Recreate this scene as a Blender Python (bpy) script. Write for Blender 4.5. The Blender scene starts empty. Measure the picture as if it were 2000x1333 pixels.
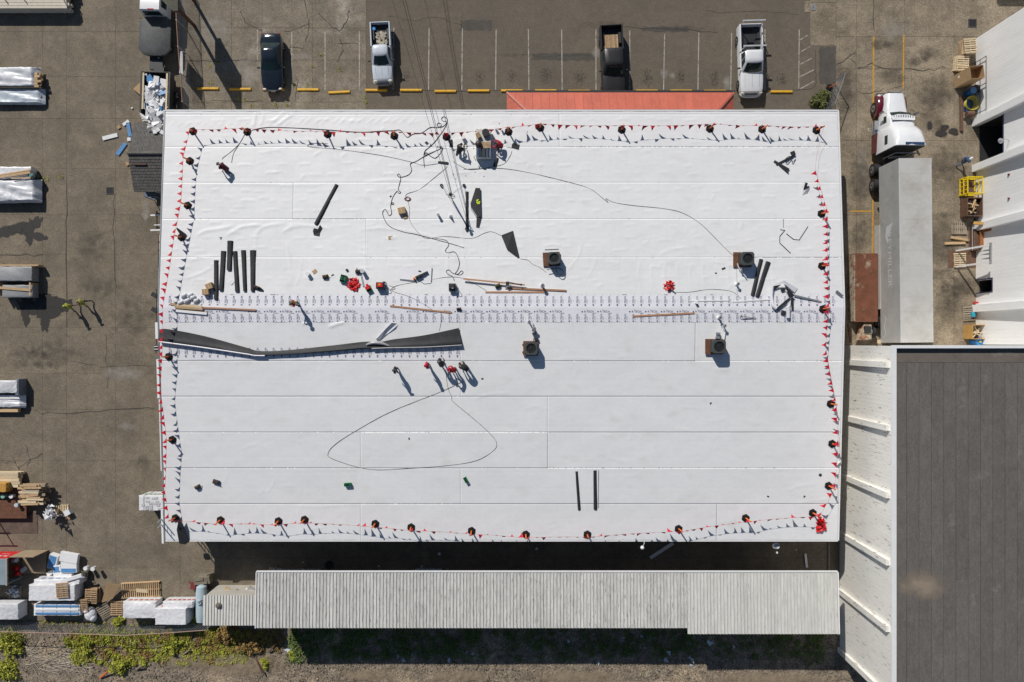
import bpy, math, random
import numpy as np
from mathutils import Vector, Matrix
random.seed(7); rng = np.random.RandomState(11)
scene = bpy.context.scene
C = scene.collection
# ------------------------------------------------------------------ camera
H = 58.0                      # height of the drone above the yard (m)
F = 2000 * 24.0 / 36.0        # focal length in photo pixels
cam = bpy.data.cameras.new('camera'); cam.lens = 24.0; cam.sensor_width = 36.0
cam.clip_start = 0.5; cam.clip_end = 2000
camo = bpy.data.objects.new('camera', cam); C.objects.link(camo)
camo.location = (0, 0, H); camo.rotation_euler = (0, 0, 0)
scene.camera = camo
# ------------------------------------------------------------------ light
SUN_EL = math.radians(38.0)
SH = Vector((0.49, -0.872, 0)).normalized()          # the way shadows fall
world = bpy.data.worlds.new('World'); scene.world = world; world.use_nodes = True
wn = world.node_tree.nodes; wl = world.node_tree.links
bg = wn['Background']; sky = wn.new('ShaderNodeTexSky')
sky.sky_type = 'NISHITA'; sky.sun_disc = False; sky.sun_elevation = SUN_EL
sky.sun_rotation = math.atan2(-SH.x, -SH.y)
sky.air_density = 1.0; sky.dust_density = 0.3; sky.ozone_density = 2.0
wl.new(sky.outputs['Color'], bg.inputs['Color']); bg.inputs['Strength'].default_value = 0.05
sl = bpy.data.lights.new('sun', 'SUN'); sl.energy = 4.0; sl.angle = math.radians(0.5); sl.color = (1.0, 0.955, 0.885)
so = bpy.data.objects.new('sun', sl); C.objects.link(so)
sd = Vector((SH.x * math.cos(SUN_EL), SH.y * math.cos(SUN_EL), -math.sin(SUN_EL)))
so.rotation_euler = sd.to_track_quat('-Z', 'Y').to_euler(); so.location = (0, 0, 80)
vs = scene.view_settings
vs.view_transform = 'Standard'; vs.look = 'None'; vs.exposure = 0.0; vs.gamma = 1.0
scene.cycles.max_bounces = 6; scene.cycles.diffuse_bounces = 3; scene.cycles.use_denoising = True

# ------------------------------------------------------------------ photo to world
def G(px, py, z=0.0):
    k = (H - z) / F
    return Vector(((px - 1000) * k, (666.5 - py) * k, z))
XL, XR = -27.42, 25.76                     # main building footprint
YN, YS, YR = 18.2, -15.77, 2.62            # north eave, south eave, ridge
ZE, ZR = 4.0, 5.0
def zroof(y):
    if y > YR: return ZR - (y - YR) / (YN - YR) * (ZR - ZE)
    return ZR - (YR - y) / (YR - YS) * (ZR - ZE)
def R(px, py, h=0.0):
    z = 4.5
    for _ in range(6):
        p = G(px, py, z + h); z = zroof(p.y)
    return G(px, py, z + h)

# ------------------------------------------------------------------ materials
MATS = {}
def M(name, col, rough=0.6, var=0.12, scale=3.0, bump=0.0, bscale=30.0, metal=0.0, stretch=(1, 1, 1), fine=0.0, fscale=60.0, col2=None, c2=(0.55, 0.7), c2scale=0.6, spec=0.5, rnd=0.0, coat=0.0):
    if name in MATS: return MATS[name]
    m = bpy.data.materials.new(name); m.use_nodes = True
    nt = m.node_tree; n = nt.nodes; l = nt.links; b = n['Principled BSDF']
    b.inputs['Roughness'].default_value = rough; b.inputs['Metallic'].default_value = metal
    b.inputs['Specular IOR Level'].default_value = spec
    if coat: b.inputs['Coat Weight'].default_value = coat; b.inputs['Coat Roughness'].default_value = 0.08
    geo = n.new('ShaderNodeNewGeometry'); mp = n.new('ShaderNodeMapping'); mp.inputs['Scale'].default_value = stretch
    l.new(geo.outputs['Position'], mp.inputs['Vector'])
    def noise(sc, det=4.0, ro=0.6):
        t = n.new('ShaderNodeTexNoise'); t.inputs['Scale'].default_value = sc; t.inputs['Detail'].default_value = det
        t.inputs['Roughness'].default_value = ro; l.new(mp.outputs['Vector'], t.inputs['Vector']); return t.outputs['Fac']
    def mix(fac, a, bb, mode='MIX'):
        x = n.new('ShaderNodeMix'); x.data_type = 'RGBA'; x.blend_type = mode; x.clamp_factor = True
        if hasattr(fac, 'links'): l.new(fac, x.inputs[0])
        else: x.inputs[0].default_value = fac
        for v, i in ((a, 6), (bb, 7)):
            if hasattr(v, 'links'): l.new(v, x.inputs[i])
            else: x.inputs[i].default_value = (*v, 1)
        return x.outputs[2]
    def ramp(v, a, bb, o0=0.0, o1=1.0):
        r = n.new('ShaderNodeMapRange'); l.new(v, r.inputs[0])
        r.inputs[1].default_value = a; r.inputs[2].default_value = bb; r.inputs[3].default_value = o0; r.inputs[4].default_value = o1
        return r.outputs[0]
    lo = tuple(max(0, c * (1 - var)) for c in col); hi = tuple(min(1, c * (1 + var)) for c in col)
    c = mix(ramp(noise(scale), 0.3, 0.7), lo, hi)
    if col2: c = mix(ramp(noise(c2scale, 5.0, 0.65), *c2), c, col2)
    if fine:
        c = mix(1.0, c, mix(ramp(noise(fscale, 2.0, 0.7), 0.3, 0.7), (1 - fine,) * 3, (1 + fine,) * 3), 'MULTIPLY')
        c = mix(1.0, c, mix(ramp(noise(fscale * .23, 3.0, 0.7), 0.3, 0.7), (1 - fine * .55,) * 3, (1 + fine * .55,) * 3), 'MULTIPLY')
    if rnd:
        oi = n.new('ShaderNodeObjectInfo'); v = ramp(oi.outputs['Random'], 0, 1, 1 - rnd, 1 + rnd)
        cb = n.new('ShaderNodeCombineColor')
        for i in range(3): l.new(v, cb.inputs[i])
        c = mix(1.0, c, cb.outputs[0], 'MULTIPLY')
    l.new(c, b.inputs['Base Color'])
    if bump:
        bp = n.new('ShaderNodeBump'); bp.inputs['Strength'].default_value = 1.0; bp.inputs['Distance'].default_value = bump
        l.new(noise(bscale, 3.0), bp.inputs['Height']); l.new(bp.outputs[0], b.inputs['Normal'])
    MATS[name] = m; return m

# ------------------------------------------------------------------ mesh builder
class MB:
    def __init__(s): s.v = []; s.f = []; s.m = []
    def add(s, vs, fs, mi=0):
        o = len(s.v); s.v += [tuple(p) for p in vs]; s.f += [tuple(i + o for i in f) for f in fs]; s.m += [mi] * len(fs); return s
    def box(s, c, d, rz=0.0, mi=0, ch=0.0, tap=1.0):
        hx, hy, hz = d[0] / 2, d[1] / 2, d[2] / 2; cs, sn = math.cos(rz), math.sin(rz)
        def ring(x, y, z): return [(c[0] + a * cs - b * sn, c[1] + a * sn + b * cs, c[2] + z) for a, b in ((-x, -y), (x, -y), (x, y), (-x, y))]
        if ch:
            rs = [ring(hx, hy, -hz), ring(hx, hy, hz - ch), ring(hx - ch, hy - ch, hz)]
        else: rs = [ring(hx, hy, -hz), ring(hx * tap, hy * tap, hz)]
        return s.loft(rs, mi=mi)
    def loft(s, rings, closed=True, cap=True, mi=0, capm=None):
        n = len(rings[0]); vs = [p for r in rings for p in r]; fs = []
        for i in range(len(rings) - 1):
            for j in range(n if closed else n - 1):
                k = (j + 1) % n; fs.append((i * n + j, i * n + k, (i + 1) * n + k, (i + 1) * n + j))
        s.add(vs, fs, mi)
        if cap and closed:
            o = len(s.v) - len(vs)
            s.f.append(tuple(o + j for j in range(n - 1, -1, -1))); s.m.append(mi)
            s.f.append(tuple(o + (len(rings) - 1) * n + j for j in range(n))); s.m.append(mi if capm is None else capm)
        return s
    def frame(s, d):
        d = Vector(d).normalized(); u = d.cross(Vector((0, 0, 1)))
        if u.length < 1e-3: u = Vector((1, 0, 0))
        u.normalize(); return d, u, u.cross(d).normalized()
    def cyl(s, p0, p1, r0, r1=None, n=10, mi=0, capm=None):
        p0, p1 = Vector(p0), Vector(p1); r1 = r0 if r1 is None else r1; d, u, w = s.frame(p1 - p0)
        rs = [[p + (u * math.cos(2 * math.pi * k / n) + w * math.sin(2 * math.pi * k / n)) * r for k in range(n)] for p, r in ((p0, r0), (p1, r1))]
        return s.loft(rs, mi=mi, capm=capm)
    def beam(s, p0, p1, w, h, mi=0, up=None):
        p0, p1 = Vector(p0), Vector(p1); d, u, v = s.frame(p1 - p0)
        q = [(-w / 2, -h / 2), (w / 2, -h / 2), (w / 2, h / 2), (-w / 2, h / 2)]
        return s.loft([[p + u * a + v * b for a, b in q] for p in (p0, p1)], mi=mi)
    def tube(s, pts, r, n=5, mi=0):
        rs = []
        for i, p in enumerate(pts):
            a = Vector(pts[max(i - 1, 0)]); b = Vector(pts[min(i + 1, len(pts) - 1)]); d, u, w = s.frame(b - a)
            rr = r[i] if isinstance(r, (list, tuple)) else r
            rs.append([Vector(p) + (u * math.cos(2 * math.pi * k / n) + w * math.sin(2 * math.pi * k / n)) * rr for k in range(n)])
        return s.loft(rs, mi=mi)
    def prism(s, poly, z0, z1, mi=0):
        return s.loft([[(p[0], p[1], z0) for p in poly], [(p[0], p[1], z1) for p in poly]], mi=mi)
    def ball(s, c, r, nu=10, nv=6, mi=0, half=False):
        if not hasattr(r, '__len__'): r = (r, r, r)
        rs = []
        for i in range(nv + 1):
            t = (math.pi / 2 * i / nv) if half else (math.pi * i / nv - math.pi / 2)
            cr = max(math.cos(t), 0.02)
            rs.append([(c[0] + r[0] * cr * math.cos(2 * math.pi * k / nu), c[1] + r[1] * cr * math.sin(2 * math.pi * k / nu), c[2] + r[2] * math.sin(t)) for k in range(nu)])
        return s.loft(rs, mi=mi)
    def poly(s, pts, mi=0): return s.add(pts, [tuple(range(len(pts)))], mi)
    def slab(s, pts, t, mi=0):
        "a sheet of thickness t from a 3d outline"
        return s.loft([[Vector(p) - Vector((0, 0, t)) for p in pts], pts], mi=mi)
    def ribbon(s, pts, w, mi=0):
        L = []; Rr = []
        for i, p in enumerate(pts):
            a = Vector(pts[max(i - 1, 0)]); b = Vector(pts[min(i + 1, len(pts) - 1)]); d = b - a; d.z = 0
            nrm = Vector((-d.y, d.x, 0)).normalized(); ww = w[i] if isinstance(w, (list, tuple)) else w
            L.append(Vector(p) + nrm * ww / 2); Rr.append(Vector(p) - nrm * ww / 2)
        n = len(pts); return s.add(L + Rr, [(i, n + i, n + i + 1, i + 1) for i in range(n - 1)], mi)
    def moved(s, off):
        s.v = [(p[0] + off[0], p[1] + off[1], p[2] + off[2]) for p in s.v]; return s
    def mesh(s, name, mats, smooth=False):
        me = bpy.data.meshes.new(name); me.from_pydata(s.v, [], s.f)
        for m in (mats if isinstance(mats, (list, tuple)) else [mats]): me.materials.append(m)
        me.polygons.foreach_set('material_index', s.m)
        if smooth:
            me.polygons.foreach_set('use_smooth', [True] * len(me.polygons)); me.update()
            try: me.set_sharp_from_angle(angle=math.radians(38 if smooth is True else smooth))
            except Exception: pass
        me.update(); return me

def link(o, parent=None):
    C.objects.link(o)
    if parent is not None: o.parent = parent
    return o
def thing(name, label, cat, loc=(0, 0, 0), rz=0.0, group=None):
    o = bpy.data.objects.new(name, None); link(o); o.location = loc; o.rotation_euler = (0, 0, rz)
    o.empty_display_size = 0.2; o['label'] = label; o['category'] = cat
    if group: o['group'] = group
    return o
def part(root, name, mb, mats, smooth=False, label=None, loc=None, rz=0.0):
    me = mb if isinstance(mb, bpy.types.Mesh) else mb.mesh(name, mats, smooth)
    o = bpy.data.objects.new(name, me); link(o, root)
    if loc is not None: o.location = loc
    if rz: o.rotation_euler = (0, 0, rz)
    if label: o['label'] = label
    return o
def solo(name, label, cat, mb, mats, smooth=False, loc=None, rz=0.0, group=None):
    o = part(None, name, mb, mats, smooth, label, loc, rz); o['category'] = cat
    if group: o['group'] = group
    return o
def struct(name, mb, mats, smooth=False, kind='structure', label=None):
    o = part(None, name, mb, mats, smooth); o['kind'] = kind
    if label: o['label'] = label
    return o
def smooth_path(pts, k=5):
    out = []; n = len(pts)
    for i in range(n - 1):
        p0, p1, p2, p3 = (Vector(pts[max(i - 1, 0)]), Vector(pts[i]), Vector(pts[i + 1]), Vector(pts[min(i + 2, n - 1)]))
        for j in range(k):
            t = j / k
            out.append(0.5 * ((2 * p1) + (p2 - p0) * t + (2 * p0 - 5 * p1 + 4 * p2 - p3) * t * t + (3 * p1 - p0 - 3 * p2 + p3) * t ** 3))
    out.append(Vector(pts[-1])); return out
ORD = ['first', 'second', 'third', 'fourth', 'fifth', 'sixth', 'seventh', 'eighth', 'ninth', 'tenth', 'eleventh', 'twelfth', 'thirteenth', 'fourteenth', 'fifteenth', 'sixteenth', 'seventeenth', 'eighteenth']

# shared materials
m_white = M('white_paint', (0.78, 0.78, 0.78), 0.45, 0.04, 2)
m_black = M('black_rubber', (0.018, 0.018, 0.02), 0.7, 0.2, 6)
m_dark = M('dark_plastic', (0.03, 0.032, 0.035), 0.5, 0.2, 8)
m_steel = M('galvanised_steel', (0.42, 0.43, 0.44), 0.4, 0.15, 6, metal=0.6)
m_wood = M('pine_lumber', (0.52, 0.36, 0.2), 0.75, 0.22, 5, stretch=(1, 6, 4), rnd=0.18)
m_woodx = M('pale_lumber', (0.62, 0.5, 0.33), 0.75, 0.18, 5, stretch=(1, 6, 4), rnd=0.15)
m_pallet = M('pallet_wood', (0.42, 0.28, 0.16), 0.85, 0.25, 6, rnd=0.25)
m_pallet2 = M('grey_pallet_wood', (0.3, 0.25, 0.19), 0.85, 0.25, 6, rnd=0.25)
m_card = M('cardboard', (0.42, 0.28, 0.15), 0.9, 0.1, 4)
m_wrap = M('white_plastic_wrap', (0.74, 0.74, 0.76), 0.35, 0.06, 3, bump=0.06, bscale=3, fine=0.06, fscale=4)
m_foam = M('white_foam', (0.76, 0.76, 0.77), 0.8, 0.05, 4)
m_blue = M('blue_foil_face', (0.09, 0.25, 0.5), 0.45, 0.12, 5)
m_red = M('red_vinyl', (0.62, 0.015, 0.02), 0.5, 0.15, 6)
m_orange = M('orange_plastic', (0.8, 0.16, 0.02), 0.45, 0.1, 6)
m_rust = M('rusty_steel', (0.14, 0.058, 0.032), 0.8, 0.3, 4, fine=0.2, fscale=30)
m_tpo_black = M('black_membrane_underside', (0.03, 0.031, 0.035), 0.6, 0.2, 3, fine=0.1, fscale=40, spec=0.3)
m_glass = M('car_glass', (0.014, 0.032, 0.034), 0.06, 0.2, 2, spec=0.6)
m_chrome = M('chrome', (0.6, 0.6, 0.6), 0.15, 0.05, 2, metal=1.0)
m_redlamp = M('red_lamp', (0.4, 0.01, 0.01), 0.2)
m_lamp = M('lamp_glass', (0.7, 0.68, 0.6), 0.15)
m_green = M('green_plastic', (0.01, 0.17, 0.07), 0.5, 0.12, 8)
m_yellow = M('yellow_paint', (0.75, 0.42, 0.02), 0.55, 0.14, 3, fine=0.1, fscale=25)
# ================================================================== ground
m_soil = M('gravel_soil', (0.235, 0.19, 0.14), 0.95, 0.35, 1.2, bump=0.06, bscale=14, fine=0.6, fscale=8, col2=(0.4, 0.31, 0.21), c2=(0.56, 0.68), c2scale=0.22)
m_asph = M('worn_asphalt', (0.143, 0.117, 0.088), 0.9, 0.1, 0.5, bump=0.01, bscale=40, fine=0.2, fscale=9, col2=(0.116, 0.097, 0.077), c2=(0.5, 0.7), c2scale=0.25)
m_conc = M('yard_concrete', (0.196, 0.162, 0.118), 0.9, 0.16, 0.6, bump=0.012, bscale=30, fine=0.26, fscale=8, col2=(0.14, 0.116, 0.085), c2=(0.45, 0.7), c2scale=0.35, rnd=0.05)
m_conc2 = M('lot_concrete', (0.2, 0.168, 0.126), 0.9, 0.22, 0.7, bump=0.012, bscale=30, fine=0.3, fscale=8, col2=(0.34, 0.3, 0.25), c2=(0.56, 0.72), c2scale=0.3, rnd=0.06)
m_conc3 = M('dock_concrete', (0.245, 0.2, 0.142), 0.9, 0.26, 0.5, bump=0.01, bscale=30, fine=0.32, fscale=8, col2=(0.125, 0.1, 0.07), c2=(0.5, 0.72), c2scale=0.33, rnd=0.08)
m_line = M('worn_white_line', (0.42, 0.395, 0.35), 0.8, 0.15, 3, fine=0.35, fscale=12, col2=(0.2, 0.175, 0.14), c2=(0.48, 0.62), c2scale=3)
m_yline = M('worn_yellow_line', (0.56, 0.3, 0.03), 0.8, 0.15, 3, fine=0.3, fscale=30, col2=(0.3, 0.19, 0.07), c2=(0.57, 0.68), c2scale=3)
m_crack = M('crack_filler', (0.055, 0.048, 0.04), 0.9, 0.2, 3)

def sheet(mb, x0, y0, x1, y1, z, step=None):
    mb.add([(x0, y0, z), (x1, y0, z), (x1, y1, z), (x0, y1, z)], [(0, 1, 2, 3)])
# the soil sheet reaches to the horizon, with real relief where the photograph shows it
g = MB(); sheet(g, -900, -900, 900, 900, -0.12); struct('ground', g, m_soil)
# relief gravel strip south of the sheds
def relief(x0, x1, y0, y1, step, amp, z):
    nx = int((x1 - x0) / step); ny = int((y1 - y0) / step)
    xs = np.linspace(x0, x1, nx + 1); ys = np.linspace(y0, y1, ny + 1); X, Y = np.meshgrid(xs, ys)
    Z = z + amp * (np.sin(X * 1.3 + 2 * np.sin(Y * .8)) * .5 + np.sin(X * .41 + Y * .7) + rng.rand(*X.shape) * .8)
    Z[0, :] = Z[-1, :] = z; Z[:, 0] = Z[:, -1] = z
    v = np.stack([X, Y, Z], -1).reshape(-1, 3)
    i = np.arange(ny)[:, None] * (nx + 1) + np.arange(nx)[None, :]
    f = np.stack([i, i + 1, i + nx + 2, i + nx + 1], -1).reshape(-1, 4)
    me = bpy.data.meshes.new('gravel_bank'); me.from_pydata(v.tolist(), [], f.tolist()); me.materials.append(m_soil); me.update(); return me
gb = bpy.data.objects.new('gravel_bank', relief(-60, 48, -45, -23.2, 0.16, 0.035, -0.05)); link(gb); gb['kind'] = 'structure'

def rect_px(px0, py0, px1, py1, z=0.0):
    a = G(px0, py0, z); b = G(px1, py1, z); return min(a.x, b.x), min(a.y, b.y), max(a.x, b.x), max(a.y, b.y)
g = MB(); x0, y0, x1, y1 = rect_px(-4000, -5000, 6000, 1213); sheet(g, x0, y0, x1, y1, 0.0)
asphalt = struct('asphalt_lot', g, m_asph)

def slabs(name, xs, ys, mat, z=0.006, gap=0.025):
    root = None
    g = MB(); a = G(xs[0], ys[-1]); b = G(xs[-1], ys[0])
    sheet(g, a.x, a.y, b.x, b.y, 0.003); root = struct(name, g, m_crack)
    for i in range(len(xs) - 1):
        for j in range(len(ys) - 1):
            a = G(xs[i], ys[j + 1]); b = G(xs[i + 1], ys[j]); w, h = b.x - a.x, b.y - a.y
            p = MB(); hx, hy = w / 2 - gap / 2, h / 2 - gap / 2
            p.box((0, 0, 0), (2 * hx, 2 * hy, 0.02), ch=0.004)
            part(root, 'slab', p, mat, loc=((a.x + b.x) / 2, (a.y + b.y) / 2, z - 0.01 + rng.rand() * 0.003))
    return root
yard = slabs('concrete_yard', [-420, -150, 83, 130, 226, 352], [-420, -200, 62, 150, 232, 330, 420, 497, 640, 730, 800, 900, 1010, 1110, 1212], m_conc, 0.008, 0.014)
lotw = slabs('concrete_parking', [356, 452, 512, 610, 715], [-420, -160, 55, 118, 200, 330], m_conc2, 0.011, 0.02)
lote = slabs('concrete_dock_apron', [1633, 1673, 1767, 1863, 1990, 2300], [-420, -150, 0, 72, 135, 275, 420, 545, 800], m_conc3, 0.008, 0.02)
alley = slabs('concrete_alley', [352, 430, 600, 700, 820, 930, 1060, 1200, 1330, 1450, 1560, 1615], [960, 1090, 1205], m_conc, 0.007, 0.02)
lotf = slabs('concrete_apron_corner', [1582, 1633], [-420, -150, 5, 90], m_conc3, 0.009, 0.03)

def line(root, pts, w, mat, name, z=0.016):
    part(root, name, MB().ribbon([G(*p) + Vector((0, 0, z)) for p in pts], w), mat)
for x in (503, 570, 635, 702): line(lotw, [(x, 62), (x, 176)] if x != 503 else [(x, 58), (x, 118)], 0.085, m_line, 'parking_line', 0.018)
for x, x2, y0 in ((769, 768, 55), (838, 837, 56), (903, 902, 56), (969, 968, 57), (1032, 1033, 57), (1097, 1098, 58), (1164, 1164, 58), (1230, 1230, 60), (1298, 1296, 67), (1365, 1363, 64), (1429, 1427, 65), (1494, 1494, 58)):
    line(asphalt, [(x, y0), (x2, 176)], 0.085, m_line, 'parking_line', 0.006)
line(asphalt, [(1561, 58), (1560, 174)], 0.085, m_line, 'parking_line', 0.006)
for k in range(5):
    y = 78 + k * 24; line(asphalt, [(1563, y + (0 if k < 4 else 0)), (1578 + min(k, 3) * 4, y - 9 - k * 1.5)], 0.08, m_line, 'hatch_line', 0.0075)
line(lote, [(1706, 72), (1705, 300), (1704, 520)], 0.12, m_yline, 'bay_line', 0.02)
line(lote, [(1765, 68), (1764, 172)], 0.12, m_yline, 'bay_line', 0.02)
line(lote, [(1660, 413), (1704, 413)], 0.1, m_yline, 'bay_line', 0.021)
def crack(root, pts, w=0.04, z=0.02, k=4, jit=0.06):
    p = smooth_path([G(*q) + Vector((0, 0, z)) for q in pts], k)
    for q in p: q.x += rng.randn() * jit; q.y += rng.randn() * jit
    part(root, 'crack', MB().ribbon(p, [w * (0.5 + rng.rand()) for _ in p]), m_crack)
crack(lote, [(1674, 133), (1690, 131), (1705, 124), (1720, 133), (1765, 135)], .06); crack(lote, [(1768, 134), (1800, 138), (1830, 135), (1850, 133)], .06)
crack(lote, [(1634, 128), (1650, 118), (1673, 98)], .05); crack(lote, [(1659, 113), (1672, 125)], .04); crack(lote, [(1672, 180), (1700, 182), (1735, 174), (1764, 168)], .04)
crack(lote, [(1780, 216), (1800, 224), (1825, 213), (1840, 205)], .03); crack(lote, [(1706, 0), (1706, 60)], .05); crack(lote, [(1820, 545), (1850, 530), (1880, 533)], .03)
crack(asphalt, [(1593, 100), (1592, 130), (1594, 160), (1585, 172), (1550, 177)], .05, .006); crack(asphalt, [(1205, 53), (1260, 55), (1330, 58), (1400, 64)], .06, .006)
crack(asphalt, [(720, 177), (900, 178), (1100, 178), (1430, 179), (1530, 179)], .05, .006, jit=.03)
crack(lotw, [(595, 0), (600, 25), (604, 55), (598, 80)], .05); crack(lotw, [(620, 27), (640, 45), (660, 60), (672, 50), (682, 20)], .06); crack(lotw, [(664, 78), (668, 100), (660, 120)], .06)
crack(lotw, [(555, 63), (580, 58), (604, 47)], .04); crack(lotw, [(565, 93), (580, 93), (592, 95)], .04); crack(lotw, [(356, 120), (400, 120), (450, 118), (505, 120)], .06); crack(lotw, [(412, 195), (470, 200), (512, 197)], .04)
crack(lotw, [(660, 85), (700, 84)], .05); crack(lotw, [(579, 150), (580, 170), (577, 200)], .04)
crack(yard, [(50, 870), (56, 890), (58, 900), (52, 915)], .04); crack(yard, [(25, 892), (32, 908), (38, 920)], .05); crack(yard, [(83, 887), (60, 898), (40, 912), (36, 922)], .04); crack(yard, [(0, 900), (20, 902), (32, 906)], .03)
crack(yard, [(208, 650), (207, 700), (212, 730), (210, 760)], .03); crack(yard, [(84, 808), (150, 806), (240, 800), (300, 797)], .05); crack(yard, [(70, 800), (84, 810)], .04)
m_patch = M('asphalt_patch', (.085, .075, .063), .9, .12, 1, fine=.2, fscale=9)
for k, (x0, y0, x1, y1) in enumerate(((1040, 104, 1165, 118), (1255, 52, 1345, 63), (900, 40, 960, 60), (1600, 92, 1632, 165))):
    a_, b_ = G(x0, y1), G(x1, y0); n_ = 14; pts_ = []
    for i in range(4 * n_):
        u = i / n_; e = int(u); r_ = u - e; x, y = [(r_, 0), (1, r_), (1 - r_, 1), (0, 1 - r_)][e]; pts_.append((a_.x + (b_.x - a_.x) * x + rng.randn() * .04, a_.y + (b_.y - a_.y) * y + rng.randn() * .04, .0045 + .0003 * k))
    part(asphalt, 'asphalt_patch', MB().poly(pts_), m_patch)
crack(asphalt, [(760, 30), (800, 40), (860, 36), (900, 48)], .03, .0055); crack(asphalt, [(1020, 107), (1080, 110), (1140, 108), (1165, 116)], .04, .0055); crack(asphalt, [(905, 20), (903, 40), (897, 62)], .03, .0055); crack(asphalt, [(1380, 20), (1420, 26), (1500, 22), (1560, 30)], .035, .0055)
crack(yard, [(130, 350), (131, 420), (129, 500), (131, 640)], .05); crack(yard, [(225, 380), (224, 470), (227, 560)], .04); crack(yard, [(131, 700), (170, 712), (226, 716), (300, 714)], .03); crack(yard, [(0, 497), (40, 499), (83, 498)], .05); crack(lotw, [(470, 20), (480, 45), (512, 60)], .05); crack(lotw, [(512, 118), (540, 140), (560, 190)], .03)
# stains with their own shape
def stain_mat(name, col, alpha, nsc=2.2, lo=.62, hi=None):
    m = bpy.data.materials.new(name); m.use_nodes = True; nt = m.node_tree; n = nt.nodes; l = nt.links; b = n['Principled BSDF']
    b.inputs['Base Color'].default_value = (*col, 1); b.inputs['Roughness'].default_value = 0.6
    at = n.new('ShaderNodeAttribute'); at.attribute_name = 'fall'
    geo = n.new('ShaderNodeNewGeometry'); t = n.new('ShaderNodeTexNoise'); t.inputs['Scale'].default_value = nsc; t.inputs['Detail'].default_value = 5
    l.new(geo.outputs['Position'], t.inputs['Vector'])
    a = n.new('ShaderNodeMath'); a.operation = 'ADD'; l.new(at.outputs['Fac'], a.inputs[0]); l.new(t.outputs['Fac'], a.inputs[1])
    r = n.new('ShaderNodeMapRange'); l.new(a.outputs[0], r.inputs[0]); r.inputs[1].default_value = lo; r.inputs[2].default_value = hi or (1.2 if col[0] > .1 else .95); r.inputs[4].default_value = alpha
    tr = n.new('ShaderNodeBsdfTransparent'); mx = n.new('ShaderNodeMixShader'); l.new(r.outputs[0], mx.inputs[0]); l.new(tr.outputs[0], mx.inputs[1]); l.new(b.outputs[0], mx.inputs[2])
    l.new(mx.outputs[0], n['Material Output'].inputs['Surface']); return m
m_wet = stain_mat('wet_stain', (0.034, 0.03, 0.026), 0.92, 2.6, .62, .72); m_oil = stain_mat('oil_stain', (0.035, 0.03, 0.026), 0.7, 6.5, .82, 1.15); m_grime = stain_mat('soft_grime', (0.06, 0.052, 0.043), 0.55, 1.6, .62, 1.25); m_dust = stain_mat('pale_dust', (0.42, 0.39, 0.35), 0.6); m_rustst = stain_mat('rust_stain', (0.2, 0.1, 0.05), 0.35)
def stain(root, px, py, rx, ry, mat, rz=0.0, z=0.024, name='stain', ZF=None, hard=1.0):
    c = (ZF or G)(px, py); n = 22; vs = [(0, 0, 0)]; fall = [0.62 * hard]
    for ring, fv in ((0.5, 0.45 * hard), (1.0, 0.0)):
        for k in range(n):
            t = 2 * math.pi * k / n; vs.append((math.cos(t) * rx * 0.0435 * ring, math.sin(t) * ry * 0.0435 * ring, 0)); fall.append(fv)
    fs = [(0, 1 + k, 1 + (k + 1) % n) for k in range(n)] + [(1 + k, 1 + n + k, 1 + n + (k + 1) % n, 1 + (k + 1) % n) for k in range(n)]
    mb = MB().add(vs, fs); me = mb.mesh(name, mat); at = me.attributes.new('fall', 'FLOAT', 'POINT'); at.data.foreach_set('value', fall)
    part(root, name, me, mat, loc=(c.x, c.y, c.z + z), rz=rz)
_sz = [0.0]
def st(root, *a, **k):
    _sz[0] += 0.0006; k.setdefault('z', 0.022); k['z'] += _sz[0] % 0.012; stain(root, *a, **k)
for a in ((15, 452, 28, 8, .2), (45, 445, 25, 8, .1), (62, 440, 20, 7, .6), (58, 455, 8, 18, 0), (72, 462, 16, 6, -.2)): st(yard, a[0], a[1], a[2] * 1.5, a[3] * 1.6, m_wet, a[4])
for a in ((60, 600, 22, 12, -.5), (90, 592, 22, 14, 0), (115, 596, 22, 12, .1), (98, 612, 22, 9, .2), (88, 628, 8, 16, 0), (50, 618, 7, 15, .2)): st(yard, a[0], a[1], a[2] * 1.4, a[3] * 1.5, m_wet, a[4])
for a in ((240, 730, 50, 18), (248, 832, 22, 10), (285, 415, 10, 30)): st(yard, *a, m_dust)
for a in ((280, 900, 16, 22), (200, 560, 60, 30), (180, 480, 50, 40), (60, 700, 60, 30), (260, 620, 60, 50), (100, 690, 70, 40)): st(yard, *a, m_grime, hard=.6)
for a in ((937, 152, 18, 26), (1000, 150, 16, 24), (1067, 148, 24, 28), (1133, 152, 22, 26), (1264, 152, 20, 32), (1330, 150, 16, 28), (1396, 155, 16, 28), (1528, 155, 20, 22), (795, 150, 14, 22), (862, 150, 12, 20)): st(asphalt, *a, m_oil, z=.008, hard=.75)
for a in ((1166, 104, 14, 14), (1297, 145, 10, 14), (1420, 162, 10, 22), (1312, 148, 8, 8)): st(asphalt, *a, m_dust, z=.008)
for a in ((1180, 50, 60, 10), (1330, 56, 60, 8), (1000, 108, 60, 6)): st(asphalt, *a, m_grime, z=.008, hard=.5)
for a in ((1810, 105, 24, 18), (1790, 120, 26, 14), (1845, 250, 14, 8), (1815, 247, 10, 14), (1830, 245, 22, 16), (1838, 260, 20, 14), (1720, 88, 30, 12), (1850, 590, 30, 50), (1842, 420, 10, 10), (1870, 560, 40, 30), (1680, 350, 30, 60), (1650, 180, 20, 60), (1740, 150, 40, 20), (1830, 180, 50, 40), (1850, 330, 50, 50), (1840, 480, 40, 60), (1680, 460, 30, 40)): st(lote, *a, m_grime, hard=.9)
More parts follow.
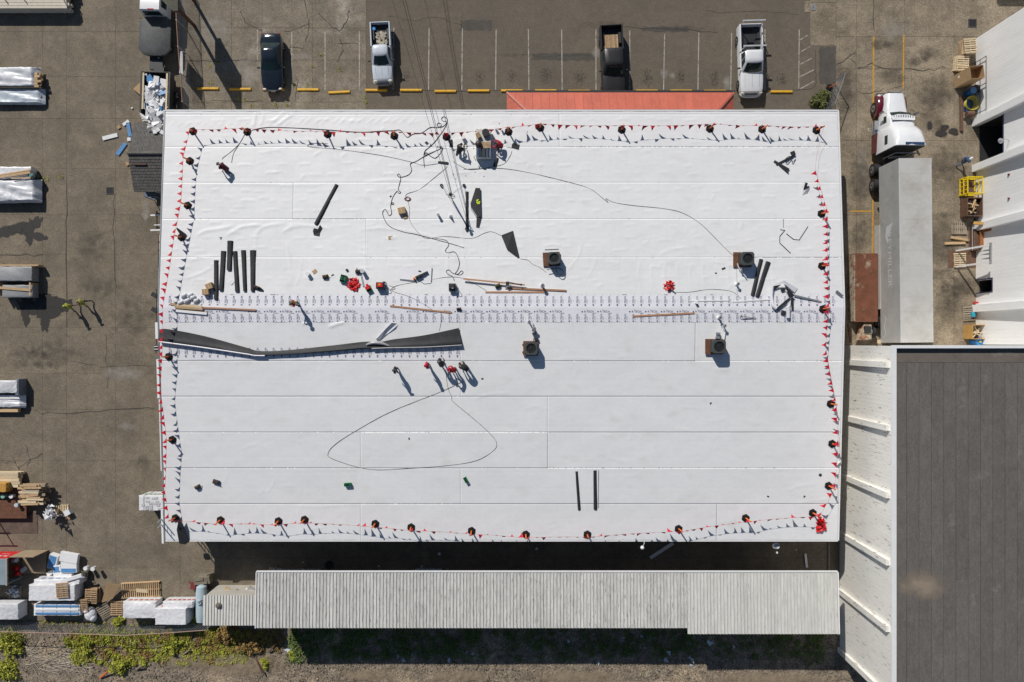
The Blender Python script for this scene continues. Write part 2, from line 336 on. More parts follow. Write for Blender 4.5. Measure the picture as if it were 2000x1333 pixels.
for a in ((1845, 250, 10, 7), (1815, 246, 6, 10), (1838, 262, 14, 8), (1862, 258, 12, 9)): st(lote, *a, m_wet, hard=.9)
for a in ((1700, 215, 8, 4), (1685, 330, 16, 70), (1745, 60, 40, 30)): st(lote, *a, m_dust, hard=.7)
for a in ((420, 60, 40, 50), (440, 130, 40, 20), (480, 140, 30, 40), (590, 110, 30, 8)): st(lotw, *a, m_dust, hard=.7)
# drains and covers
def grate(px, py, w, label, mat=m_dark):
    c = G(px, py); t = thing('drain_grate', label, 'drain', (c.x, c.y, 0.014), 0)
    f = MB()
    for sx, sy, dx, dy in ((0, 1, 1, .1), (0, -1, 1, .1), (1, 0, .1, 1), (-1, 0, .1, 1)): f.box((sx * w * .45, sy * w * .45, .012), (w * dx, w * dy - (.002 if dx < 1 else 0), .024 + .002 * dx))
    part(t, 'frame', f, m_steel if mat is m_dark else mat); part(t, 'sump', MB().box((0, 0, .004), (w * .8, w * .8, .004)), m_black)
    bar = MB().box((0, 0, .013), (w * .04, w * .8, .016)).mesh('bar', m_dark)
    for k in range(7): part(t, 'bar', bar, None, loc=((k - 3) * w * .115, 0, 0))
m_iron = M('cast_iron', (0.06, 0.055, 0.05), 0.7, 0.2, 6)
grate(215, 373, 0.62, 'square iron floor drain in the open yard left of the roof', m_iron)
grate(1899, 46, 0.72, 'square iron catch basin near the top right wall', m_iron)
t = thing('utility_box', 'small grey utility cover at the corner of the pale concrete apron', 'cover', G(1588, 15) + Vector((0, 0, .01)))
part(t, 'lid', MB().box((0, 0, .02), (.36, .55, .03), ch=.008), m_steel); part(t, 'handle', MB().box((0, 0, .04), (.04, .12, .012)), m_dark)
t = thing('concrete_pad', 'pale square concrete pad left of the small utility cover', 'pad', G(1577, 14) + Vector((0, 0, .004))); part(t, 'pad', MB().box((0, 0, .01), (.5, .95, .03), ch=.006), m_conc3)
t = thing('manhole_cover', 'small round cover in the concrete beside the yellow bay line', 'cover', G(1698, 254) + Vector((0, 0, .014)))
part(t, 'ring', MB().cyl((0, 0, 0), (0, 0, .012), .17, n=16), m_line); part(t, 'plug', MB().cyl((0, 0, .01), (0, 0, .016), .05, n=10), m_dark)
# wheel stops
ws = MB(); ws.loft([[(-.92, -.1, 0), (.92, -.1, 0), (.92, .1, 0), (-.92, .1, 0)], [(-.92, -.1, .07), (.92, -.1, .07), (.92, .1, .07), (-.92, .1, .07)], [(-.89, -.06, .13), (.89, -.06, .13), (.89, .06, .13), (-.89, .06, .13)]])
wsm = ws.mesh('wheel_stop', m_yellow)
for i, (x, y, a) in enumerate(((407, 174, 0), (470, 175, 0), (535, 175.5, 0), (602, 176, 0), (663, 181, .05), (735, 177, 0), (803, 177, 0), (870, 179, 0), (935, 178, 0), (1000, 178, 0), (1066, 178, 0), (1131, 179, 0), (1196, 179, 0), (1263, 178.5, 0), (1330, 178.5, 0), (1396, 179, 0), (1462, 180, 0), (1526, 180, 0))):
    o = solo('wheel_stop', 'yellow wheel stop, %s from the left in the parking row' % ORD[i], 'wheel stop', wsm, None, loc=G(x, y) + Vector((0, 0, .01)), rz=a, group='yellow wheel stops along the parking row')

# ================================================================== main building
m_tpo = M('white_roof_membrane', (0.76, 0.763, 0.77), 0.5, 0.035, 0.5, bump=0.004, bscale=3, fine=0.02, fscale=4, stretch=(.6, 1, 1), rnd=0.015, col2=(.67, .67, .66), c2=(.55, .75), c2scale=1.0)
m_tpo2 = M('printed_membrane_white', (0.76, 0.76, 0.8), 0.45, 0.04, 0.8, bump=0.008, bscale=7, fine=0.03, fscale=8)
m_ink = M('navy_ink', (0.06, 0.075, 0.17), 0.6, 0.1, 5)
m_wall = M('cream_metal_siding', (0.5, 0.47, 0.42), 0.6, 0.1, 1)
m_trim = M('grey_edge_metal', (0.3, 0.32, 0.34), 0.4, 0.1, 2, metal=.3)
bld = thing('warehouse', 'long low warehouse with a white membrane roof covered in work materials', 'building', ((XL + XR) / 2, 0, 0))
bo = Vector(bld.location)
def bpart(name, mb, mat, smooth=False, parent=None, label=None): return part(parent or bld, name, mb.moved(-bo), mat, smooth, label)
w = MB(); prof = [(YS + .35, 0), (YN - .35, 0), (YN - .35, ZE - .12), (YR, ZR - .12), (YS + .35, ZE - .12)]
w.loft([[(x, y, z) for y, z in prof] for x in (XL + .4, XR - .3)]); bpart('wall', w, m_wall)
w = MB(); prof = [(YS, ZE - .2), (YS, ZE - .022), (YR, ZR - .022), (YN, ZE - .022), (YN, ZE - .2), (YR, ZR - .2)]
w.loft([[(x, y, z) for y, z in prof] for x in (XL, XR)]); bpart('roof_deck', w, m_trim)
# wrinkles shared by the sheets
WR = []
def wrinkle(pts, amp=.014, sig=.09): WR.append((np.array([(p.x, p.y) for p in smooth_path([R(*q) for q in pts], 6)]), amp, sig))
wrinkle([(495, 250), (497, 235), (500, 220)], .03, .1); wrinkle([(508, 245), (513, 232), (515, 219)], .02, .09); wrinkle([(542, 245), (556, 234), (574, 222)], .03, .1); wrinkle([(528, 240), (545, 228), (555, 218)], .02, .1)
for k in range(14): x = 575 + k * 17 + rng.rand() * 6; wrinkle([(x, 244 - rng.rand() * 4), (x + 8, 236), (x + 16, 230)], .012, .07)
for k in range(16): x = 330 + k * 16; wrinkle([(x, 248), (x + 10, 238)], .008, .08)
wrinkle([(384, 462), (400, 452), (430, 447), (460, 440)], .03, .13); wrinkle([(440, 462), (460, 450), (480, 442), (520, 440)], .03, .12); wrinkle([(500, 460), (510, 447), (530, 440), (560, 437)], .025, .12); wrinkle([(548, 456), (570, 445), (600, 441), (650, 448)], .025, .12)
wrinkle([(500, 450), (499, 490), (502, 560)], .015, .1); wrinkle([(560, 470), (565, 510), (572, 560)], .012, .1); wrinkle([(370, 510), (395, 503), (430, 500)], .02, .1); wrinkle([(360, 545), (390, 535), (415, 522)], .02, .1); wrinkle([(715, 445), (714, 500), (716, 570)], .018, .08); wrinkle([(590, 500), (585, 540), (575, 560)], .012, .1)
wrinkle([(700, 450), (740, 447), (800, 452), (870, 470)], .018, .1); wrinkle([(700, 360), (760, 352), (840, 357), (900, 356)], .016, .1); wrinkle([(640, 358), (600, 362), (480, 360), (380, 363)], .014, .1)
wrinkle([(870, 475), (875, 500), (872, 560)], .012, .1); wrinkle([(900, 440), (905, 480), (910, 540)], .012, .1); wrinkle([(1000, 298), (1020, 310), (1045, 325)], .014, .1); wrinkle([(1040, 420), (1060, 410), (1100, 418), (1130, 424)], .014, .1)
wrinkle([(1060, 482), (1080, 478), (1100, 482)], .02, .08); wrinkle([(1100, 540), (1115, 520), (1130, 500), (1138, 470)], .015, .1); wrinkle([(1145, 545), (1160, 520), (1165, 500)], .012, .1)
for k in range(9): x = 1250 + k * 25; wrinkle([(x, 512), (x - 3, 535), (x + 2, 565)], .012, .09)
wrinkle([(1285, 500), (1310, 488), (1350, 484)], .015, .1); wrinkle([(1385, 512), (1420, 515), (1455, 528)], .014, .1); wrinkle([(1420, 566), (1440, 550), (1465, 545)], .016, .1); wrinkle([(1510, 500), (1508, 530), (1512, 565)], .012, .08); wrinkle([(1550, 505), (1552, 570)], .01, .09)
wrinkle([(640, 640), (660, 633), (672, 630)], .05, .12); wrinkle([(590, 634), (597, 630)], .04, .1)
for k in range(60):
    x = 330 + rng.rand() * 1290; y = 235 + rng.rand() * 335; a = rng.randn() * .5 + (0 if rng.rand() < .5 else 1.0); L = 6 + rng.rand() * 16
    wrinkle([(x, y), (x + L * math.cos(a) * .5, y - L * math.sin(a) * .6), (x + L * math.cos(a), y - L * math.sin(a) * .8)], .008 + .01 * rng.rand(), .08 + .05 * rng.rand())
for row in (298, 322, 338, 372, 392, 412, 440, 468, 486, 520, 545, 236, 274):
    for k in range(26):
        x = 330 + k * 50 + rng.rand() * 40; y = row + rng.randn() * 3; wrinkle([(x, y), (x + 9, y - 1 + rng.randn()), (x + 16 + rng.rand() * 18, y - rng.rand() * 3)], .006 + .012 * rng.rand(), .075)
for k in range(70):
    x = 330 + rng.rand() * 1290; y = 640 + rng.rand() * 400; L = 10 + rng.rand() * 40; a = rng.randn() * .25 if rng.rand() < .7 else 1.2
    wrinkle([(x, y), (x + L * math.cos(a) * .5, y - L * math.sin(a) * .5 + rng.randn()), (x + L * math.cos(a), y - L * math.sin(a))], .004 + .006 * rng.rand(), .09 + .05 * rng.rand())
wrinkle([(520, 963), (532, 950), (535, 935)], .014, .08); wrinkle([(508, 965), (515, 955)], .012, .08); wrinkle([(575, 988), (620, 990), (700, 985)], .012, .08); wrinkle([(1535, 960), (1560, 950), (1600, 945)], .012, .1); wrinkle([(1545, 985), (1590, 978), (1625, 975)], .014, .08)
wrinkle([(925, 780), (960, 770), (1000, 768)], .014, .09); wrinkle([(1080, 705), (1120, 700), (1200, 703)], .012, .08)
def sheet_mesh(x0, x1, y0, y1, lift):
    st_ = 0.095; nx = max(2, int((x1 - x0) / st_)); ny = max(2, int((y1 - y0) / st_))
    xs = np.linspace(x0, x1, nx + 1); ys = np.linspace(y0, y1, ny + 1); X, Y = np.meshgrid(xs, ys)
    Z = np.where(Y > YR, ZR - (Y - YR) / (YN - YR) * (ZR - ZE), ZR - (YR - Y) / (YR - YS) * (ZR - ZE)) + lift
    Z += 0.004 * np.sin(X * 2.1 + 1.3 * np.sin(Y * 1.1)) * np.sin(Y * 2.7 + X * .3) + 0.003 * np.sin(X * 3.7 + Y * 2) + 0.0004 * rng.randn(*X.shape) - .005 * np.exp(-(((X + 1.22 * .5 * np.round(Y / 1.22)) % 1.22 - .6) / .05) ** 2) - .004 * np.exp(-((Y % 1.22 - .6) / .05) ** 2)
    for P, amp, sig in WR:
        m = 4 * sig
        if P[:, 0].max() + m < x0 or P[:, 0].min() - m > x1 or P[:, 1].max() + m < y0 or P[:, 1].min() - m > y1: continue
        ix = np.where((xs > P[:, 0].min() - m) & (xs < P[:, 0].max() + m))[0]; iy = np.where((ys > P[:, 1].min() - m) & (ys < P[:, 1].max() + m))[0]
        if len(ix) < 2 or len(iy) < 2: continue
        sx, sy = np.meshgrid(xs[ix], ys[iy]); d = np.full(sx.shape, 9.0); best = np.zeros(sx.shape)
        for i in range(len(P) - 1):
            a, b = P[i], P[i + 1]; ab = b - a; L2 = (ab ** 2).sum() + 1e-9
            t = np.clip(((sx - a[0]) * ab[0] + (sy - a[1]) * ab[1]) / L2, 0, 1)
            dd = np.hypot(sx - a[0] - t * ab[0], sy - a[1] - t * ab[1]); s_ = (i + t) / (len(P) - 1)
            best = np.where(dd < d, s_, best); d = np.minimum(d, dd)
        Z[np.ix_(iy, ix)] += amp * np.exp(-(d / sig) ** 2) * np.clip(np.minimum(best, 1 - best) * 5, 0, 1)
    v = np.stack([X, Y, Z], -1).reshape(-1, 3) - np.array(bo)
    i = np.arange(ny)[:, None] * (nx + 1) + np.arange(nx)[None, :]
    f = np.stack([i, i + 1, i + nx + 2, i + nx + 1], -1).reshape(-1, 4)
    # turned-down edge all round
    rim = np.concatenate([np.arange(nx + 1), np.arange(1, ny + 1) * (nx + 1) + nx, (ny * (nx + 1) + np.arange(nx - 1, -1, -1)), np.arange(ny - 1, 0, -1) * (nx + 1)])
    low = v[rim].copy(); low[:, 2] -= 0.006; n0 = len(v); k = len(rim); j = np.arange(k); jn = (j + 1) % k
    fr = np.stack([rim[j], n0 + j, n0 + jn, rim[jn]], -1)
    v = np.concatenate([v, low]); f = np.concatenate([f, fr])
    me = bpy.data.meshes.new('membrane_sheet'); me.from_pydata(v.tolist(), [], f.tolist()); me.materials.append(m_tpo)
    me.polygons.foreach_set('use_smooth', [True] * (len(f) - k) + [False] * k); me.update(); return me
rows = [(219, 224, []), (224, 287, [1093]), (287, 357, []), (357, 428, [573]), (428, 503, [715]), (503, 576, [500, 1440]), (629, 706, [900, 1358]), (706, 775, [900]), (775, 845, [1070]), (845, 915, [705, 1070]), (915, 985, [900]), (985, 1055, [705, 1400])]
sheet_no = 0
for (p0, p1, cuts) in rows:
    ya = R(1000, p1).y - .03 * (p0 < 600); yb = R(1000, p0).y + .03 * (p0 > 600)
    if p0 == 219: yb = YN + .02
    if p1 == 1055: ya = YS - .02
    xs = [XL - .01] + [R(c, (p0 + p1) / 2).x for c in cuts] + [XR + .01]
    for i in range(len(xs) - 1):
        me = sheet_mesh(xs[i] - (.02 if i else 0), xs[i + 1], ya, yb, 0.004 + .004 * ((rows.index((p0, p1, cuts)) if p0 < 600 else -rows.index((p0, p1, cuts))) % 12) * .25 + .0015 * (i % 2))
        part(bld, 'membrane_sheet', me, None); sheet_no += 1
# ridge strips printed with the maker's name
def text_mesh(s, size):
    cu = bpy.data.curves.new('t', 'FONT'); cu.body = s; cu.size = size; cu.resolution_u = 2;  cu.align_x = 'CENTER'; cu.align_y = 'CENTER'
    o = bpy.data.objects.new('t', cu); C.objects.link(o); bpy.context.view_layer.update()
    me = bpy.data.meshes.new_from_object(o.evaluated_get(bpy.context.evaluated_depsgraph_get()))
    vs_ = [tuple(v.co) for v in me.vertices]; fs_ = [tuple(p.vertices) for p in me.polygons]
    bpy.data.objects.remove(o); bpy.data.meshes.remove(me); return vs_, fs_
RT = text_mesh('R-TECH', 0.3); LOGO = ([(-.09, -.07, 0), (.03, -.07, 0), (.1, .0, 0), (.02, .07, 0), (-.06, .05, 0)], [(0, 1, 2, 3, 4)])
SMALL = ([(-.22, -.02, 0), (.22, -.02, 0), (.22, .015, 0), (-.22, .015, 0)], [(0, 1, 2, 3)])
DOT = ([(.045 * math.cos(a * 1.047), .045 * math.sin(a * 1.047), 0) for a in range(6)], [(0, 1, 2, 3, 4, 5)])
def stampon(mb, tm, px, py, ang, sc=1.0, h=.014, sx=1.0):
    c = R(px, py); cs, sn = math.cos(ang), math.sin(ang); vs_ = []
    for x, y, z in tm[0]:
        x *= sc * sx; y *= sc; X = c.x + x * cs - y * sn; Y = c.y + x * sn + y * cs; vs_.append((X, Y, zroof(Y) + h))
    mb.add(vs_, tm[1])
def strip(name, x0, x1, py0, py1, lift):
    a = R(1000, py1).y; b = R(1000, py0).y; n = 6; xs_ = np.linspace(x0, x1, 160); g = MB(); vs_ = []; ys_ = sorted(set(list(np.linspace(a, b, n)) + ([YR] if a < YR < b else [])))
    for y in ys_:
        for x in xs_: vs_.append((x, y, zroof(y) + lift + .004 * math.sin(x * 1.7 + y) + .003 * math.sin(x * 4.1)))
    N = len(xs_); g.add(vs_, [(j * N + i, j * N + i + 1, (j + 1) * N + i + 1, (j + 1) * N + i) for j in range(len(ys_) - 1) for i in range(N - 1)])
    return bpart(name, g, m_tpo2, True)
xa, xb = XL + .01, XR - .01
s1 = strip('printed_membrane', xa, xb, 575, 606, .016); s2 = strip('printed_membrane', xa, xb, 603, 630, .021); s3 = strip('printed_membrane', R(325, 690).x, R(900, 690).x, 680, 703, .016)
def printing(root, fn):
    mb = MB(); fn(mb); o = part(root, 'printed_lettering', mb.moved(-bo), m_ink); o['kind'] = 'stuff'; return o
def pr1(mb):
    x = 332; k = 0
    while x < 1642:
        stampon(mb, RT, x, 588, math.pi / 2, .72, .034, sx=.95); stampon(mb, LOGO, x, 597 if x > 760 else 579.5, math.pi / 2, .55, .034)
        stampon(mb, SMALL, x + 3.2, 589, math.pi / 2, .7, .034); stampon(mb, DOT, x + 8, 588, 0, .45, .034); stampon(mb, DOT, x + 2, 576.5, 0, .45, .034); x += 15.6
def pr2(mb):
    x = 332
    while x < 1642:
        stampon(mb, RT, x, 621, math.pi / 2, .68, .038, sx=.85); stampon(mb, SMALL, x + 3.2, 622, math.pi / 2, .7, .038); stampon(mb, DOT, x + 8, 623, 0, .45, .038)
        stampon(mb, LOGO, x, 628.5, math.pi / 2, .5, .038); stampon(mb, DOT, x + 5, 628.5, 0, .7, .038); x += 15.6
    x = 340
    while x < 1640:
        stampon(mb, RT, x + 4, 609, 0, .72, .038, sx=1.0); stampon(mb, LOGO, x - 9, 609, 0, .7, .038); stampon(mb, SMALL, x + 14, 612, 0, .7, .038); stampon(mb, DOT, x, 605, 0, .5, .038); x += 31 if rng.rand() < .8 else 62
def pr3(mb):
    x = 332
    while x < 897:
        stampon(mb, RT, x, 688, math.pi / 2, .72, .034, sx=.9); stampon(mb, LOGO, x, 697.5, math.pi / 2, .55, .034); stampon(mb, SMALL, x + 3.2, 688, math.pi / 2, .8, .034); stampon(mb, DOT, x + 8, 686, 0, .45, .034); x += 15.6
    for y in (680, 685, 690, 695, 700): stampon(mb, DOT, 899, y, 0, .5, .034)
printing(s1, pr1); printing(s2, pr2); printing(s3, pr3)
fb = MB()
for k in range(40): stampon(fb, DOT, 1646.5 - (k * 9.4 > 200) * 3 - (k * 9.4 > 290) * 3, 640 + k * 9.6, 0, .5, .02)
o = part(bld, 'fastener_row', fb.moved(-bo), m_dark); o['kind'] = 'stuff'
# edges and fascia
e = MB(); e.box(((XL + XR) / 2, YN + .03, ZE - .03), (XR - XL + .1, .09, .14)); bpart('edge_metal', e, m_white)
e = MB(); e.box(((XL + XR) / 2, YN + .1, ZE - .1), (XR - XL + .1, .045, .16)); bpart('gutter', e, m_trim)
e = MB(); e.box(((XL + XR) / 2, YS - .05, ZE - .04), (XR - XL, .06, .16)); bpart('edge_metal', e, m_white)
for sx, X in ((-1, XL), (1, XR)):
    for ya, za, yb, zb in ((YN, ZE, YR, ZR), (YR, ZR, YS, ZE)):
        bpart('rake_trim', MB().beam((X + sx * .05, ya, za - .04), (X + sx * .05, yb, zb - .04), .09, .16), m_white if sx > 0 else m_trim)
# flaps hanging over the west edge
for y0, y1, d in ((630, 662, .22), (702, 778, .2), (780, 920, .1), (995, 1062, .18)):
    a, b = R(312, y0), R(312, y1); f = MB()
    f.loft([[(XL - .12, a.y, zroof(a.y) + .03), (XL - .12 - d, a.y, zroof(a.y) - .02), (XL - .14 - d, a.y, zroof(a.y) - .12)], [(XL - .12, b.y, zroof(b.y) + .03), (XL - .12 - d, b.y, zroof(b.y) - .02), (XL - .14 - d, b.y, zroof(b.y) - .12)]], closed=False, cap=False)
    bpart('membrane_flap', f, m_tpo)

# awning
m_coral = M('coral_metal', (0.52, 0.13, 0.083), 0.5, 0.1, 1.2, rnd=.06, fine=.06, fscale=5, stretch=(1, .4, 1)); m_coral_d = M('coral_trim', (0.46, 0.125, 0.085), 0.6, 0.05, 2)
AZ0, AZ1 = 2.75, 3.7
a0 = G(990, 181, AZ0); a1 = G(1433, 181, AZ0); yt = YN + .13; inset = 1.55
aw = thing('entrance_awning', 'coral red standing seam awning along the north wall', 'awning', ((a0.x + a1.x) / 2, YN, 0)); ao = Vector(aw.location)
def zaw(y): return AZ0 + (a0.y - y) / (a0.y - yt) * (AZ1 - AZ0)
npan = 27; wpx = (a1.x - a0.x) / npan
for i in range(npan):
    xl = a0.x + i * wpx + .006; xr_ = xl + wpx - .012
    def yin(x):  # hips cut the ends
        d = min(x - a0.x, a1.x - x); return a0.y - (a0.y - yt) * min(1, max(0, d / inset))
    n = 3; top = []; 
    pts = [(xl, a0.y), (xr_, a0.y), (xr_, yin(xr_)), ((xl + xr_) / 2, yin((xl + xr_) / 2)), (xl, yin(xl))]
    p = MB().slab([Vector((x, y, zaw(y))) for x, y in pts], .02); part(aw, 'roof_panel', p.moved(-ao), m_coral)
    if i: part(aw, 'seam', MB().beam((xl - .006, a0.y, zaw(a0.y) + .015), (xl - .006, yin(xl), zaw(yin(xl)) + .015), .03, .045).moved(-ao), m_coral_d)
for sx, xe in ((1, a0.x), (-1, a1.x)):
    for k in range(4):
        f0, f1 = k / 4, (k + 1) / 4; ys0, ys1 = a0.y + (yt - a0.y) * f0, a0.y + (yt - a0.y) * f1
        pts = [(xe, ys0 - .006, AZ0), (xe + sx * inset * f0, ys0 - .006, zaw(ys0)), (xe + sx * inset * f1, ys1 + .006, zaw(ys1)), (xe, ys1 + .006, AZ0)]
        part(aw, 'hip_panel', MB().slab([Vector(q) - Vector((0, 0, .001)) for q in pts], .02).moved(-ao), m_coral)
    part(aw, 'hip_cap', MB().beam((xe, a0.y, AZ0 + .04), (xe + sx * inset, yt, AZ1 + .04), .16, .05).moved(-ao), m_coral_d)
part(aw, 'gutter', MB().box(((a0.x + a1.x) / 2, a0.y + .09, AZ0 - .05), (a1.x - a0.x + .2, .16, .12)).moved(-ao), m_dark)
part(aw, 'soffit', MB().box(((a0.x + a1.x) / 2, (a0.y + yt) / 2, AZ0 - .1), (a1.x - a0.x - .1, a0.y - yt - .1, .06)).moved(-ao), m_wall)
for i in range(6):
    x = a0.x + .3 + i * (a1.x - a0.x - .6) / 5; part(aw, 'post', MB().box((x, a0.y - .2, (AZ0 - .13) / 2), (.12, .12, AZ0 - .13)).moved(-ao), m_wall)

# shingle lean-to on the west side
m_shing = M('grey_shingles', (0.12, 0.112, 0.105), 0.9, 0.22, 5, fine=0.3, fscale=12, rnd=.1)
lt = thing('shingled_porch', 'small gable porch with worn grey shingles against the west wall', 'porch', (XL - 1.6, 0, 0)); lo = Vector(lt.location)
pr_ = G(250, 300, 3.6); pe_n = G(262, 240, 2.75); pe_s = G(262, 375, 2.75); xw = pr_.x; xe = XL + .35
part(lt, 'wall', MB().prism([(xw + .3, pe_s.y + .25), (xe, pe_s.y + .25), (xe, pe_n.y - .25), (xw + .3, pe_n.y - .25)], 0, 2.7).moved(-lo), m_wall)
for nm, ye in (('north', pe_n.y), ('south', pe_s.y)):
    deck = MB().slab([Vector((xw, ye, 2.75)), Vector((xe, ye, 2.75)), Vector((xe, pr_.y, 3.6)), Vector((xw, pr_.y, 3.6))][::(1 if ye < pr_.y else -1)], .1)
    dk = part(lt, 'roof', deck.moved(-lo), m_dark)
    sh = MB(); nc = 13; L = math.hypot(ye - pr_.y, .85)
    for c in range(nc):
        f0, f1 = c / nc, (c + 1.08) / nc; x = xw + (0 if c % 2 else -.11)
        while x < xe:
            w_ = .225; xa_, xb_ = max(x + .008, xw), min(x + w_ - .008, xe); f1_ = min(f1, 1)
            if xb_ - xa_ > .03:
                def pt(xx, f, dz): return (xx, ye + (pr_.y - ye) * f, 2.75 + .85 * f + dz)
                j = rng.rand() * .008
                sh.add([pt(xa_, f0, .035 + j), pt(xb_, f0, .035 + j), pt(xb_, f1_, .012 + j), pt(xa_, f1_, .012 + j), pt(xa_, f0, .0), pt(xb_, f0, .0)], [(0, 1, 2, 3), (4, 5, 1, 0)])
            x += w_
    o = part(dk, 'shingles', sh.moved(-lo), m_shing); o['kind'] = 'stuff'
part(lt, 'ridge_cap', MB().cyl((xw - .03, pr_.y, 3.62), (xe, pr_.y, 3.62), .12, n=8).moved(-lo), m_shing)
v = G(274, 321, 3.4); part(lt, 'roof_vent', MB().box((v.x, v.y, 3.43), (1.0, .14, .08)).moved(-lo), M('rusty_vent', (.1, .05, .035), .8))
# ================================================================== storage sheds to the south
m_rib = M('weathered_ribbed_metal', (0.56, 0.555, 0.53), 0.55, 0.16, 1.2, stretch=(5, .6, 1), col2=(0.17, 0.168, 0.16), c2=(0.55, 0.72), c2scale=2.6, fine=0.12, fscale=20, rnd=.06)
m_rib2 = M('weathered_ribbed_metal_pale', (0.58, 0.575, 0.54), 0.6, 0.12, 1.2, stretch=(5, .6, 1), col2=(0.22, 0.21, 0.19), c2=(0.6, 0.76), c2scale=2.2, fine=0.12, fscale=20, rnd=.05)
def ribbed(root, off, x0, x1, yn, zn, ys, zs, pitch, per, mat, name='roof_panel'):
    "trapezoid ribs running down the slope; every panel a part of its own"
    n = int(round((x1 - x0) / (pitch * per))); pw = (x1 - x0) / n; pt = pw / per; pr = []
    for r in range(per):
        b = r * pt
        pr += [(b, 0), (b + pt * .62, 0), (b + pt * .7, .06), (b + pt * .88, .06), (b + pt * .93, -.015), (b + pt * .98, -.015)]
    pr.append((pw - .004, 0))
    lenp = len(pr); vs_ = [(x, 0, z) for x, z in pr] + [(x, ys - yn, z + zs - zn) for x, z in pr]
    mb = MB().add(vs_, [(i, lenp + i, lenp + i + 1, i + 1) for i in range(lenp - 1)])
    me = mb.mesh(name, mat)
    for k in range(n): part(root, name, me, None, loc=Vector((x0 + k * pw, yn, zn + (.003 if k % 2 else 0))) - off)
SZN, SZS = 4.2, 4.4
pn = G(502, 1118, SZN); xe_ = G(1642, 1118, SZN).x; ysA = G(505, 1227, SZS).y; ysB = G(1343, 1238.5, SZS).y; xs_step = G(1343, 1238, SZS).x
sh = thing('storage_shed', 'long open storage shed with a ribbed off-white metal roof south of the warehouse', 'shed', ((pn.x + xe_) / 2, (pn.y + ysA) / 2, 0)); so_ = Vector(sh.location)
xse = G(1637, 1238, SZS).x
ribbed(sh, so_, pn.x, xs_step, pn.y, SZN, ysA, SZS, .265, 3, m_rib)
ribbed(sh, so_, xs_step, xse, pn.y, SZN, ysB, SZS + .02, .265, 3, m_rib2)
part(sh, 'fascia', MB().box(((pn.x + xse) / 2, pn.y + .05, SZN - .04), (xse - pn.x + .1, .08, .2)).moved(-so_), m_white)
part(sh, 'fascia', MB().beam((pn.x - .04, pn.y, SZN + .0), (pn.x - .04, ysA, SZS + .0), .07, .16).moved(-so_), m_white)
part(sh, 'fascia', MB().beam((xse + .06, pn.y, SZN + .0), (xse + .06, ysB, SZS + .0), .1, .16).moved(-so_), m_white)
part(sh, 'back_wall', MB().box(((pn.x + xs_step) / 2, ysA + .2, 2.1), (xs_step - pn.x - .2, .1, 4.2)).moved(-so_), m_wall)
part(sh, 'back_wall', MB().box(((xs_step + xse) / 2, ysB + .2, 2.1), (xse - xs_step - .2, .1, 4.2)).moved(-so_), m_wall)
for k in range(10):
    x = pn.x + .3 + k * (xse - pn.x - .6) / 9; part(sh, 'post', MB().box((x, pn.y - 1.4, (SZN - .1) / 2), (.14, .14, SZN - .1)).moved(-so_), m_dark)
    ye = ysA if x < xs_step else ysB; part(sh, 'rafter', MB().beam((x, pn.y - .1, SZN - .16), (x, ye + .2, SZS - .16), .1, .18).moved(-so_), m_steel)
a = G(397, 1163, 2.6); b = G(505, 1222, 2.7)
s2_ = thing('garden_shed', 'low shed with a ribbed pale roof and round vent beside the blue tank', 'shed', ((a.x + b.x) / 2, (a.y + b.y) / 2, 0)); s2o = Vector(s2_.location)
ribbed(s2_, s2o, a.x, b.x - .25, a.y, 2.6, b.y, 2.7, .235, 3, m_rib2)
part(s2_, 'wall', MB().prism([(a.x + .1, b.y + .1), (b.x - .3, b.y + .1), (b.x - .3, a.y - .1), (a.x + .1, a.y - .1)], 0, 2.55).moved(-s2o), m_wall)
v = G(427, 1183, 2.72); part(s2_, 'round_vent', MB().cyl((v.x, v.y, 2.6), (v.x, v.y, 2.78), .2, n=14).cyl((v.x, v.y, 2.78), (v.x, v.y, 2.85), .24, .1, n=14).moved(-s2o), M('rusty_grey', (.13, .115, .1), .8, .3))

# ================================================================== tall white buildings to the east
def siding(name, col, col2, c2):
    m = M(name, col, 0.5, 0.04, 1.0, col2=col2, c2=c2, c2scale=3.5, stretch=(1, 2.5, .35), fine=.03, fscale=8)
    n = m.node_tree.nodes; l = m.node_tree.links; geo = n.new('ShaderNodeNewGeometry'); sp = n.new('ShaderNodeSeparateXYZ'); l.new(geo.outputs['Position'], sp.inputs[0])
    mu = n.new('ShaderNodeMath'); mu.operation = 'MULTIPLY'; mu.inputs[1].default_value = 2 * math.pi / .3; l.new(sp.outputs['Y'], mu.inputs[0])
    si = n.new('ShaderNodeMath'); si.operation = 'SINE'; l.new(mu.outputs[0], si.inputs[0]); bp = n.new('ShaderNodeBump'); bp.inputs['Distance'].default_value = .0012
    l.new(si.outputs[0], bp.inputs['Height']); l.new(bp.outputs[0], n['Principled BSDF'].inputs['Normal']); return m
m_sid = siding('stained_white_siding', (0.85, 0.83, 0.78), (0.2, 0.18, 0.15), (0.6, 0.68)); m_sid2 = siding('white_siding', (0.88, 0.88, 0.88), (0.5, 0.49, 0.47), (0.66, 0.74))
m_roofd = M('charcoal_roll_roofing', (0.128, 0.118, 0.107), 0.85, 0.1, 2.0, stretch=(1, .35, 1), fine=0.2, fscale=18, col2=(.155, .144, .13), c2=(.6, .78), c2scale=.8, rnd=.06)
WX = 27.83; WZ = 8.0; WYN = -.356; WYS = -26.5
eb = thing('east_warehouse', 'tall white warehouse with ribbed wall and flat charcoal roof', 'building', (50, -25, 0)); eo = Vector(eb.location)
def ep(name, mb, mat, par=None): return part(par or eb, name, mb.moved(-eo), mat)
ribs = [-1.75, -6.4, -11.35, -16.3, -21.2, -26.2]
bays = [WYN] + ribs
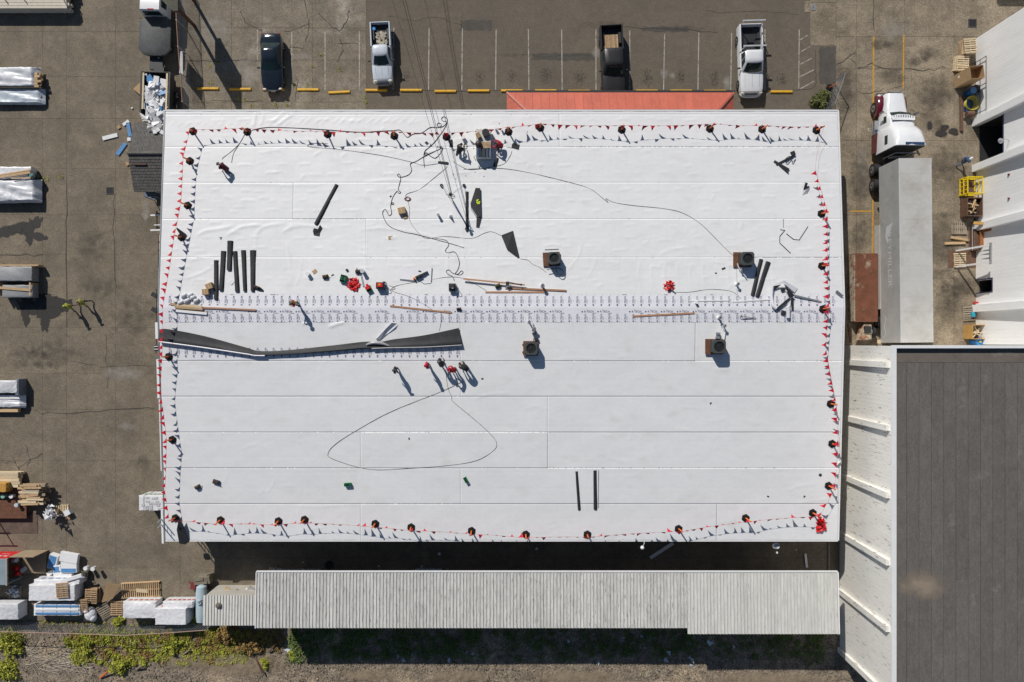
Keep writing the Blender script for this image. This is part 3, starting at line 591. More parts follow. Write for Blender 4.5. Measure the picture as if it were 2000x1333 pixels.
for k in range(len(bays) - 1):
    ya, yb = bays[k + 1], bays[k] - (0 if k == 0 else 0); ep('wall_panel', MB().box((WX + .15, (ya + yb) / 2, WZ / 2), (.3, abs(yb - ya) - .01, WZ)), m_sid)
for y in ribs: ep('pilaster', MB().loft([[(WX - .2, y - .22, 0), (WX + .02, y - .22, 0), (WX + .02, y + .22, 0), (WX - .2, y + .22, 0)], [(WX - .3, y - .22, WZ - .25), (WX + .02, y - .22, WZ - .25), (WX + .02, y + .22, WZ - .25), (WX - .3, y + .22, WZ - .25)]]), m_sid)
ep('wall', MB().box((WX + 22.3, (WYN + WYS) / 2, WZ / 2 - .2), (43.9, WYN - WYS - .3, WZ - .4)), m_sid)
nst = 16
for k in range(nst):
    x = WX + .33 + k * .905; y = WYN - 1.24; cut = rng.rand() * 6 + 2
    while y > WYS + .3:
        y2 = max(y - cut, WYS + .2); ep('roof_strip', MB().box((x + .45, (y + y2) / 2, WZ - .28 + .006 * (k % 2) + .002 * rng.rand()), (.872, y - y2 - .006, .03)), m_roofd); y = y2; cut = 6 + rng.rand() * 5
ep('roof_strip', MB().box((WX + 8, WYN - .75, WZ - .275), (15.4, .95, .03)), M('brown_roof_flashing', (.14, .118, .1), .85, .15, 1.5, fine=.2))
ep('roof_deck', MB().box((WX + 22.2, (WYN + WYS) / 2, WZ - .32), (43.4, abs(WYN - WYS) - .5, .04)), M('roof_lap_bitumen', (.06, .056, .054), .8))
ep('parapet_cap', MB().box((WX + .12, (WYN + WYS) / 2, WZ + .03), (.36, abs(WYN - WYS) + .1, .08)), m_white)
ep('parapet_cap', MB().box((WX + 22.4, WYN - .06, WZ + .028), (44.2, .22, .08)), m_white)
ep('parapet', MB().box((WX + 22.4, WYN - .06, WZ - .2), (44, .14, .4)), m_sid2)
stain(eb, 1802, 1142, 48, 32, stain_mat('tan_dust', (.36, .29, .22), .75, 1.2, .55, 1.15), z=.0, name='dust_patch', ZF=lambda a, b: G(a, b, WZ - .235) - eo); 
for a in ((1925, 740, 10, 20), (1880, 770, 8, 40), (1960, 690, 30, 12), (1920, 930, 16, 14), (1990, 880, 8, 30), (1860, 1020, 8, 30), (1945, 1150, 14, 14), (1900, 1180, 8, 30)):
    stain(eb, *a, m_dust, z=_sz[0] % .01, name='dust_patch', hard=.45, ZF=lambda p, q: G(p, q, WZ - .233) - eo); _sz[0] += .0007
NX = (906) * H / F; NYN = G(0, 76).y; NYS = WYN + .06
nb = thing('northeast_warehouse', 'tall white warehouse wall with pilasters, a wide dark doorway and a small door', 'building', (NX + 8, 12, 0)); no_ = Vector(nb.location)
def npt(name, mb, mat): return part(nb, name, mb.moved(-no_), mat)
D1 = (G(0, 325).y, G(0, 246).y, 3.2); D2 = (G(0, 572).y, G(0, 549).y, 1.95)
pil = [G(0, 241).y, G(0, 330).y, G(0, 446).y, G(0, 603).y]
edges = sorted([NYS, NYN] + pil)
for k in range(len(edges) - 1):
    ya, yb = edges[k] + .005, edges[k + 1] - .005
    for d in (D1, D2):
        if ya < (d[0] + d[1]) / 2 < yb:
            if d[0] - ya > .02: npt('wall_panel', MB().box((NX + .15, (ya + d[0]) / 2, WZ / 2), (.3, d[0] - ya, WZ)), m_sid2)
            if yb - d[1] > .02: npt('wall_panel', MB().box((NX + .15, (yb + d[1]) / 2, WZ / 2), (.3, yb - d[1], WZ)), m_sid2)
            npt('wall_panel', MB().box((NX + .15, (d[0] + d[1]) / 2, (WZ + d[2]) / 2), (.3, d[1] - d[0] - .004, WZ - d[2])), m_sid2); break
    else: npt('wall_panel', MB().box((NX + .15, (ya + yb) / 2, WZ / 2), (.3, yb - ya, WZ)), m_sid2)
for y in pil: npt('pilaster', MB().loft([[(NX - .35, y - .3, 0), (NX + .02, y - .3, 0), (NX + .02, y + .3, 0), (NX - .35, y + .3, 0)], [(NX - .6, y - .3, WZ - .3), (NX + .02, y - .3, WZ - .3), (NX + .02, y + .3, WZ - .3), (NX - .6, y + .3, WZ - .3)]]), m_sid2)
npt('roof', MB().box((NX + 15.1, (NYN + NYS) / 2, WZ - .2), (29.4, NYN - NYS - .1, .2)), m_roofd)
npt('wall', MB().box((NX + 15, NYN - .16, WZ / 2 - .2), (29.3, .3, WZ - .5)), m_sid2); npt('wall', MB().box((NX + 29, (NYN + NYS) / 2, WZ / 2 - .2), (.3, NYN - NYS - .7, WZ - .5)), m_sid2)
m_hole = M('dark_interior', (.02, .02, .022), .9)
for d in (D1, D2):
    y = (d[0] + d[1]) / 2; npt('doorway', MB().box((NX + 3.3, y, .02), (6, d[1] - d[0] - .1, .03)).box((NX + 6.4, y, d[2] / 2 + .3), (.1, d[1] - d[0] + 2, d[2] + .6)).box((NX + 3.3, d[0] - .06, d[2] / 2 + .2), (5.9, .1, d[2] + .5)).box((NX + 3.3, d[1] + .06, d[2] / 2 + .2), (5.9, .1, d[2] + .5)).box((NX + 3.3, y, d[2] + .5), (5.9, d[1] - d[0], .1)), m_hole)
    npt('door_frame', MB().box((NX - .01, d[0] - .05, d[2] / 2), (.05, .09, d[2])).box((NX - .01, d[1] + .05, d[2] / 2), (.05, .09, d[2])).box((NX - .012, y, d[2] + .05), (.05, d[1] - d[0] + .2, .09)), M('blue_black_frame', (.03, .035, .1), .5))
for z, yy in ((3.9, 13.2), (3.9, 11.3)): npt('wall_light', MB().box((NX - .05, yy, z), (.1, .12, .14)), M('maroon_box', (.15, .02, .03), .5))
lampt = thing('wall_lamp', 'grey gooseneck lamp on the white wall above the wide doorway', 'lamp', (NX, 15.9, 3.9)); part(lampt, 'arm', MB().tube([(0, 0, 0), (-.35, 0, .25), (-.6, 0, .1)], .03, 6), m_steel); part(lampt, 'shade', MB().cyl((-.6, 0, .12), (-.6, 0, -.12), .07, .22, n=12), m_steel)
# ================================================================== vehicles
def wheel(root, x, y, r, w, mat_r=None, side=1, rim=None):
    o = part(root, 'wheel', MB().cyl((x - w / 2, y, r), (x + w / 2, y, r), r, n=18), m_black, True)
    xs = x + side * w / 2
    part(o, 'rim', MB().cyl((xs - .02 * side, y, r), (xs + .012 * side, y, r), r * .62, r * .56, n=14), rim or m_chrome)
    part(o, 'hub', MB().cyl((xs, y, r), (xs + .05 * side, y, r), r * .18, n=8), m_dark); return o
def ringw(w, y, top, bot=.24, crown=.03):
    h = [(w * .86, bot), (w, bot + .16), (w * 1.0, bot + (top - bot) * .62), (w * .955, top - .07), (w * .86, top - .01), (w * .45, top + crown * .8), (0, top + crown)]
    return [(x, y, z) for x, z in h] + [(-x, y, z) for x, z in reversed(h[:-1])]
def body(mb, L, st, bot=.24, mi=0):
    return mb.loft([ringw(w, -L / 2 + t * L, top, bot) for t, w, top in st], mi=mi)
def rrect(hw, y0, y1, z, c=.12, bow=0.0):
    "rounded outline, front edge (y0) bowed"
    return [(-hw + c, y0 + bow * .0, z), (-hw * .4, y0 - bow, z), (hw * .4, y0 - bow, z), (hw - c, y0, z), (hw, y0 + c, z), (hw, y1 - c, z), (hw - c, y1, z), (-hw + c, y1, z), (-hw, y1 - c, z), (-hw, y0 + c, z)]
def cabin(root, hb, ht, yb0, yb1, yt0, yt1, zb, zt, paint, rear_glass=True, doors=2):
    mb = MB().loft([rrect(hb, yb0, yb1, zb, .12, .1), rrect(ht + .02, yt0, yt1, zt - .05, .12, .05), rrect(ht - .05, yt0 + .06, yt1 - .06, zt, .12, .04), rrect(ht * .5, yt0 + .3, yt1 - .3, zt + .025, .1, .02)])
    o = part(root, 'cabin', mb, paint, 30)
    def glass(name, q, off):
        off = Vector(off); part(o, name, MB().slab([Vector(p) + off for p in q], .012), m_glass)
    # windscreen, built in three facets so it curves
    def ws(y_b, y_t, s, nm):
        b = [(-hb + .12, y_b), (-hb * .4, y_b - s * .1), (hb * .4, y_b - s * .1), (hb - .12, y_b)]; t = [(-ht + .12, y_t), (-ht * .4, y_t - s * .05), (ht * .4, y_t - s * .05), (ht - .12, y_t)]
        n = Vector((0, -s * (zt - zb), abs(y_t - y_b))).normalized() * .012; vs_ = []
        for i in range(4):
            for f in (.08, .93): vs_.append(Vector((b[i][0] + (t[i][0] - b[i][0]) * f, b[i][1] + (t[i][1] - b[i][1]) * f, zb + (zt - .05 - zb) * f)) + n)
        part(o, nm, MB().add(vs_, [(0, 2, 3, 1), (2, 4, 5, 3), (4, 6, 7, 5)]), m_glass)
    ws(yb0, yt0, 1, 'windscreen')
    if rear_glass:
        n = Vector((0, (zt - zb), abs(yb1 - yt1) + .01)).normalized() * .012
        q = [Vector((sx * (hb + (ht - hb) * f - .16), yb1 + (yt1 - yb1) * f, zb + (zt - .05 - zb) * f)) + n for sx, f in ((-1, .1), (1, .1), (1, .9), (-1, .9))]
        part(o, 'rear_window', MB().poly(q), m_glass)
    for sx in (-1, 1):
        segs = [(.12, .5), (.54, .9)] if doors == 2 else [(.12, .88)]
        for a, b_ in segs:
            def sp(f, h): return Vector((sx * (hb + (ht + .02 - hb) * h + .012), (yb0 + (yb1 - yb0) * f) * (1 - h) + (yt0 + (yt1 - yt0) * f) * h, zb + (zt - .05 - zb) * h))
            q = [sp(a, .12), sp(b_, .12), sp(b_, .88), sp(a, .88)]
            part(o, 'side_window', MB().poly(q if sx < 0 else q[::-1]), m_glass)
    return o
def mirrors(root, x, y, z, mat):
    for sx in (-1, 1): part(root, 'mirror', MB().box((sx * (x + .12), y, z), (.2, .1, .14), ch=.02).box((sx * x, y + .02, z - .04), (.1, .05, .04)), mat)
m_navy = M('midnight_blue_paint', (0.012, 0.018, 0.028), 0.12, 0.1, 2, coat=.8)
m_wcar = M('white_car_paint', (0.74, 0.75, 0.77), 0.25, 0.03, 2, coat=.5); m_silver = M('silver_blue_paint', (0.6, 0.65, 0.72), 0.25, 0.04, 2, coat=.5)
m_gph = M('matt_black_paint', (0.028, 0.027, 0.028), 0.38, 0.1, 2); m_burg = M('burgundy_paint', (0.1, 0.006, 0.014), 0.18, 0.1, 2, coat=.7)
# dark sedan
c = thing('sedan', 'dark blue-black sedan parked third from left behind a yellow stop', 'car', (-20.15, 23.38, .012), .02)
L = 4.72
bd = part(c, 'body', body(MB(), L, [(0, .5, .58), (.015, .66, .64), (.05, .8, .7), (.12, .88, .78), (.27, .91, .93), (.33, .91, .96), (.55, .91, .97), (.8, .91, 1.0), (.9, .88, 1.02), (.97, .8, 1.0), (.992, .7, .94), (1, .6, .8)]), m_navy, True)
cabin(c, .84, .6, -.72, 1.6, -.05, 1.0, .95, 1.45, m_navy); mirrors(c, .93, -.55, .98, m_navy)
for sx in (-1, 1):
    part(c, 'headlight', MB().ball((sx * .66, -2.22, .66), (.16, .1, .07), 8, 4), m_lamp); part(c, 'tail_light', MB().ball((sx * .7, 2.3, .86), (.14, .08, .08), 8, 4), m_redlamp)
    for y in (-1.45, 1.4): wheel(c, sx * .8, y, .32, .22, side=sx)
part(c, 'number_plate', MB().box((0, -2.37, .5), (.34, .02, .12)), m_white); part(c, 'grille', MB().box((0, -2.33, .62), (.7, .05, .08), ch=.01), m_chrome)
# pickups
def pickup(label, loc, rz, L, W, paint, cf, cr, hz, bz, rz_top, doors, bedcol, roofw):
    c = thing('pickup_truck', label, 'truck', loc, rz); hw = W / 2; fr = -L / 2; bk = L / 2
    t = lambda y: (y - fr) / (cr - fr)
    Lc = cr - fr; st_ = [(0, .62 * hw, .62), (.02, .82 * hw, .68), (.06, .93 * hw, hz - .16), (.12, .97 * hw, hz - .1), (.3, hw, hz - .03), ((cf - fr) / Lc, hw, hz + .02), (.8, hw, hz + .05), (1, hw, hz + .05)]
    mb = MB().loft([ringw(w, fr + f * Lc, top, .3) for f, w, top in st_]); part(c, 'body', mb, paint, True)
    part(c, 'bonnet_crease', MB().ribbon([(0, fr + .5, hz - .045), (0, cf - .2, hz + .055)], .012).ribbon([(-hw * .6, fr + .5, hz - .07), (-hw * .62, cf - .2, hz + .035)], .012).ribbon([(hw * .6, fr + .5, hz - .07), (hw * .62, cf - .2, hz + .035)], .012), m_dark)
    cabin(c, hw - .07, roofw / 2, cf, cr - .03, cf + .62, cr - .1, hz + .03, rz_top, paint, True, doors)
    bed = part(c, 'bed', MB().box((0, (cr + bk) / 2 + .05, .62), (W - .16, bk - cr - .1, .1)), bedcol)
    rid = MB().box((0, (cr + bk) / 2 + .05, .69), (.05, bk - cr - .3, .03)).mesh('bed_rib', bedcol)
    for k in range(9): part(bed, 'rib', rid, None, loc=((k - 4) * (W - .5) / 9, 0, 0))
    for sx in (-1, 1):
        part(c, 'bed_side', MB().loft([[(sx * (hw - .02), y, .32), (sx * hw, y, .6), (sx * (hw - .01), y, bz - .05), (sx * (hw - .03), y, bz), (sx * (hw - .12), y, bz), (sx * (hw - .13), y, .6)] for y in (cr + .02, cr + .7, bk - .35, bk - .03)]), paint, True)
        part(bed, 'wheel_arch', MB().box((sx * (hw - .24), (cr + bk) / 2 + .05, .78), (.26, .95, .26), ch=.05), bedcol)
        part(c, 'headlight', MB().ball((sx * (hw - .24), fr + .12, .8), (.2, .1, .08), 8, 4), m_lamp); part(c, 'tail_light', MB().box((sx * (hw - .05), bk - .04, .85), (.09, .06, .3)), m_redlamp)
        for y in (fr + .95, (cr + bk) / 2 + .05): wheel(c, sx * (hw - .1), y, .38, .26, side=sx)
    part(c, 'tailgate', MB().box((0, bk - .04, (bz + .45) / 2), (W - .2, .08, bz - .45), ch=.015), paint)
    part(c, 'front_bumper', MB().loft([rrect(hw * .97, fr - .1, fr + .35, .42, .2, .08), rrect(hw * .97, fr - .1, fr + .35, .6, .2, .08)]), paint if paint is not m_silver else m_steel, True)
    part(c, 'rear_bumper', MB().box((0, bk + .05, .5), (W - .2, .16, .16), ch=.03), m_dark); part(c, 'grille', MB().box((0, fr + .005, .72), (W * .55, .05, .12), ch=.01), m_dark)
    mirrors(c, hw + .02, cf + .32, hz + .12, m_dark); return c
p1_ = pickup('older white pickup with rubble in its bed, first pickup from the left', (-10.93, 24.15, .012), .045, 4.95, 1.72, m_silver, -1.1, .45, .98, 1.12, 1.62, 1, m_dark, 1.2)
rub = MB()
for k in range(60): x, y = rng.rand() * .85 - .35, .75 + rng.rand() * .9; rub.box((x, y, .74 + rng.rand() * .12), (.08 + rng.rand() * .2, .08 + rng.rand() * .2, .06 + rng.rand() * .08), rng.rand() * 3)
q = solo('rubble_load', 'pale broken rubble heaped in the older white pickup bed', 'rubble', rub, M('pale_rubble', (.42, .38, .3), .9, .35, 4), loc=(-10.93, 24.15, .012), rz=.045); q['kind'] = 'stuff'
solo('blue_bucket', 'small blue bucket in the back corner of the older white pickup bed', 'bucket', MB().cyl((0, 0, 0), (0, 0, .26), .11, .14, n=12).cyl((0, 0, .26), (0, 0, .265), .12, n=12), M('blue_plastic', (.02, .2, .55), .4), loc=(-11.55, 26.1, .70), rz=0)
p2_ = pickup('matt black pickup with wooden slats in its bed beside the coral awning', (8.4, 23.4, .012), .05, 5.85, 1.92, m_gph, -1.25, .85, 1.12, 1.25, 1.84, 2, m_dark, 1.45)
wp = thing('slatted_wood_panel', 'tan slatted wood panel lying in the black pickup bed', 'panel', (8.4, 23.4, .75), .05)
slm = MB().box((0, 0, 0), (.125, 1.35, .03), ch=.004).mesh('slat', m_pallet)
for k in range(9): part(wp, 'slat', slm, None, loc=((k - 4) * .14 - .05, 1.6, .03))
part(wp, 'batten', MB().box((-.05, 1.2, 0), (1.25, .08, .03)).box((-.05, 2.0, 0), (1.25, .08, .03)), m_pallet)
p3_ = pickup('white pickup with a ladder rack over its bed, rightmost parked vehicle', (19.98, 23.55, .012), .03, 5.75, 1.96, m_wcar, -1.15, .55, 1.08, 1.2, 1.8, 2, m_dark, 1.4)
for y in (.72, 2.8):
    rk = MB()
    for sx in (-1, 1): rk.beam((sx * .85, y, 1.2), (sx * .72, y, 1.88), .05, .05)
    rk.beam((-.95, y, 1.9), (.95, y, 1.9), .11, .07); part(p3_, 'rack_hoop', rk, M('aluminium_rack', (.6, .61, .62), .35, metal=.3))
solo('spare_wheel', 'spare wheel lying against the side in the bed of the rack pickup', 'wheel', MB().cyl((0, 0, 0), (0, 0, .22), .34, n=18).cyl((0, 0, .22), (0, 0, .23), .2, n=12), m_black, True, loc=(20.55, 25.0, .69))
# flatbed truck with white cab, towing the dump trailer
FX0, FX1 = G(272, 60, 1.1).x, G(333, 60, 1.1).x; FY1 = G(300, 107, 1.1).y; FY0 = G(300, 24, 2.0).y
ft = thing('flatbed_truck', 'truck with white cab and flat dark tarp-covered bed at the fence', 'truck', ((FX0 + FX1) / 2, (FY0 + FY1) / 2, .012), -.035); fo = Vector(ft.location)
hwb = (FX1 - FX0) / 2; hl = (FY0 - FY1) / 2
m_tarpd = M('dark_tarp', (0.075, 0.078, 0.08), 0.7, 0.18, 1.5, fine=.15, fscale=15, bump=.02, bscale=3)
part(ft, 'bed_cover', MB().loft([rrect(hwb, -hl, hl, .95, .4, .1), rrect(hwb, -hl, hl, 1.1, .4, .1), rrect(hwb - .06, -hl + .06, hl - .06, 1.15, .4, .1)]), m_tarpd, True)
hooks = MB()
for k in range(9):
    for sx in (-1, 1): hooks.box((sx * (hwb + .02), -hl + .6 + k * .3, 1.05), (.05, .05, .12))
o = part(ft, 'tie_hooks', hooks, m_dark); o['kind'] = 'stuff'
part(ft, 'chassis', MB().box((0, .4, .6), (1.1, 2 * hl + 3, .3)), m_dark)
cabb = MB().loft([[(-.98, hl + .1, .5), (.98, hl + .1, .5), (.98, hl + 2.6, .5), (-.98, hl + 2.6, .5)], [(-1.0, hl + .06, 1.2), (1.0, hl + .06, 1.2), (1.0, hl + 2.6, 1.2), (-1.0, hl + 2.6, 1.2)], [(-.84, hl + .14, 2.02), (.84, hl + .14, 2.02), (.84, hl + 2.5, 2.02), (-.84, hl + 2.5, 2.02)], [(-.78, hl + .2, 2.08), (.78, hl + .2, 2.08), (.78, hl + 2.4, 2.08), (-.78, hl + 2.4, 2.08)]])
cb_ = part(ft, 'cab', cabb, m_wcar, True)
part(cb_, 'side_window', MB().poly([(1.0, hl + .5, 1.28), (1.0, hl + 2.2, 1.28), (.875, hl + 2.2, 1.92), (.875, hl + .5, 1.92)]), m_glass); part(cb_, 'side_window', MB().poly([(-1.0, hl + .5, 1.28), (-.875, hl + .5, 1.92), (-.875, hl + 2.2, 1.92), (-1.0, hl + 2.2, 1.28)]), m_glass)
part(cb_, 'rear_window', MB().poly([(-.75, hl + .045, 1.3), (.75, hl + .045, 1.3), (.68, hl + .12, 1.9), (-.68, hl + .12, 1.9)]), m_glass); part(cb_, 'brake_light', MB().box((.1, hl + .2, 2.1), (.5, .08, .05)), m_redlamp)
for sx in (-1, 1):
    for y in (-hl + .9, hl + 2.3): wheel(ft, sx * .95, y, .4, .28, side=sx)
# dump trailer with debris
TX = G(304, 180, 1.3).x; TY0, TY1 = G(304, 142, 1.3).y, G(304, 222, 1.3).y; tl = TY0 - TY1
dt = thing('dump_trailer', 'black open dump trailer piled with roofing waste by the porch', 'trailer', (TX, (TY0 + TY1) / 2, .012), -.03)
m_trl = M('black_trailer_paint', (.03, .031, .034), .45, .2, 4, fine=.15)
part(dt, 'floor', MB().box((0, 0, .7), (2.3, tl - .1, .12)), m_trl)
for sx in (-1, 1):
    sd_ = part(dt, 'side_wall', MB().box((sx * 1.17, 0, 1.02), (.07, tl, .72)), m_trl); part(sd_, 'top_rail', MB().box((sx * 1.17, 0, 1.4), (.13, tl + .05, .06)), m_trl)
    part(dt, 'board_rail', MB().box((sx * .98, .1, 1.43), (.14, tl - .4, .04)), m_woodx)
    for y in (-.45, .45): wheel(dt, sx * 1.28, y - .3, .36, .22, side=sx)
part(dt, 'front_wall', MB().box((0, tl / 2 + .02, 1.02), (2.3, .07, .7)), m_trl)
part(dt, 'tongue', MB().beam((-.6, tl / 2, .6), (0, tl / 2 + 1.5, .55), .1, .14).beam((.6, tl / 2, .6), (.02, tl / 2 + 1.52, .55), .1, .14).box((0, tl / 2 + .4, .75), (.9, .5, .3), ch=.04).cyl((0, tl / 2 + 1.35, .3), (0, tl / 2 + 1.35, 1.0), .05), m_trl)
part(dt, 'coupler', MB().ball((0, tl / 2 + 1.55, .62), .11, 8, 5), m_steel)
# semi truck (front to the north) and trailer
SX = 31.62
tr = thing('semi_truck', 'white and burgundy semi truck cab parked in the dock bay', 'truck', (SX, 17.6, .012), -.012)
def sec(w, y, zt, zb=.55, r=.25): return [(w * .96, y, zb), (w, y, zb + .25), (w, y, zt - r), (w - r * .35, y, zt - r * .3), (w - r, y, zt), (0, y, zt + .03), (-(w - r), y, zt), (-(w - r * .35), y, zt - r * .3), (-w, y, zt - r), (-w, y, zb + .25), (-w * .96, y, zb)]
hood = MB().loft([sec(.62, 2.95, 1.45), sec(.72, 2.82, 1.72), sec(.78, 2.3, 1.85), sec(.86, 1.3, 1.98), sec(.9, 1.05, 2.0)]); part(tr, 'bonnet', hood, m_wcar, True)
part(tr, 'grille', MB().box((0, 2.98, 1.2), (1.05, .08, .95), ch=.03), m_chrome)
for sx in (-1, 1):
    f = MB().loft([[(sx * x, y, z) for x, z in ((.6, .6), (1.2, .6), (1.22, zt - .12), (1.1, zt), (.68, zt + .05))] for y, zt in ((2.9, .95), (2.6, 1.2), (2.0, 1.32), (1.45, 1.22), (1.15, .95))]); part(tr, 'fender', f, m_burg, True)
    wheel(tr, sx * 1.08, 1.95, .5, .3, side=sx); part(tr, 'headlight', MB().ball((sx * .98, 2.85, .95), (.16, .14, .14), 8, 5), m_lamp)
    part(tr, 'fuel_tank', MB().cyl((sx * 1.02, -.35, .62), (sx * 1.02, .75, .62), .33, n=16), m_chrome, True)
    part(tr, 'step', MB().box((sx * 1.2, .4, .98), (.3, .75, .06)).box((sx * 1.24, .4, .62), (.25, .75, .05)), m_steel)
    part(tr, 'side_skirt', MB().box((sx * 1.2, -1.1, .75), (.12, 1.6, .8), ch=.03), m_burg)
    part(tr, 'mirror', MB().box((sx * 1.42, 1.0, 2.2), (.12, .16, .6), ch=.03).beam((sx * 1.05, .95, 2.3), (sx * 1.4, 1.0, 2.35), .04, .04), m_chrome)
    for y in (-3.2, -4.5): wheel(tr, sx * 1.02, y, .5, .5, side=sx)
part(tr, 'bumper', MB().box((0, 3.1, .55), (2.1, .16, .4), ch=.05), m_chrome)
part(tr, 'chassis', MB().box((0, -1.6, .85), (.9, 7.6, .3)), m_dark); part(tr, 'fifth_wheel', MB().cyl((0, -3.8, 1.0), (0, -3.8, 1.14), .5, n=14), m_dark)
cabm = MB().loft([sec(1.02, 1.12, 2.05, .95, .2), sec(1.05, .95, 2.35, .95, .3), sec(1.06, .45, 2.72, .95, .35), sec(1.1, -.2, 2.85, .95, .4)])
cb_ = part(tr, 'cab', cabm, m_wcar, True)
part(cb_, 'windscreen', MB().add([(-.85, 1.0, 2.3), (0, 1.08, 2.32), (.85, 1.0, 2.3), (-.78, .55, 2.72), (0, .6, 2.78), (.78, .55, 2.72)], [(0, 1, 4, 3), (1, 2, 5, 4)]).moved((0, .03, .03)), m_glass)
vz = part(cb_, 'visor', MB().slab([Vector(p) for p in ((-.95, .6, 2.78), (-.4, .74, 2.82), (.4, .74, 2.82), (.95, .6, 2.78), (.9, .25, 2.9), (-.9, .25, 2.9))], .05), m_wcar)
for k in range(9):
    part(vz, 'marker_slot', MB().box(((k - 4) * .19, .58 - abs(k - 4) * .012, 2.845), (.05, .16, .02)), m_dark)
for sx in (-1, 1): part(cb_, 'side_window', MB().poly([(sx * 1.075, .82, 1.85), (sx * 1.075, .1, 1.85), (sx * 1.075, .1, 2.32), (sx * 1.075, .72, 2.28)][::-sx]), m_glass)
slp = MB().loft([sec(1.1, -.15, 2.9, .95, .45), sec(1.18, -.35, 3.2, .95, .5), sec(1.22, -.8, 3.7, .95, .5), sec(1.24, -1.5, 3.98, .95, .4), sec(1.25, -2.1, 4.05, .95, .3)]); sp_ = part(tr, 'sleeper', slp, m_wcar, True)
part(sp_, 'rear_wall', MB().box((0, -2.12, 2.4), (2.3, .04, 2.9)), m_dark); part(sp_, 'roof_recess', MB().box((.25, -1.98, 4.02), (1.5, .22, .1)), M('navy_panel', (.03, .06, .14), .4))
part(sp_, 'side_window', MB().box((-1.255, -1.3, 2.6), (.02, .7, .42)), m_glass)
part(tr, 'wind_deflector', MB().beam((-.8, -2.5, 1.3), (-.8, -2.5, 3.2), .06, .06).beam((.8, -2.5, 1.3), (.8, -2.5, 3.2), .06, .06).beam((-.8, -2.5, 3.2), (.8, -2.5, 3.2), .06, .06).box((0, -2.55, 2.0), (1.2, .08, .5)), m_steel)
part(tr, 'air_hose', MB().tube(smooth_path([(-.3, -2.2, 1.8), (-.4, -2.7, 1.3), (-.3, -3.0, 1.7)]), .025).tube(smooth_path([(.3, -2.2, 1.8), (.2, -2.7, 1.2), (.3, -3.0, 1.6)]), .025), m_black)
TRX = 31.9; TY0_, TY1_ = 14.45, -.12; tl = TY0_ - TY1_
tt = thing('semi_trailer', 'long grey semi trailer with faded lettering behind the semi truck', 'trailer', (TRX, (TY0_ + TY1_) / 2, .012), .011)
m_tside = M('grey_trailer_side', (.4, .4, .39), .5, .1, .8, fine=.06, fscale=10, col2=(.3, .3, .3), c2=(.55, .7), c2scale=.7); m_troof = M('translucent_trailer_roof', (.52, .51, .485), .6, .07, .7, col2=(.4, .37, .33), c2=(.52, .75), c2scale=.45, fine=.05, fscale=10)
part(tt, 'box', MB().box((0, 0, 2.6), (2.54, tl, 2.92), ch=.02), m_tside)
nrp = 12
for k in range(nrp): part(tt, 'roof_panel', MB().box((0, (k - nrp / 2 + .5) * tl / nrp, 4.075 + .003 * (k % 2)), (2.46, tl / nrp - .006, .02)), m_troof)
part(tt, 'top_rail', MB().box((-1.26, 0, 4.07), (.06, tl, .06)).box((1.26, 0, 4.07), (.06, tl, .06)), M('pale_rail', (.55, .55, .54), .4))
part(tt, 'side_skirt', MB().box((-1.31, -1.0, .85), (.04, 7.0, .8)), M('pale_skirt', (.5, .48, .45), .5)); part(tt, 'landing_gear', MB().box((-.8, 4.1, .6), (.12, .12, 1.1)).box((.8, 4.1, .6), (.12, .12, 1.1)), m_dark)
for sx in (-1, 1):
    for y in (-5.6, -4.3): wheel(tt, sx * .98, y, .5, .5, side=sx)
def side_text(s, size, y, z, sxx=1.0):
    vs_, fs_ = text_mesh(s, size)   # lettering stands on the west side; front is at +y
    return MB().add([(-1.276, y - a * sxx, z + b) for a, b, _ in vs_], fs_)
m_lett = M('pale_lettering', (.62, .63, .64), .5, .1)
part(tt, 'lettering', side_text('FREYMILLER', .75, -.3, 2.6, 1.25), m_lett)
part(tt, 'swoosh_logo', MB().add([(-1.277, 2.2, 2.2), (-1.277, 1.4, 2.0), (-1.277, .8, 2.3), (-1.277, 1.3, 2.45), (-1.277, 2.4, 3.2)], [(0, 1, 2, 3, 4)]), m_lett)
sq = smooth_path([(-1.278, -4.9, 1.6), (-1.278, -5.4, 2.0), (-1.278, -5.9, 1.7), (-1.278, -6.5, 1.9), (-1.278, -6.9, 1.5)], 6)
part(tt, 'painted_scrawl', MB().add([p + Vector((0, 0, .03)) for p in sq] + [p - Vector((0, 0, .03)) for p in sq], [(i, i + 1, len(sq) + i + 1, len(sq) + i) for i in range(len(sq) - 1)]), m_white)
# ================================================================== yard things
bm_deck = MB().box((0, 0, 0), (1.0, .095, .018), ch=.003)
PAL = {}
def pallet(label, loc, rz=0.0, mat=m_pallet, nb=7, tilt=None, group=None, w=1.0, l=1.2):
    t = thing('pallet', label, 'pallet', loc, rz, group)
    if tilt: t.rotation_euler = tilt
    k = mat.name
    if k not in PAL: PAL[k] = (MB().box((0, 0, 0), (1.0, .1, .018), ch=.003).mesh('deck_board', mat), MB().box((0, 0, 0), (.04, 1.2, .09)).mesh('stringer', mat))
    d, s_ = PAL[k]
    for i in range(nb): o = part(t, 'deck_board', d, None, loc=(0, -l / 2 + .05 + i * (l - .1) / (nb - 1) + rng.randn() * .004, .125), rz=rng.randn() * .006)
    for i in range(3): part(t, 'bottom_board', d, None, loc=(0, -l / 2 + .05 + i * (l - .1) / 2, .012))
    for i in range(3): part(t, 'stringer', s_, None, loc=((i - 1) * .46, 0, .067))
    return t
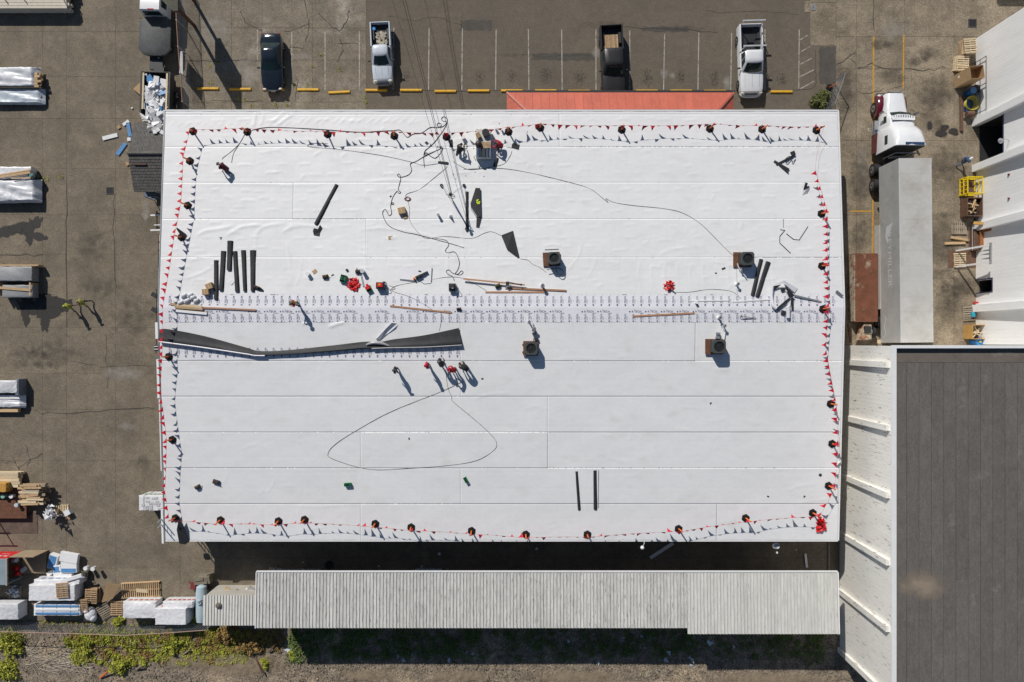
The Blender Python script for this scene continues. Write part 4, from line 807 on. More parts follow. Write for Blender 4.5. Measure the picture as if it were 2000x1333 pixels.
def wrapped(label, px, z, mat=m_wrap, name='wrapped_insulation_stack', cat='stack', print_col=None, rz=0.0, base=0.1, straps=0, z0=None, dun=True):
    "a shrink-wrapped bundle from its top face in photo pixels"
    a = G(px[0], px[1], z); b = G(px[2], px[3], z); cx, cy = (a.x + b.x) / 2, (a.y + b.y) / 2; hw, hh = abs(b.x - a.x) / 2, abs(b.y - a.y) / 2
    zb = base if z0 is None else z0
    t = thing(name, label, cat, (cx, cy, .012 if z0 is None else z0), rz); zb = .1 if z0 is None else .0; zt = z - (0.012 if z0 is None else z0)
    n = 10; rings = []
    for f in (0, .1, .35, .6, .85, .97, 1.0):
        ring = []; ins = .03 if f in (0, 1.0) else 0
        for s in range(4 * n):
            u = s / (4 * n) * 4; k = int(u); r = u - k; x, y = [(-1 + 2 * r, -1), (1, -1 + 2 * r), (1 - 2 * r, 1), (-1, 1 - 2 * r)][k]
            j = .012 * math.sin(s * 2.7 + f * 9) + .008 * rng.randn()
            ring.append((x * (hw - ins) + x * j, y * (hh - ins) + y * j, zb + (zt - zb) * f + .006 * rng.randn() * (f > .5)))
        rings.append(ring)
    w_ = part(t, 'wrap', MB().loft(rings), mat, 40)
    if dun and z0 is None:
        for k in range(3): part(t, 'dunnage', MB().box((-hw * .8 + k * hw * .8, 0, .05), (.09, 2 * hh - .05, .09)), m_wood)
    if print_col:
        pm = MB()
        for k in range(6): x = -hw * .8 + k * hw * .32; pm.add([(x, hh + .02, zt * .75), (x, hh + .02, zt * .6), (x + hw * .2, hh + .02, zt * .58), (x + hw * .22, hh + .02, zt * .72)], [(0, 1, 2, 3)])
        part(w_, 'printed_marks', pm, print_col)['kind'] = 'stuff'
    for k in range(straps):
        x = -hw * .6 + k * hw * 1.2 / max(1, straps - 1); part(t, 'strap', MB().box((x, 0, zt + .012), (.03, 2 * hh + .02, .006)).box((x, hh + .025, zt / 2 + .05), (.03, .006, zt - .1)).box((x, -hh - .025, zt / 2 + .05), (.03, .006, zt - .1)), m_dark)
    return t
def drape(x0, x1, y0, y1, z, skirt, amp=.05, seed=1):
    r = np.random.RandomState(seed); nx, ny = 64, 30; vs_ = []; ph = r.rand(6) * 6
    for j in range(ny + 1):
        for i in range(nx + 1):
            u, v = i / nx * 2 - 1, j / ny * 2 - 1
            e = max(abs(u), abs(v)); dz = 0 if e < .86 else -(e - .86) / .14 * skirt
            wr = amp * (math.sin(u * 4 + ph[0] + 2 * math.sin(v * 3 + ph[1] + u * 2)) * .5 + math.sin(v * 6 + u * 4 + ph[2]) * .4 + abs(math.sin(u * 5 - v * 4 + ph[3] + 1.5 * math.sin(u * 6 + v * 3))) * .5 + abs(math.sin(u * 13 + v * 8 + ph[4] + 2 * math.sin(v * 5 - u * 4))) * .22)
            vs_.append((x0 + (x1 - x0) * (i / nx) + wr * .5 * (e > .86), y0 + (y1 - y0) * (j / ny) + wr * .6 * (e > .86), z + dz + wr * (1 if e < .86 else .4)))
    return MB().add(vs_, [(j * (nx + 1) + i, j * (nx + 1) + i + 1, (j + 1) * (nx + 1) + i + 1, (j + 1) * (nx + 1) + i) for j in range(ny) for i in range(nx)])
def lumber(label, px, z, rows, layers, mat=m_woodx, name='lumber_stack', z0=0.0, jit=.1, cat='lumber', grp=None):
    a = G(px[0], px[1], z); b = G(px[2], px[3], z); L = abs(b.x - a.x); Wd = abs(b.y - a.y); bw = Wd / rows; bh = (z - z0 - .1) / layers
    t = thing(name, label, cat, ((a.x + b.x) / 2, (a.y + b.y) / 2, z0 + .012)); me = MB().box((0, 0, 0), (L, bw * .94, bh * .93), ch=bh * .06).mesh('board', mat)
    for l_ in range(layers):
        for r in range(rows):
            if l_ < layers - 2 and 0 < r < rows - 1: continue
            part(t, 'board', me, None, loc=(rng.randn() * jit, -Wd / 2 + (r + .5) * bw, .1 + (l_ + .5) * bh))
    for k in range(3): part(t, 'bearer', MB().box((-L * .4 + k * L * .4, 0, .05), (.1, Wd, .09)), m_wood)
    return t
m_tarp = M('white_tarp', (.66, .67, .7), .4, .06, 2, bump=.02, bscale=4); m_tarp2 = M('bluish_tarp', (.5, .56, .62), .4, .12, 2, bump=.02, bscale=4); m_greyw = M('grey_wrap', (.26, .265, .275), .5, .1, 2, bump=.02, bscale=5)
m_inkred = M('red_print', (.5, .06, .06), .5, .2, 8); m_inkgrn = M('green_print', (.06, .3, .14), .5, .2, 8); m_inkgry = M('grey_print', (.5, .5, .52), .5, .2, 8)
# --- northwest bundles
lumber('long stack of cream boards on a steel rack in the top left corner', (-60, -34, 132, 17), .95, 9, 4, M('cream_boards', (.6, .54, .44), .7, .1, 3, rnd=.1), 'board_stack')
t = thing('pipe_rack', 'black steel pipe rack around the cream boards, top left corner', 'rack', G(140, 2) + Vector((0, 0, .012)))
for x, y in ((-.15, .7), (-.15, -.2), (-3.2, -.55), (-4.8, -.55)): part(t, 'post', MB().cyl((x, y, 0), (x, y, 1.7 if x > -1 else 1.15), .04, n=8), m_dark)
part(t, 'rail', MB().cyl((-.15, .7, 1.6), (-.15, -.2, 1.6), .03), m_dark); part(t, 'rail', MB().cyl((-.15, .7, .8), (-.15, -.2, .8), .03), m_dark)
lumber('stack of lumber with orange end boards under a white tarp, upper left', (-60, 142, 76, 171), .72, 6, 4, m_wood)
q = G(-60, 132, .8); q2 = G(72, 168, .8); solo('tarp', 'crumpled white tarp draped over the upper left lumber stack', 'tarp', drape(q.x, q2.x, q2.y - .1, q.y + .1, .85, .5, .055, 3), m_tarp, True)
lumber('low lumber bundle in front of the white tarp stack, upper left', (-60, 178, 76, 200), .42, 5, 2, m_pallet)
q = G(-60, 172, .5); q2 = G(86, 204, .4); solo('tarp', 'bluish white tarp over the low bundle, upper left', 'tarp', drape(q.x, q2.x, q2.y, q.y, .5, .3, .045, 5), m_tarp2, True)
wrapped('white bundle with loose boards on top, left edge near the green bin', (-50, 326, 60, 350), .85, print_col=m_inkgrn)
for k, (x0, y0, x1, y1) in enumerate(((-8, 343, 60, 332), (-8, 346, 58, 336), (0, 348, 60, 338), (22, 349, 60, 347))):
    solo('loose_board', 'loose tan board on the white bundle, %s from the top' % ORD[k], 'board', MB().beam(G(x0, y0, .92 + .03 * k) , G(x1, y1, .93 + .03 * k), .1, .035), m_wood)
lumber('lumber stack beneath the sagging white tarp, left edge', (-50, 356, 66, 384), .7, 5, 3, m_wood)
q = G(-50, 350, .8); q2 = G(77, 396, .6); solo('tarp', 'sagging white tarp with red marks over a stack at the left edge', 'tarp', drape(q.x, q2.x, q2.y, q.y, .82, .55, .075, 8), m_tarp, True)
t = thing('waste_bin', 'dark green round bin beside the white tarp stack', 'bin', G(76, 348) + Vector((0, 0, .012)))
part(t, 'bin', MB().cyl((0, 0, 0), (0, 0, .85), .24, .28, n=16), M('dark_green_bin', (.012, .04, .03), .5), True); part(t, 'rim', MB().cyl((0, 0, .83), (0, 0, .88), .3, n=16), m_dark); part(t, 'contents', MB().ball((0, 0, .88), (.2, .2, .1), 10, 4, half=True), M('teal_rag', (.1, .25, .25), .8))
wrapped('grey wrapped bundle with a ragged end, left edge above the wet stain', (-60, 521, 62, 549), 1.05, m_greyw)
lumber('tan bearer boards projecting above the grey bundle, left edge', (-30, 517, 73, 521), .8, 1, 1, m_wood, 'bearer_board')
wrapped('grey wrapped bundle with a tan board strapped on it, left edge', (4, 557, 63, 581), .95, m_greyw)
solo('board', 'tan board lying across the lower grey bundle at left', 'board', MB().beam(G(-5, 562, 1.0), G(60, 567, 1.0), .22, .05), m_wood)
for x in (6, 66): solo('board_end', 'tan upright board at the %s end of the lower grey bundle' % ('left' if x < 9 else 'right'), 'board', MB().box(G(x, 566, .5), (.12, 1.1, .95)), m_wood)
wrapped('white topped bundle in a grey box sleeve, left edge, lower middle', (-60, 744, 33, 768), 1.05, m_wrap)
solo('end_panel', 'blue-grey panel closing the end of the white topped bundle', 'panel', MB().box(G(41, 756, .5), (.3, 1.35, .98), ch=.03), M('slate_panel', (.16, .19, .23), .6))
lumber('bundle of white trim boards under the crumpled sheet, lower left edge', (-60, 772, 40, 780), .7, 2, 3, m_white)
q = G(-60, 772, .6); q2 = G(48, 797, .5); solo('tarp', 'crumpled white plastic over boards, lower left edge', 'tarp', drape(q.x, q2.x, q2.y, q.y, .62, .3, .06, 12), m_tarp, True)
lumber('thick tan timber on rusty bearers, lower left edge', (-60, 798, 33, 806), .45, 1, 1, m_wood, 'timber')
# scrap wood heap
lumber('stack of pale plywood offcuts at the lower left', (-60, 923, 36, 953), .75, 5, 3, m_woodx)
sc_ = thing('scrap_wood_pile', 'stack of mixed scrap lumber offcuts with ragged ends, lower left', 'lumber', G(58, 968, 1.3) - Vector((0, 0, 1.288)))
for k in range(72):
    r, l_ = k % 9, k // 9; w_ = .12 + rng.rand() * .08; L = 1.3 + rng.rand() * .5
    part(sc_, 'board', MB().box((0, 0, 0), (L, w_, .07 + rng.rand() * .05), ch=.006), [m_wood, m_woodx, m_pallet, m_pallet2][rng.randint(4)], loc=(rng.randn() * .16, -.75 + r * .19 + rng.randn() * .02, .45 + l_ * .115), rz=rng.randn() * .04)
wrapped('orange-brown bundle beside the pale plywood, left edge', (-40, 944, 12, 962), 1.25, M('amber_wood', (.5, .26, .05), .7, .25, 6), 'offcut_bundle', 'lumber')
t = thing('steel_rack', 'rusty steel rack table carrying scrap and buckets, lower left', 'rack', G(20, 985) + Vector((0, 0, .012)))
part(t, 'deck', MB().box((-1.0, .2, .42), (5.4, 2.6, .05)), m_rust)
for x in (-3.4, -1.6, .2, 1.6):
    for y in (-1.0, 1.4): part(t, 'leg', MB().box((x, y, .2), (.09, .09, .4)), m_rust)
t2_ = thing('sawhorse', 'tall dark steel trestle casting a ladder shadow, lower left', 'trestle', G(-6, 1040) + Vector((0, 0, .012)))
for x in (-1.6, .2): part(t2_, 'leg', MB().beam((x, .9, 0), (x + .1, .9, 1.9), .07, .07).moved((0, 0, 0)), m_dark)
part(t2_, 'rail', MB().beam((-2, .9, 1.85), (.6, .9, 1.85), .07, .07), m_dark); part(t2_, 'rail', MB().beam((-2, .9, .9), (.6, .9, .9), .06, .06), m_dark)
for k, (x, y, m) in enumerate(((12, 968, M('teal_lid', (.25, .5, .42), .5)), (28, 968, m_white), (38, 985, m_tarp2))):
    solo('bucket', ('teal lidded bucket', 'white lidded bucket', 'grey blue bucket')[k] + ' on the steel rack by the scrap wood', 'bucket', MB().cyl((0, 0, 0), (0, 0, .38), .13, .16, n=14).cyl((0, 0, .38), (0, 0, .41), .17, n=14), m, True, loc=G(x, y, .47))
solo('steel_plate', 'rust stained steel plate on the ground below the scrap rack', 'plate', MB().box((0, 0, .012), (3.4, 1.7, .02), ch=.004), M('stained_plate', (.12, .085, .065), .8, .3, 2, fine=.2), loc=G(35, 1022) + Vector((0, 0, .02)))
# trash pallet
pallet('pale pallet under a heap of packing waste in the open lower yard', G(121, 997) + Vector((0, 0, .012)), 1.57, m_woodx)
cb = MB(); cb.box((0, 0, .3), (.5, .55, .6)); solo('cardboard_box', 'open cardboard box stuffed with plastic on the waste pallet', 'box', MB().loft([[(-.3, -.3, 0), (.3, -.3, 0), (.3, .3, 0), (-.3, .3, 0)], [(-.3, -.3, .5), (.3, -.3, .5), (.3, .3, .5), (-.3, .3, .5)], [(-.27, -.27, .5), (.27, -.27, .5), (.27, .27, .5), (-.27, .27, .5)], [(-.27, -.27, .2), (.27, -.27, .2), (.27, .27, .2), (-.27, .27, .2)]]).box((-.42, .12, .48), (.28, .4, .02), .2).box((-.4, -.3, .45), (.25, .3, .02), -.4), m_card, loc=G(112, 1000) + Vector((0, 0, .15)))
def crumple(c, r, n, seed, mb=None):
    r_ = np.random.RandomState(seed); mb = mb or MB()
    for k in range(n):
        p = Vector(c) + Vector((r_.randn() * r[0] * .5, r_.randn() * r[1] * .5, abs(r_.randn()) * r[2] * .6)); s = .06 + r_.rand() * .12
        v4 = [p + Vector((r_.randn() * s, r_.randn() * s, r_.randn() * s * .6)) for _ in range(4)]; mb.add(v4, [(0, 1, 2), (0, 2, 3), (0, 3, 1), (1, 2, 3)])
    return mb
o = solo('packing_waste', 'crumpled clear plastic and paper on the waste pallet', 'rubbish', crumple((0, 0, .3), (.5, .5, .5), 60, 4), m_wrap, loc=G(114, 998) + Vector((0, 0, .4)))
t = thing('tipped_carton', 'white carton tipped open beside the waste pallet', 'box', G(137, 1000) + Vector((0, 0, .012)), .5)
part(t, 'carton', MB().loft([[(-.25, -.2, 0), (.25, -.2, 0), (.25, -.2, .42), (-.25, -.2, .42)], [(-.25, .25, 0), (.25, .25, 0), (.25, .25, .42), (-.25, .25, .42)]]), m_white); part(t, 'flap', MB().box((-.28, -.38, .05), (.3, .3, .02), .3), m_card)
# --- southwest corner
t = thing('cargo_trailer', 'red and grey open cargo trailer cut by the left frame edge', 'trailer', G(-28, 1115) + Vector((0, 0, .012))); m_trg = M('blue_grey_roof', (.26, .32, .36), .45, .12, 1.5)
a = G(-90, 1092, 2.0); b = G(12, 1143, 2.0); to = Vector(t.location)
part(t, 'roof', MB().box(((a.x + b.x) / 2, (a.y + b.y) / 2, 2.0), (b.x - a.x, a.y - b.y, .06), ch=.02).moved(-to), m_trg)
part(t, 'roof_trim', MB().box((b.x + .04, (a.y + b.y) / 2, 1.98), (.1, a.y - b.y + .1, .14)).moved(-to), M('tan_trim', (.4, .36, .3), .6))
wl_ = part(t, 'north_wall', MB().box(((a.x + b.x) / 2, a.y - .02, 1.0), (b.x - a.x, .06, 1.9)).moved(-to), m_red); part(t, 'south_wall', MB().box(((a.x + b.x) / 2, b.y + .03, 1.0), (b.x - a.x, .06, 1.9)).moved(-to), m_trg)
tv, tf = text_mesh('RAB', .62); part(wl_, 'lettering', MB().add([(b.x - .95 - x, a.y + .015, 1.25 + y) for x, y, _ in tv], tf).moved(-to), m_white)
tv, tf = text_mesh('rental', .3); part(wl_, 'lettering', MB().add([(b.x - .95 - x, a.y + .015, .72 + y) for x, y, _ in tv], tf).moved(-to), m_white)
part(t, 'floor', MB().box(((a.x + b.x) / 2, (a.y + b.y) / 2, .3), (b.x - a.x, a.y - b.y - .1, .08)).moved(-to), m_pallet)
part(t, 'door', MB().box((b.x + 1.15, a.y + .1, .95), (2.0, .06, 1.8)).moved(-to), M('tan_plywood', (.34, .26, .17), .75, .15, 2))
for y in (0, .9): part(t, 'wheel', MB().cyl((to.x - 1, b.y - .02, .3), (to.x - 1, b.y - .2, .3), .3, n=14).moved(-to + Vector((y, 0, 0))), m_black)
solo('ramp_door', 'weathered plywood ramp lowered beside the red cargo trailer', 'ramp', MB().slab([G(43, 1078, .45), G(90, 1076, .2), G(89, 1120, .2), G(43, 1121, .45)][::-1], .05), M('ramp_plywood', (.27, .2, .135), .8, .2, 1.5, fine=.12))
for k, (x, y, m, lab) in enumerate(((28, 1112, m_red, 'red fuel can inside the open cargo trailer'), (26, 1096, m_white, 'white jug inside the open cargo trailer'), (30, 1122, m_red, 'second red can low inside the open cargo trailer'))):
    solo('fuel_can', lab, 'can', MB().box((0, 0, .2), (.36, .3, .4), ch=.05).cyl((.08, 0, .4), (.08, 0, .48), .04).box((-.05, 0, .44), (.2, .04, .05)), m, loc=G(x, y, .8) - Vector((0, 0, .4)))
solo('cooler_lid', 'white tray with a red edge on the plywood ramp', 'tray', MB().box((0, 0, .03), (.5, .32, .06), .6, ch=.01).box((.2, .16, .035), (.1, .28, .065), .6), [m_white], loc=G(46, 1113, .5))
pallet('grey pallet with a plastic sheet south of the red cargo trailer', G(31, 1158) + Vector((0, 0, .012)), 0, m_pallet2)
o = solo('plastic_sheet', 'crumpled plastic sheet on the grey pallet by the cargo trailer', 'sheet', crumple((0, 0, .1), (.5, .4, .15), 26, 9), m_tarp2, loc=G(33, 1154) + Vector((0, 0, .15)))
# insulation blocks, blue faced and white
def block(label, px, py, z0, d, rz, face='blue', tilt=0.0):
    c = G(px, py, z0 + d[2]); t = thing('insulation_block', label, 'insulation', (c.x, c.y, z0 + .012), rz); t.rotation_euler = (tilt, 0, rz)
    part(t, 'foam', MB().box((0, 0, d[2] / 2), d, ch=.012), m_foam)
    if face == 'blue': part(t, 'facing', MB().box((-.04, -.04, d[2] + .003), (d[0] - .14, d[1] - .12, .006)), m_blue)
    elif face == 'half': part(t, 'facing', MB().box((0, -d[1] * .3, d[2] + .003), (d[0] - .1, d[1] * .34, .006)), m_blue)
    return t
block('blue faced foam block tilted at the left of the insulation heap', 103, 1097, .0, (.75, 1.25, .42), -.3, 'blue', .12)
block('large white foam block on top of the insulation heap', 134, 1090, .35, (1.5, .8, .3), -.18, 'none')
block('white foam block with blue face in the middle of the insulation heap', 134, 1108, .25, (1.35, .95, .35), .0, 'half')
block('small blue faced foam offcut in the insulation heap', 111, 1112, .0, (.6, .6, .45), .1, 'blue'); block('long white foam block at the front of the insulation heap', 122, 1122, .1, (1.55, .6, .35), .03, 'none')
block('small white foam offcut left of the insulation heap', 97, 1120, 0, (.55, .35, .16), .5, 'none'); block('narrow pale foam strip lying on the wrapped stack', 144, 1129, 1.15, (1.35, .3, .16), .3, 'none')
for k, (x, y) in enumerate(((172, 1108), (186, 1109))):
    t = thing('bucket', ('white', 'black and white')[k] + ' bucket on the generator near the insulation heap', 'bucket', G(x, y, .5) + Vector((0, 0, -.0)), .4); part(t, 'bucket', MB().cyl((0, 0, 0), (0, 0, .35), .14, .17, n=12), m_white, True); part(t, 'lid', MB().cyl((0, 0, .35), (0, 0, .38), .18, n=12), m_white)
solo('generator', 'small dark generator beside the insulation heap', 'generator', MB().box((0, 0, .3), (.55, .45, .35), ch=.03).box((0, 0, .52), (.3, .2, .1)).cyl((-.3, -.25, .1), (-.3, .25, .1), .03).cyl((.3, -.25, .1), (.3, .25, .1), .03).cyl((-.3, -.25, .6), (.3, -.25, .6), .02).cyl((-.28, -.25, 0), (-.28, -.25, .6), .02).cyl((.28, -.25, 0), (.28, -.25, .6), .02), M('olive_metal', (.06, .055, .04), .5), loc=G(172, 1118) + Vector((0, 0, .012)))
wrapped('long white wrapped insulation stack with a pallet on top', (56, 1143, 146, 1174), 1.35, print_col=m_inkred); wrapped('white wrapped stack behind the one carrying a pallet', (66, 1133, 155, 1142), 1.2, print_col=M('blue_print', (.1, .25, .5), .5))
wrapped('low stack of white and blue panels in front of the long stack', (66, 1181, 156, 1203), .9, m_foam, 'panel_stack', straps=3)
for k in range(3): a = G(70, 1184 + k * 7, .9); b = G(154, 1184 + k * 7, .9); solo('foam_board', 'blue edged foam panel on the low panel stack, %s from the north' % ORD[k], 'panel', MB().box(((a.x + b.x) / 2, a.y, .93 + .01 * k), (b.x - a.x, .16, .05), ch=.008), [m_blue, m_foam, m_blue][k])
pallet('tan pallet lying on the long white wrapped stack', G(121, 1154, 1.5) - Vector((0, 0, .13)), .06, m_pallet)
wrapped('white wrapped stack at the left edge by the chain link fence', (-60, 1180, 35, 1211), 1.25, m_wrap); wrapped('white wrapped stack with diagonal creases beside the tan frame', (240, 1176, 304, 1208), 1.3, print_col=m_inkred); wrapped('tall white wrapped stack next to the blue tank', (303, 1189, 363, 1221), 1.6, print_col=m_inkred); wrapped('white stack corner behind the tall one near the blue tank', (318, 1176, 376, 1188), 1.35, print_col=m_inkred, dun=False)
wrapped('white wrapped bundle with grey print standing under the west roof edge', (271, 969, 322, 998), 1.9, print_col=m_inkgrn, straps=1)
pts_ = G(276, 985, 1.9)
pm = MB()
for k in range(18): x = rng.rand() * 1.9; y = rng.rand() * 1.0; pm.box((pts_.x + .1 + x, pts_.y - .45 + y, 1.925 + .0005 * k), (.25 + rng.rand() * .1, .16, .004))
solo('printed_label_sheet', 'grey printed labels on top of the bundle under the west roof edge', 'label', pm, m_inkgry)['kind'] = 'stuff'
pallet('upright tan pallet leaning on the pallet stack near the white bag', G(172, 1176) + Vector((0, 0, .75)), 0, m_pallet, tilt=(.25, 0, -.05))
for k in range(5): pallet('tan pallet in the stack by the cardboard, %s from the ground' % ORD[k], G(186, 1160) + Vector((.05 * math.sin(k * 2), .03 * math.cos(k * 3), .012 + k * .14)), .05 * math.sin(k), m_pallet, group='pallets stacked by the cardboard')
pallet('dark pallet leaning in the weeds left of the creased stack', G(207, 1192) + Vector((0, 0, .1)), .5, m_pallet2, tilt=(.15, .1, .5)); pallet('tan pallet lying against the creased wrapped stack', G(230, 1187) + Vector((0, 0, .05)), .0, m_pallet)
solo('cardboard_sheet', 'large folded cardboard sheet leaning on the pallets', 'cardboard', MB().slab([G(208, 1138, 1.0), G(235, 1143, .9), G(220, 1170, .5), G(198, 1178, .3), G(203, 1160, .6)][::-1], .03), m_card)
t = thing('slatted_rack', 'long tan slatted wood frame lying on the yard', 'frame', G(277, 1151) + Vector((0, 0, .012)), .055)
for y in (-.62, 0, .62): part(t, 'rail', MB().box((0, y, .1), (3.3, .05, .2)), m_wood)
sm_ = MB().box((0, 0, 0), (.07, 1.2, .05), ch=.006).mesh('slat', m_wood)
for k in range(19): part(t, 'slat', sm_, None, loc=(-1.55 + k * .172, 0, .21))
solo('board', 'short pale board lying across the slatted wood frame', 'board', MB().box((0, 0, .27), (.95, .3, .04), -.08), m_woodx, loc=G(281, 1152))
solo('white_sack', 'bulging white plastic sack by the leaning pallets', 'sack', MB().ball((0, 0, .35), (.5, .6, .4), 12, 8).ball((-.2, .35, .55), (.25, .3, .25), 10, 6).ball((.25, -.3, .4), (.3, .35, .3), 10, 6), m_wrap, True, loc=G(182, 1196)); solo('cardboard_piece', 'torn cardboard piece in front of the white sack', 'cardboard', MB().slab([Vector(p) for p in ((-.5, -.35, .1), (.5, -.3, .1), (.25, .3, .35), (-.3, .35, .3))], .02), m_card, loc=G(175, 1206))
# tank
t = thing('propane_tank', 'pale blue horizontal tank beside the low shed', 'tank', G(397, 1172) + Vector((.25, 0, .012))); m_tank = M('pale_blue_paint', (.42, .52, .58), .35, .08, 2, coat=.3)
rs = []
for y, r in ((-1.6, .05), (-1.55, .25), (-1.45, .4), (-1.25, .42), (-1.0, .45), (1.0, .45), (1.25, .42), (1.45, .4), (1.55, .25), (1.6, .05)): rs.append([(r * math.cos(a_ * math.pi / 10), y, .85 + r * math.sin(a_ * math.pi / 10)) for a_ in range(20)])
part(t, 'shell', MB().loft(rs[::-1]), m_tank, True); part(t, 'dome', MB().cyl((0, .3, 1.27), (0, .3, 1.42), .22, .2, n=14), m_tank)
for y in (-.9, .9): part(t, 'saddle', MB().box((0, y, .2), (.8, .2, .4)), m_steel)
part(t, 'hose', MB().tube(smooth_path([(.0, .3, 1.5), (.25, .5, 1.4), (.4, .2, 1.2), (.3, -.2, 1.3)]), .025), m_dark)
solo('old_crate', 'weathered grey crate near the blue tank', 'crate', MB().box((0, 0, .4), (1.35, .7, .8), .1, ch=.03).box((-.2, .1, .84), (.7, .25, .06), .12).box((.3, -.15, .86), (.4, .2, .08), .1), M('weathered_box', (.2, .175, .13), .85, .3, 3), loc=G(402, 1128)); solo('red_crate', 'small red crate with a white board left of the blue tank', 'crate', MB().box((0, 0, .2), (.45, .5, .4), -.1, ch=.02).box((-.1, .3, .42), (.5, .1, .04), -.5), M('dull_red', (.2, .03, .03), .6), loc=G(381, 1143))
m_bs_ = M('bin_brown', (.12, .08, .05), .8)
jk = thing('junk_pile', 'heap of boards, cardboard and scrap behind the low shed', 'rubbish', G(460, 1166) + Vector((0, 0, .012)))
for k in range(44): part(jk, 'scrap_piece', MB().box((0, 0, 0), (.5 + rng.rand() * .8, .12 + rng.rand() * .4, .05), ch=.006), [m_card, m_wood, m_pallet2, m_steel, m_white][rng.randint(5)], loc=(rng.uniform(-1.6, 1.6), .1 + rng.randn() * .3, .72 + rng.rand() * .7), rz=rng.rand() * 3)
part(jk, 'bin', MB().box((0, 0.1, .35), (3.6, .9, .7)), m_bs_)
# --- chain link fences
def chainlink(label, base, h, lean=(0, 0), rail=m_rust, step=.22, posts=True, name='chain_link_fence', top=True):
    t = thing(name, label, 'fence', tuple(base[0])); o0 = Vector(base[0]); lv = Vector((lean[0], lean[1], h))
    P = [Vector(p) - o0 for p in base]
    for p in P:
        if posts: part(t, 'post', MB().cyl(p, p + lv * 1.03, .035, n=8), m_steel)
    if top: part(t, 'top_rail', MB().tube([p + lv for p in P], .03, 6), rail)
    wires = MB()
    for a_, b_ in zip(P[:-1], P[1:]):
        L = (b_ - a_).length; d = (b_ - a_) / L; n = int((L + h) / step)
        for s in range(n):
            for sg in (0, 1):
                u0 = s * step - h; u1 = s * step; v0, v1 = 0.0, 1.0
                if u0 < 0: v0 = -u0 / h; u0 = 0
                if u1 > L: v1 = 1 - (u1 - L) / h; u1 = L
                if v1 <= v0: continue
                q0 = a_ + d * (u0 if not sg else L - u0) + lv * v0; q1 = a_ + d * (u1 if not sg else L - u1) + lv * v1
                w_ = .008; nrm = Vector((0, 0, 1)).cross(d) * w_
                wires.add([q0 - d * w_, q0 + d * w_, q1 + d * w_, q1 - d * w_, q0 - nrm, q0 + nrm, q1 + nrm, q1 - nrm], [(0, 1, 2, 3), (4, 5, 6, 7)])
    o = part(t, 'wire_mesh', wires, m_steel); o['kind'] = 'stuff'; return t
chainlink('leaning chain link fence with pinkish top rail along the south yard edge', [G(x, y) for x, y in ((-60, 1214), (30, 1215), (110, 1217), (188, 1219), (262, 1222), (335, 1218), (420, 1212))], 1.75, (0, -.1), M('pinkish_rail', (.4, .26, .2), .6))
chainlink('chain link fence with red rails between yard and parking, top left', [G(x, y) for x, y in ((362, -40), (366, 60), (369, 110), (373, 160), (377, 214))], 1.9, (0, 0), M('orange_rail', (.45, .2, .12), .6))
solo('white_board', 'pale board leaning on the fence by the dump trailer', 'board', MB().slab([G(352, 101, .6), G(357, 100, 1.6), G(357, 148, 1.5), G(350, 143, .5)], .03), m_white)
chainlink('tilted chain link gate panel beside the northeast roof corner', [G(1608, 219), G(1628, 160)], 1.9, (.1, 0), m_steel, .25, True, 'chain_link_gate')
# pole sign
sg = thing('pole_sign', 'cream signboard with dark letters on posts at the fence, top left', 'sign', G(380, 28) + Vector((0, 0, .01))); s0 = G(380, 28); k_ = .0435
part(sg, 'post', MB().box((0, 1.1, 1.75), (.2, .2, 3.5)), m_rust); part(sg, 'post', MB().box((0, -1.0, 1.75), (.2, .2, 3.5)), m_rust)
bo_ = part(sg, 'board', MB().box((0, .05, 4.6), (.42, 2.75, 2.7), ch=.03), M('cream_sign', (.6, .56, .42), .5)); part(bo_, 'frame', MB().box((0, .05, 3.22), (.48, 2.85, .12)).box((0, .05, 5.98), (.48, 2.85, .1)), m_rust)
tv, tf = text_mesh('63C', .9); part(bo_, 'lettering', MB().add([(.216, -.2 + x, 4.3 + y) for x, y, _ in tv], tf), m_dark)
# --- things along the west wall
def atW(px, py, z): return G(px, py, z)
t = thing('metal_shelf', 'blue grey metal shelf under the west roof edge near the porch', 'shelf', G(310, 384) + Vector((0, 0, .012)))
for z in (.4, 1.0, 1.6): part(t, 'shelf', MB().box((.1, 0, z), (1.0, .75, .04)), M('blue_grey_metal', (.12, .15, .2), .5))
for x in (-.35, .55):
    for y in (-.36, .36): part(t, 'upright', MB().box((x, y, .9), (.05, .05, 1.8)), m_steel)
for k, (x0, x1, y) in enumerate(((294, 318, 421), (301, 318, 440), (294, 318, 450))): solo('trim_board', 'pale trim board projecting past the west roof edge, %s from the porch' % ORD[k], 'board', MB().beam(G(x0, y, 1.2), G(x1 + 20, y - 1, 1.2), .12 if k != 1 else .07, .06), m_white)
t = thing('board_rack', 'dark steel frame holding trim boards at the west wall', 'frame', G(320, 435) + Vector((0, 0, .012))); part(t, 'post', MB().box((0, .6, .6), (.08, .08, 1.2)), m_dark); part(t, 'post', MB().box((0, -.6, .6), (.08, .08, 1.2)), m_dark); part(t, 'beam', MB().box((0, 0, 1.13), (.08, 1.6, .08)), m_dark)
t = thing('wooden_ladder', 'wooden ladder lying along the west wall', 'ladder', G(313, 490, 1.0) - Vector((0, 0, .9)))
for x in (-.14, .14): part(t, 'rail', MB().box((x, 0, .9), (.05, 2.7, .07)), m_dark)
for k in range(4): part(t, 'rung', MB().box((0, -1.05 + k * .7, .9), (.26, .5, .03)), m_wood)
